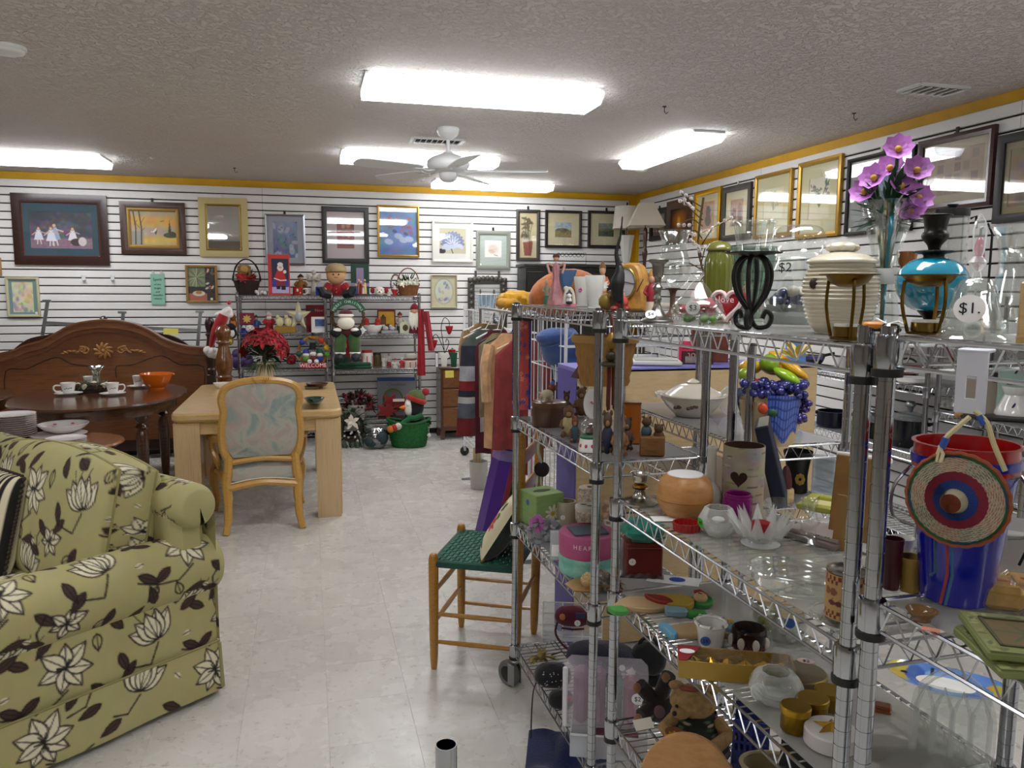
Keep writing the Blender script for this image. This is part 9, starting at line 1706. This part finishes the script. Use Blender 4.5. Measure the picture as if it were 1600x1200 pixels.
# ================ armoire and lamps in the far corner
def armoire():
 a=at_y(822,412,8.02);b=at_y(985,412,8.02);x0,x1=float(a[0]),float(b[0]);W=x1-x0;H=1.835;BKL=mt('#16140f',.4);t=thing('black_armoire','tall black wooden armoire against the slatted wall below the small landscapes','armoire',((x0+x1)/2,8.02,0));D=.36
 part('body',G().box((0,D/2,H/2-.02),(W,D,H-.04),b=.004),BKL,t);part('top',G().box((0,D/2-.01,H-.015),(W+.04,D+.02,.03),b=.006),mt('#2c2a28',.3),t)
 for s in(-1,1):o=part('door',G().box((s*W/4,-.008,H/2),(W/2-.02,.016,H-.16),b=.004),BKL,t);part('knob',G().ell((s*.04,-.024,H*.5),.012),BRASS,o)
 return H
AH=AH0=armoire()
def lamp(label,px,Y0,kind):
 c=at_y(px,412,Y0);AH=AH0 if kind==0 else 1.70;t=thing('table_lamp',label,'lamp',(c[0],Y0,AH+.001));z=lambda y:float(at_y(px,y,Y0)[2])-AH;k=depth(c)/F;SH=mt('#d8d4c8',.8)
 if kind==0:
  L(t,'base',[(.8,0),(.8,.06),(.4,.1),(.55,.3),(.8,.85),(.95,1.),(.4,1.),(0,1.)],mt('#d4d2cc',.3),28*k,z(368),8,sm=0);part('stem',G().cyl((0,0,z(368)),(0,0,z(320)),.006),BRASS,t);part('finial',G().ell((0,0,z(319)),(.01,.01,.02)),BLACK,t)
  r=21*k;part('drum_shade',G().lathe([(r*1.05,z(358)),(r*.9,z(323)),(r*.89,z(323)),(r*1.04,z(358))],36,cap=False),SH,t)
 else:
  L(t,'base',[(.9,0),(.9,.05),(.3,.1),(.22,.3),(.35,.5),(.22,.6),(.3,.9),(.14,1.),(0,1.)],wood('#4a2414','#33170c',.3),24*k,z(356),18);r=28*k;part('bell_shade',G().lathe([(r*1.4,z(354)),(r*1.0,z(345)),(r*.72,z(330)),(r*.58,z(318)),(r*.56,z(318)),(r*1.37,z(354))],4,Rz(.5),cap=False),mt('#cfc9b8',.8),t,ang=20);part('stem',G().cyl((0,0,z(356)),(0,0,z(322)),.006),BRASS,t)
def stand():
 c=at_y(1007,412,7.45);t=thing('lamp_pedestal','tall slim dark pedestal stand under the bell shade lamp','stand',(c[0],7.45,0));L(t,'column',[(.4,.02),(.3,.06),(.2,.1),(.2,.9),(.35,.97),(.4,.98)],MAHD,.3,1.70,16);L(t,'foot',[(1.,0),(1.,.02),(.4,.03),(0,.03)],MAHD,.3,1.70,20,sm=0);L(t,'top_plate',[(.8,.98),(.85,.985),(.85,1.),(0,1.)],MAHD,.3,1.70,20,sm=0)
stand()
lamp('table lamp with white drum shade and square white vase base',978,8.16,0);lamp('table lamp with square cream bell shade and dark turned stem',1007,7.45,1)
t=thing('wire_plant_stand','small black wire rack standing on the armoire','rack',(2.75,8.12,AH+.001));g=G();[g.tube([(-.14+.045*k+.02*math.cos(a),0,.1+.02*math.sin(a)) for a in np.linspace(0,2*PI,9)[:-1]],.003,5,True) for k in range(7)];g.tube([(-.17,0,0),(-.17,0,.1),(.17,0,.12),(.17,0,0)],.003,5);part('wire',g,IRON,t);part('foot_bar',G().cyl((-.17,0,.003),(.17,0,.003),.003),IRON,t)
# ================ white wire cart, bin and clothes
WW=mt('#e2e4e6',.35)
def wire_panel(g,p,u,v,nu,nv,r=.003):
 p,u,v=Vector(p),Vector(u),Vector(v)
 for k in range(nu+1):g.tube([p+u*(k/nu),p+u*(k/nu)+v],r,5)
 for k in range(nv+1):g.tube([p+v*(k/nv),p+v*(k/nv)+u],r*1.2,5)
 return g
def cart(name,label,c,sx,sy,h,tiers,wheels,nu=8):
 t=thing(name,label,'wire cart',(c[0],c[1],0));x,y=sx/2,sy/2;zb_=.16
 for nm,p,u in(('side_panel',(-x,-y,zb_),(sx,0,0)),('side_panel',(-x,y,zb_),(sx,0,0)),('side_panel',(-x,-y,zb_),(0,sy,0)),('side_panel',(x,-y,zb_),(0,sy,0))):part(nm,wire_panel(G(),p,u,(0,0,h-zb_),int(nu*(sx if u[0] else sy)/.5),5),WW,t)
 for z_ in tiers:part('wire_tray',wire_panel(G(),(-x,-y,z_),(sx,0,0),(0,sy,0),8,8),WW,t)
 for i in(-1,1):
  for j in(-1,1):
   part('corner_post',G().cyl((i*x,j*y,.08),(i*x,j*y,h+.03),.009,n=8),WW,t)
   if wheels:w=part('caster',G().lathe([(0,-.012),(.03,-.014),(.042,-.01),(.042,.01),(.03,.014),(0,.012)],18,T(i*x,j*y,.042)@Rx(PI/2)),mt('#1c1c1c',.6),t);part('fork',G().box((i*x,j*y,.07),(.03,.036,.05),b=.004),STEEL,w)
 return t
cart('wire_cart','tall white wire rolling cart behind the hanging clothes',(1.66,6.82),.5,.8,1.38,(.2,.75,1.2),True,6);cart('wire_bin','white wire tiered bin holding the rolled comforter',(1.56,3.88),.74,.62,1.43,(.3,.86,1.3),False,7)
def comforter():
 t=thing('comforter','rolled blue and white comforter in the white wire bin','comforter',(1.37,3.80,.865),.3);B1,B2=cloth('#5c7cb0','#46669c'),cloth('#c4ccd8','#a4b2c8');q=lambda k:(.10-.26*k,.02*k,.03+.44*k);[part('folded_band',G().tube([q(a),q((a+b)/2),q(b)],[.11,.135,.115],18,flat=.8).ell(q(b),(.115,.1,.05)),m_,t) for a,b,m_ in((0,.24,B2),(.24,.52,B1),(.52,.7,B2),(.7,1.,cloth('#3c5a94','#324c80')))];part('tie',G().tube([(q(.52)[0]+.125*math.cos(a),.01+.105*math.sin(a),q(.52)[2]) for a in np.linspace(0,2*PI,17)[:-1]],.009,6,True),B2,t)
comforter()
def pattern_pillow(label,c,rz,zz,cols,name='scroll_pillow'):
 t=thing(name,label,'pillow',(c[0],c[1],zz),rz);cv=Cv(90,90,cols[0]);r=random.Random(3)
 for k in range(40):x,y,q=r.random(),r.random(),r.uniform(.03,.07);cv.line([(x+q*(1-s/14)*math.cos(s*.6),y+q*(1-s/14)*math.sin(s*.6)) for s in range(12)],.018,cols[1])
 for s in(1,-1):wrap('cover',cv,(lambda s:lambda u,v:(-s*(u*2-1)*.2,s*.07*((1-(u*2-1)**4)*(1-(v*2-1)**4))**.5,.18+(v*2-1)*.18))(s),60,60,t,.9)
 part('welt',G().tube([(.2,0,0),(.2,0,.36),(-.2,0,.36),(-.2,0,0)],.006,6,True),cloth(cols[1]),t)
pattern_pillow('black and white scroll patterned pillow behind the comforter',(1.66,4.02),-.25,.866,('#dcdcdc','#14141c'))
def quilt_bag():
 t=thing('quilted_bag','orange quilted bag lying on top of the wire bin','bag',(1.30,3.95,1.436),-.1);g=G().ell((0,0,.12),(.19,.13,.12),22,14,Ry(-.25),lambda p:1+.02*math.sin(16*p[0])*math.sin(16*p[2]));part('body',g,cloth('#b5662a','#9a5220',30.),t);part('trim',G().tube([(.16,.05*math.cos(a),.13+.07*math.sin(a)) for a in np.linspace(0,2*PI,13)[:-1]],.012,6,True),cloth('#3c5c90'),t);part('strap',arch(.2,.07,.007,.17),cloth('#8a4a1c'),t)
quilt_bag()
t=thing('folded_linens','folded cream linens on top of the wire bin','linens',(1.70,3.85,1.436));[part('folded_cloth',G().box((.01*k,0,.02+.034*k),(.26,.3,.032),Rz(.08*k),.012),cloth(c_),t) for k,c_ in enumerate(('#cfc6b0','#d8d0c0'))]
t=thing('yellow_knit','mustard yellow knitted blanket heaped on the wire cart','blanket',(1.75,6.60,1.385));part('heap',G().ell((0,0,.085),(.17,.15,.09),24,14,None,lambda p:1+.13*math.sin(6*p[0]+4*p[2])*math.cos(7*p[1])),cloth('#d09a10','#b07c08',25.),t);part('fold',G().ell((-.08,-.06,.06),(.14,.12,.055),18,10,None,lambda p:1+.1*math.sin(9*p[0])),cloth('#c08a10'),t)
t=thing('wire_basket','small white wire basket with pale blue lining on the cart','basket',(1.47,6.56,1.385));g=G();[g.tube([(.07*math.cos(a),.07*math.sin(a),0),(.09*math.cos(a),.09*math.sin(a),.14)],.003,5) for a in np.linspace(0,2*PI,15)[:-1]];g.tube([(.09*math.cos(a),.09*math.sin(a),.14) for a in np.linspace(0,2*PI,21)[:-1]],.004,5,True);part('wire_frame',g,WW,t);L(t,'lining',[(.7,0),(.85,1.),(.82,1.),(.66,.05),(0,.05)],cloth('#a8c8e0'),.18,.13,18,sm=0)
def rail():
 t=thing('clothes_rail','chrome clothes rail stand carrying the hanging garments','clothes rail',(1.31,5.35,0));part('rail',G().cyl((.05,.96,1.42),(-.06,-1.15,1.42),.012,n=10),CHROME,t)
 for x,y in((.048,.92),(-.058,-1.12)):part('upright',G().cyl((x,y,.03),(x,y,1.42),.011,n=10),CHROME,t);part('foot',G().cyl((x-.16,y,.012),(x+.16,y,.012),.012,n=10),CHROME,t)
rail()
def garment(label,Y0,left_px,top_z,bot_z,hw,bands,seed,sleeve=True,taper=.0,dark=None):
 X0=float(at_y(left_px,600,Y0)[0]);xc=X0+hw;r=random.Random(seed);t=thing('garment',label,'clothing',(xc,Y0,bot_z),0.,'clothes on the rail');H_=top_z-bot_z
 xr=1.31+.0522*(Y0-5.35)-xc;part('hanger',G().tube(smooth_poly([(-hw*.95,0,H_-.06),(0,0,H_+.0),(hw*.95,0,H_-.06)],4),.006,6).tube([(0,0,H_),(xr*.4,0,H_+.05),(xr,0,1.43-bot_z),(xr+.015,0,1.44-bot_z)],.003,5),r.choice((WHITE,mt('#c8b890',.5),BLACK)),t)
 ph=r.uniform(0,6);zs=[b[0] for b in bands]+[1.]
 def fn(z0,z1,s):
  def q(u,v):
   zz=z0+(z1-z0)*v;sh=1 if zz<.86 else max(1-(zz-.86)/.14*.62,.3);w_=hw*(1+taper*(1-zz))*sh;x=(u*2-1);return(x*w_*s,s*(-.03*(1-x*x)**.5)+.016*math.sin(x*9+ph+2*zz)*(1.1-zz),zz*H_)
  return q
 for k,(z0,c_) in enumerate(bands):part('cloth_panel',G().grid(fn(z0,zs[k+1],1),22,8).grid(fn(z0,zs[k+1],-1),22,8),cloth(c_),t)
 if sleeve:part('sleeve',G().tube(smooth_poly([(-hw*.85,-.02,H_*.9),(-hw*1.02,-.04,H_*.7),(-hw*.98,-.05,H_*.42)],4),[.055]*5+[.05]*4,10,flat=.6),cloth(bands[-1][1]),t)
garment('tan corduroy jacket hanging at the far end of the rail',6.15,722,1.30,.62,.19,[(0,'#9a7a4c')],1);garment('khaki jacket with rolled collar on the rail',5.95,733,1.30,.48,.18,[(0,'#6a5c3c')],2);garment('grey navy and red striped dress on the rail',5.6,722,1.28,.50,.17,[(0,'#7a1820'),(.17,'#5c6470'),(.31,'#c4c4c4'),(.37,'#22283c'),(.43,'#8a1c24'),(.52,'#b4b6bc'),(.66,'#2c3040'),(.85,'#5a6460')],3,False,.25);garment('plum coloured dress between striped dress and peach trousers',5.35,742,1.29,.42,.16,[(0,'#5a1028')],4,False)
garment('olive draped blouse with white hanger on the rail',5.1,748,1.28,.72,.15,[(0,'#8a7c54')],5,False);garment('black and white striped top half hidden on the rail',5.2,750,1.26,.6,.14,[(.0,'#d8d8d8'),(.2,'#20222c'),(.4,'#d0d0d4'),(.6,'#20222c'),(.8,'#c8c8cc')],8,False)
garment('peach linen jacket hanging near the chrome shelf post',4.75,757,1.30,.58,.17,[(0,'#d8a878')],6);garment('brick red dress at the near end of the rail',4.5,774,1.28,.62,.17,[(0,'#8a2c2c')],7,False,.1);garment('coral red slip hanging below the peach jacket',4.9,768,1.26,.36,.14,[(0,'#b8484c')],9,False)
def scarf_strip():
 t,w_,h=hang('patterned_scarf','coral scarf with blue flower border hanging by the chrome post','scarf',(800,500,829,640),3.075);cv=Cv(40,150,'#c0504c');r=random.Random(4);cv.rect(0,0,.04,1,'#3c3c80').rect(.225,0,.27,1,'#3c3c80')
 for k in range(40):cv.flower(r.uniform(0,.27),r.random(),.03,r.choice(('#3a4088','#5a4a90','#d88a70')),5,'#c0504c')
 for s in(1,-1):wrap('cloth',cv,(lambda s:lambda u,v:(s*(u-.5)*w_,-s*.004+.008*math.sin(u*8+1),h*v))(s),30,110,t,.85)
 part('bar',G().box((0,0,h+.006),(w_*1.1,.02,.02),b=.003),BLACK,t)
scarf_strip()
def wrap_box(label,foot,top,Y0,w_,d,col,band,name='gift_wrap_box',txt=None):
 a=at_z(foot[0],foot[1],0.);a[2]=0;b=at_y(top[0],top[1],a[1]+.02);t=thing(name,label,'box',a);ln=Vector(b-a);M_=ln.to_track_quat('Z','Y').to_matrix().to_4x4()@Rz(random.uniform(-.2,.2));H_=ln.length
 part('carton',G().box((0,0,H_/2),(w_,d,H_),b=.003),mt(col,.4),t,M_);part('end_band',G().box((0,0,H_*.93),(w_*1.03,d*1.03,H_*.12)),mt(band,.4),t,M_);part('side_print',G().box((-w_*.2,-d*.505,H_*.5),(w_*.25,.002,H_*.7)),mt(band,.5),t,M_)
 if txt:text(txt,w_*.35,STICK,t,M_@T(w_*.12,-d*.515,H_*.45)@Ry(-PI/2))
wrap_box('long purple boxed wreath kit leaning against the clothes',(757,836),(788,700),0,.13,.09,'#4a1c86','#8a78b0',txt='7.5 feet Mahogany');wrap_box('narrow red gift wrap tube carton beside the purple box',(776,828),(799,706),0,.07,.06,'#a02838','#c86a70');wrap_box('narrow green gift wrap tube carton near the chrome post',(797,826),(806,742),0,.05,.05,'#3c8a2c','#7ab85c');wrap_box('slim dark blue and white boxed blind leaning behind the purple box',(790,812),(808,690),0,.06,.05,'#2c2c6c','#dcdce0')
t=thing('waste_bin','small white bin with rolled papers beside the clothes rail','bin',(1.28,5.98,0));L(t,'bin',[(.8,0),(.82,.02),(1,1),(.94,1),(.78,.04),(0,.04)],mt('#c4c2bc',.5),.15,.22,24,sm=0);[part('paper_roll',G().cyl((.02*k-.03,.01*k,.05),(.02*k-.03,.01*k,.33),.014,n=10),mt('#c8b48c',.7),t) for k in range(3)]
def spoon_rest():
 t,w_,h=hang('wooden_scoop','dark wooden scoop and ladle set hanging on the chair back post','utensils',(828,682,858,770),3.1);part('scoop',G().ell((w_*.1,0,h*.42),(w_*.4,.01,h*.14)),mt('#2c1c24',.5),t);part('handle',G().tube(smooth_poly([(w_*.1,0,h*.5),(-w_*.1,0,h*.8),(w_*.1,0,h),(w_*.3,0,h*.85)],4),.006,6),mt('#c8ccb8',.5),t);part('stems',G().tube([(-w_*.1,0,h*.35),(-w_*.2,0,0)],.004,5).tube([(w_*.05,0,h*.3),(w_*.1,0,0)],.004,5),WHITE,t)
spoon_rest()
# ================ goods on the shelves along the right wall
def xput(name,label,cat,box,zz,X0=3.28):
 x0,y0,x1,y1=box;c=at_x((x0+x1)/2,y1,X0);k=depth(c)/F;c[2]=zz;return thing(name,label,cat,c,-PI/2+.9),(x1-x0)*k,(y1-y0)*k
W1,W1b,W2,W2b=1.07+E0,.70+E0,.955+E0,.60+E0
t,w_,h=xput('wicker_tray','dark brown wicker bread basket on the wall shelf','basket',(1398,566,1434,600),W1);weave('basket_body',t,[(.8,0),(1,1)],14,mt('#3c1c14',.7),w_,h*.6,4,sy=.6);part('handle',arch(w_*.9,h*.5,.006,h*.5),mt('#3c1c14',.7),t)
t,w_,h=xput('glass_canister','small clear canister with round white sticker on the wall shelf','canister',(1432,560,1456,600),W1);L(t,'body',[(.9,0),(1,.04),(1,.85),(.8,.95),(0,1.)],GLS,w_,h,22,cap=False);sticker(t,T(0,-w_*.5,h*.6),.02,'')
t,w_,h=xput('baking_sheet','pale stacked plates on the wall shelf below the wicker basket','plates',(1402,592,1448,602),W1,3.2);L(t,'plates',[(.8,0),(1,.4),(1,1.),(0,.8)],WHITE,w_,.03,24,sm=0);part('rim',G().tube([(w_*.5*math.cos(a),w_*.5*math.sin(a),.03) for a in np.linspace(0,2*PI,21)[:-1]],.003,5,True),WHITE,t)
t,w_,h=xput('ramekin','white fluted ramekin on the wall shelf','ramekin',(1304,566,1326,586),W1);L(t,'body',[(.85,0),(1,.1),(1,1),(.92,1),(.9,.1),(0,.08)],PORC,w_,h,36,sm=0,wob=lambda a,z_:1+.025*math.cos(18*a));L(t,'rim',[(1.02,.94),(1.04,1.),(.9,1.)],PORC,w_,h,24,sm=0,cap=False)
t,w_,h=xput('black_iron','black handled skillet on the wall shelf','pan',(1256,558,1288,574),W1);L(t,'pan',BOWL,BLACK,w_,h,22);part('handle',G().tube([(w_*.4,0,h),(w_*.9,0,h*1.3)],.01,7),BLACK,t)
def pot(label,box,zz,col='#0e1014',lid=True):
 t,w_,h=xput('cooking_pot',label,'pot',box,zz);L(t,'body',[(.9,0),(1,.05),(1,.6),(.94,.6),(.94,.08),(0,.08)],mt(col,.25,coat=.3),w_,h,28,sm=0)
 if lid:L(t,'glass_lid',[(1.,.6),(.9,.68),(.4,.76),(0,.77)],film('#8a9090',.55,.05),w_,h,26);L(t,'knob',[(.12,.76),(.2,.86),(.3,.92),(.2,1.),(0,1.)],STEEL,w_,h,16)
 for s in(-1,1):part('side_handle',G().tube([(s*w_*.5,-.03,h*.5),(s*w_*.6,0,h*.52),(s*w_*.5,.03,h*.5)],.008,6),BLACK,t)
pot('black stock pot with glass lid and steel knob on the wall shelf',(1392,636,1444,706),W1b);pot('dark blue roasting pot on the wall shelf behind the plywood',(1276,636,1326,676),W1b,'#10142c',False);pot('black shallow casserole on the wall shelf',(1338,652,1388,694),W1b,'#121212')
t,w_,h=xput('ceramic_teapot','white ceramic pot with blue sprig and wide neck on the wall shelf','teapot',(1556,618,1610,666),W2,3.36);L(t,'body',[(.7,0),(.95,.06),(1.,.2),(.6,.7),(.62,.8),(.75,1.),(.7,1.),(.54,.75)],PORC,w_,h,30);handle(t,w_*.7,h,PORC,.008,1,.3,.85,.6);part('blue_sprig',G().ell((-w_*.1,-w_*.4,h*.4),(.006,.004,.022),8,6,Ry(.4)),mt('#24305c',.5),t)
t,w_,h=xput('cafe_sign','mint green sign board with black and red lettering on the wall shelf','sign',(1562,548,1640,640),W2,3.42);part('board',G().box((0,0,h/2),(w_,.015,h),b=.003),mt('#a8c4b4',.6),t);text('A',.1,INK,t,T(-w_*.1,-.009,h*.84));text('T',.06,INK,t,T(w_*.2,-.009,h*.56));text('C',.13,mt('#b01c20',.6),t,T(-w_*.28,-.009,h*.22));part('arrow',G().box((-w_*.15,-.009,h*.56),(w_*.4,.002,.006)),INK,t)
t,w_,h=xput('cardboard_carton','plain beige carton with a dark round logo on the wall shelf','box',(1508,566,1566,632),W2,3.38);part('carton',G().box((0,0,h/2),(w_,.16,h),b=.003),mt('#a89c8c',.7),t);part('round_logo',G().lathe([(0,0),(.025,0),(.025,.002),(0,.002)],18,T(w_*.15,-.081,h*.85)@Rx(PI/2)),mt('#3c2018',.6),t)
for k,b in enumerate(((1478,590,1500,628),(1464,596,1480,630))):t,w_,h=xput('glass_mug',('clear glass mug with handle on the wall shelf','plain clear drinking glass beside the glass mug on the wall shelf')[k],'glass',b,W2,3.3);L(t,'body',[(.9,0),(1,.04),(1,1),(.94,1),(.92,.08),(0,.06)],GLS,w_,h,22,sm=0,cap=False);(handle(t,w_,h,GLS,.006) if k==0 else part('thick_base',G().lathe([(0,.002),(w_*.42,.002),(w_*.42,.012),(0,.012)],18),GLS,t))
t,w_,h=xput('wrapped_bundle','purple items in crinkled clear wrap on the wall shelf','packet',(1496,634,1540,660),W2,3.36);part('contents',G().box((0,0,.03),(w_*.8,.1,.04),b=.01),mt('#5c2c70',.5),t);part('wrap',G().ell((0,0,.035),(w_*.5,.08,.045),20,12,None,lambda p:1+.1*math.sin(11*p[0])*math.cos(9*p[1])),film('#d8d8dc',.2,.04),t)
t,w_,h=xput('wood_knob_tray','dark serving tray with light wooden handle ends on the wall shelf','tray',(1500,652,1606,676),W2,3.21);part('tray',G().box((0,0,.01),(w_*.9,.1,.014),b=.004),mt('#26221f',.5),t);[part('wooden_end',G().ell((s*w_*.47,0,.016),(.02,.02,.018)),mt('#a87c50',.6),t) for s in(-1,1)]
for k in range(6):
 t,w_,h=xput('drinking_glass','clear stemless drinking glass in the row on the lower wall shelf','glass',(1530+26*(k%3),716+16*(k//3),1552+26*(k%3),764+16*(k//3)),W2b,3.36-.12*(k//3));t['group']='drinking glasses on the lower wall shelf';L(t,'body',[(.75,0),(.8,.03),(1,1),(.95,1),(.75,.08),(0,.06)],GLS,w_,h,20,sm=0,cap=False)
 # ================ small repeated bits that cannot be picked apart
for o in list(bpy.data.objects):
 if o.type=='MESH' and o.name.split('.')[0] in('crystal_beads','berry_cluster','sequins','stitching','needles','frosted_needles','pine_sprigs','greenery','foliage','fluff','fringe','woven_seat','tassel_strands','grapes','side_grapes','blue_stones','pink_sweets','green_sweets','shells','petals','strands','garland','lights','pine_spray','yellow_centres','heart_prints','snowman_prints','flower_decoration','printed_sprig','painted_flowers','lacy_rim','stripes','pattern','flower_centres','pine_cones','ribbon_flowers','leaves','contents','beard') and o.parent:o['kind']='stuff'
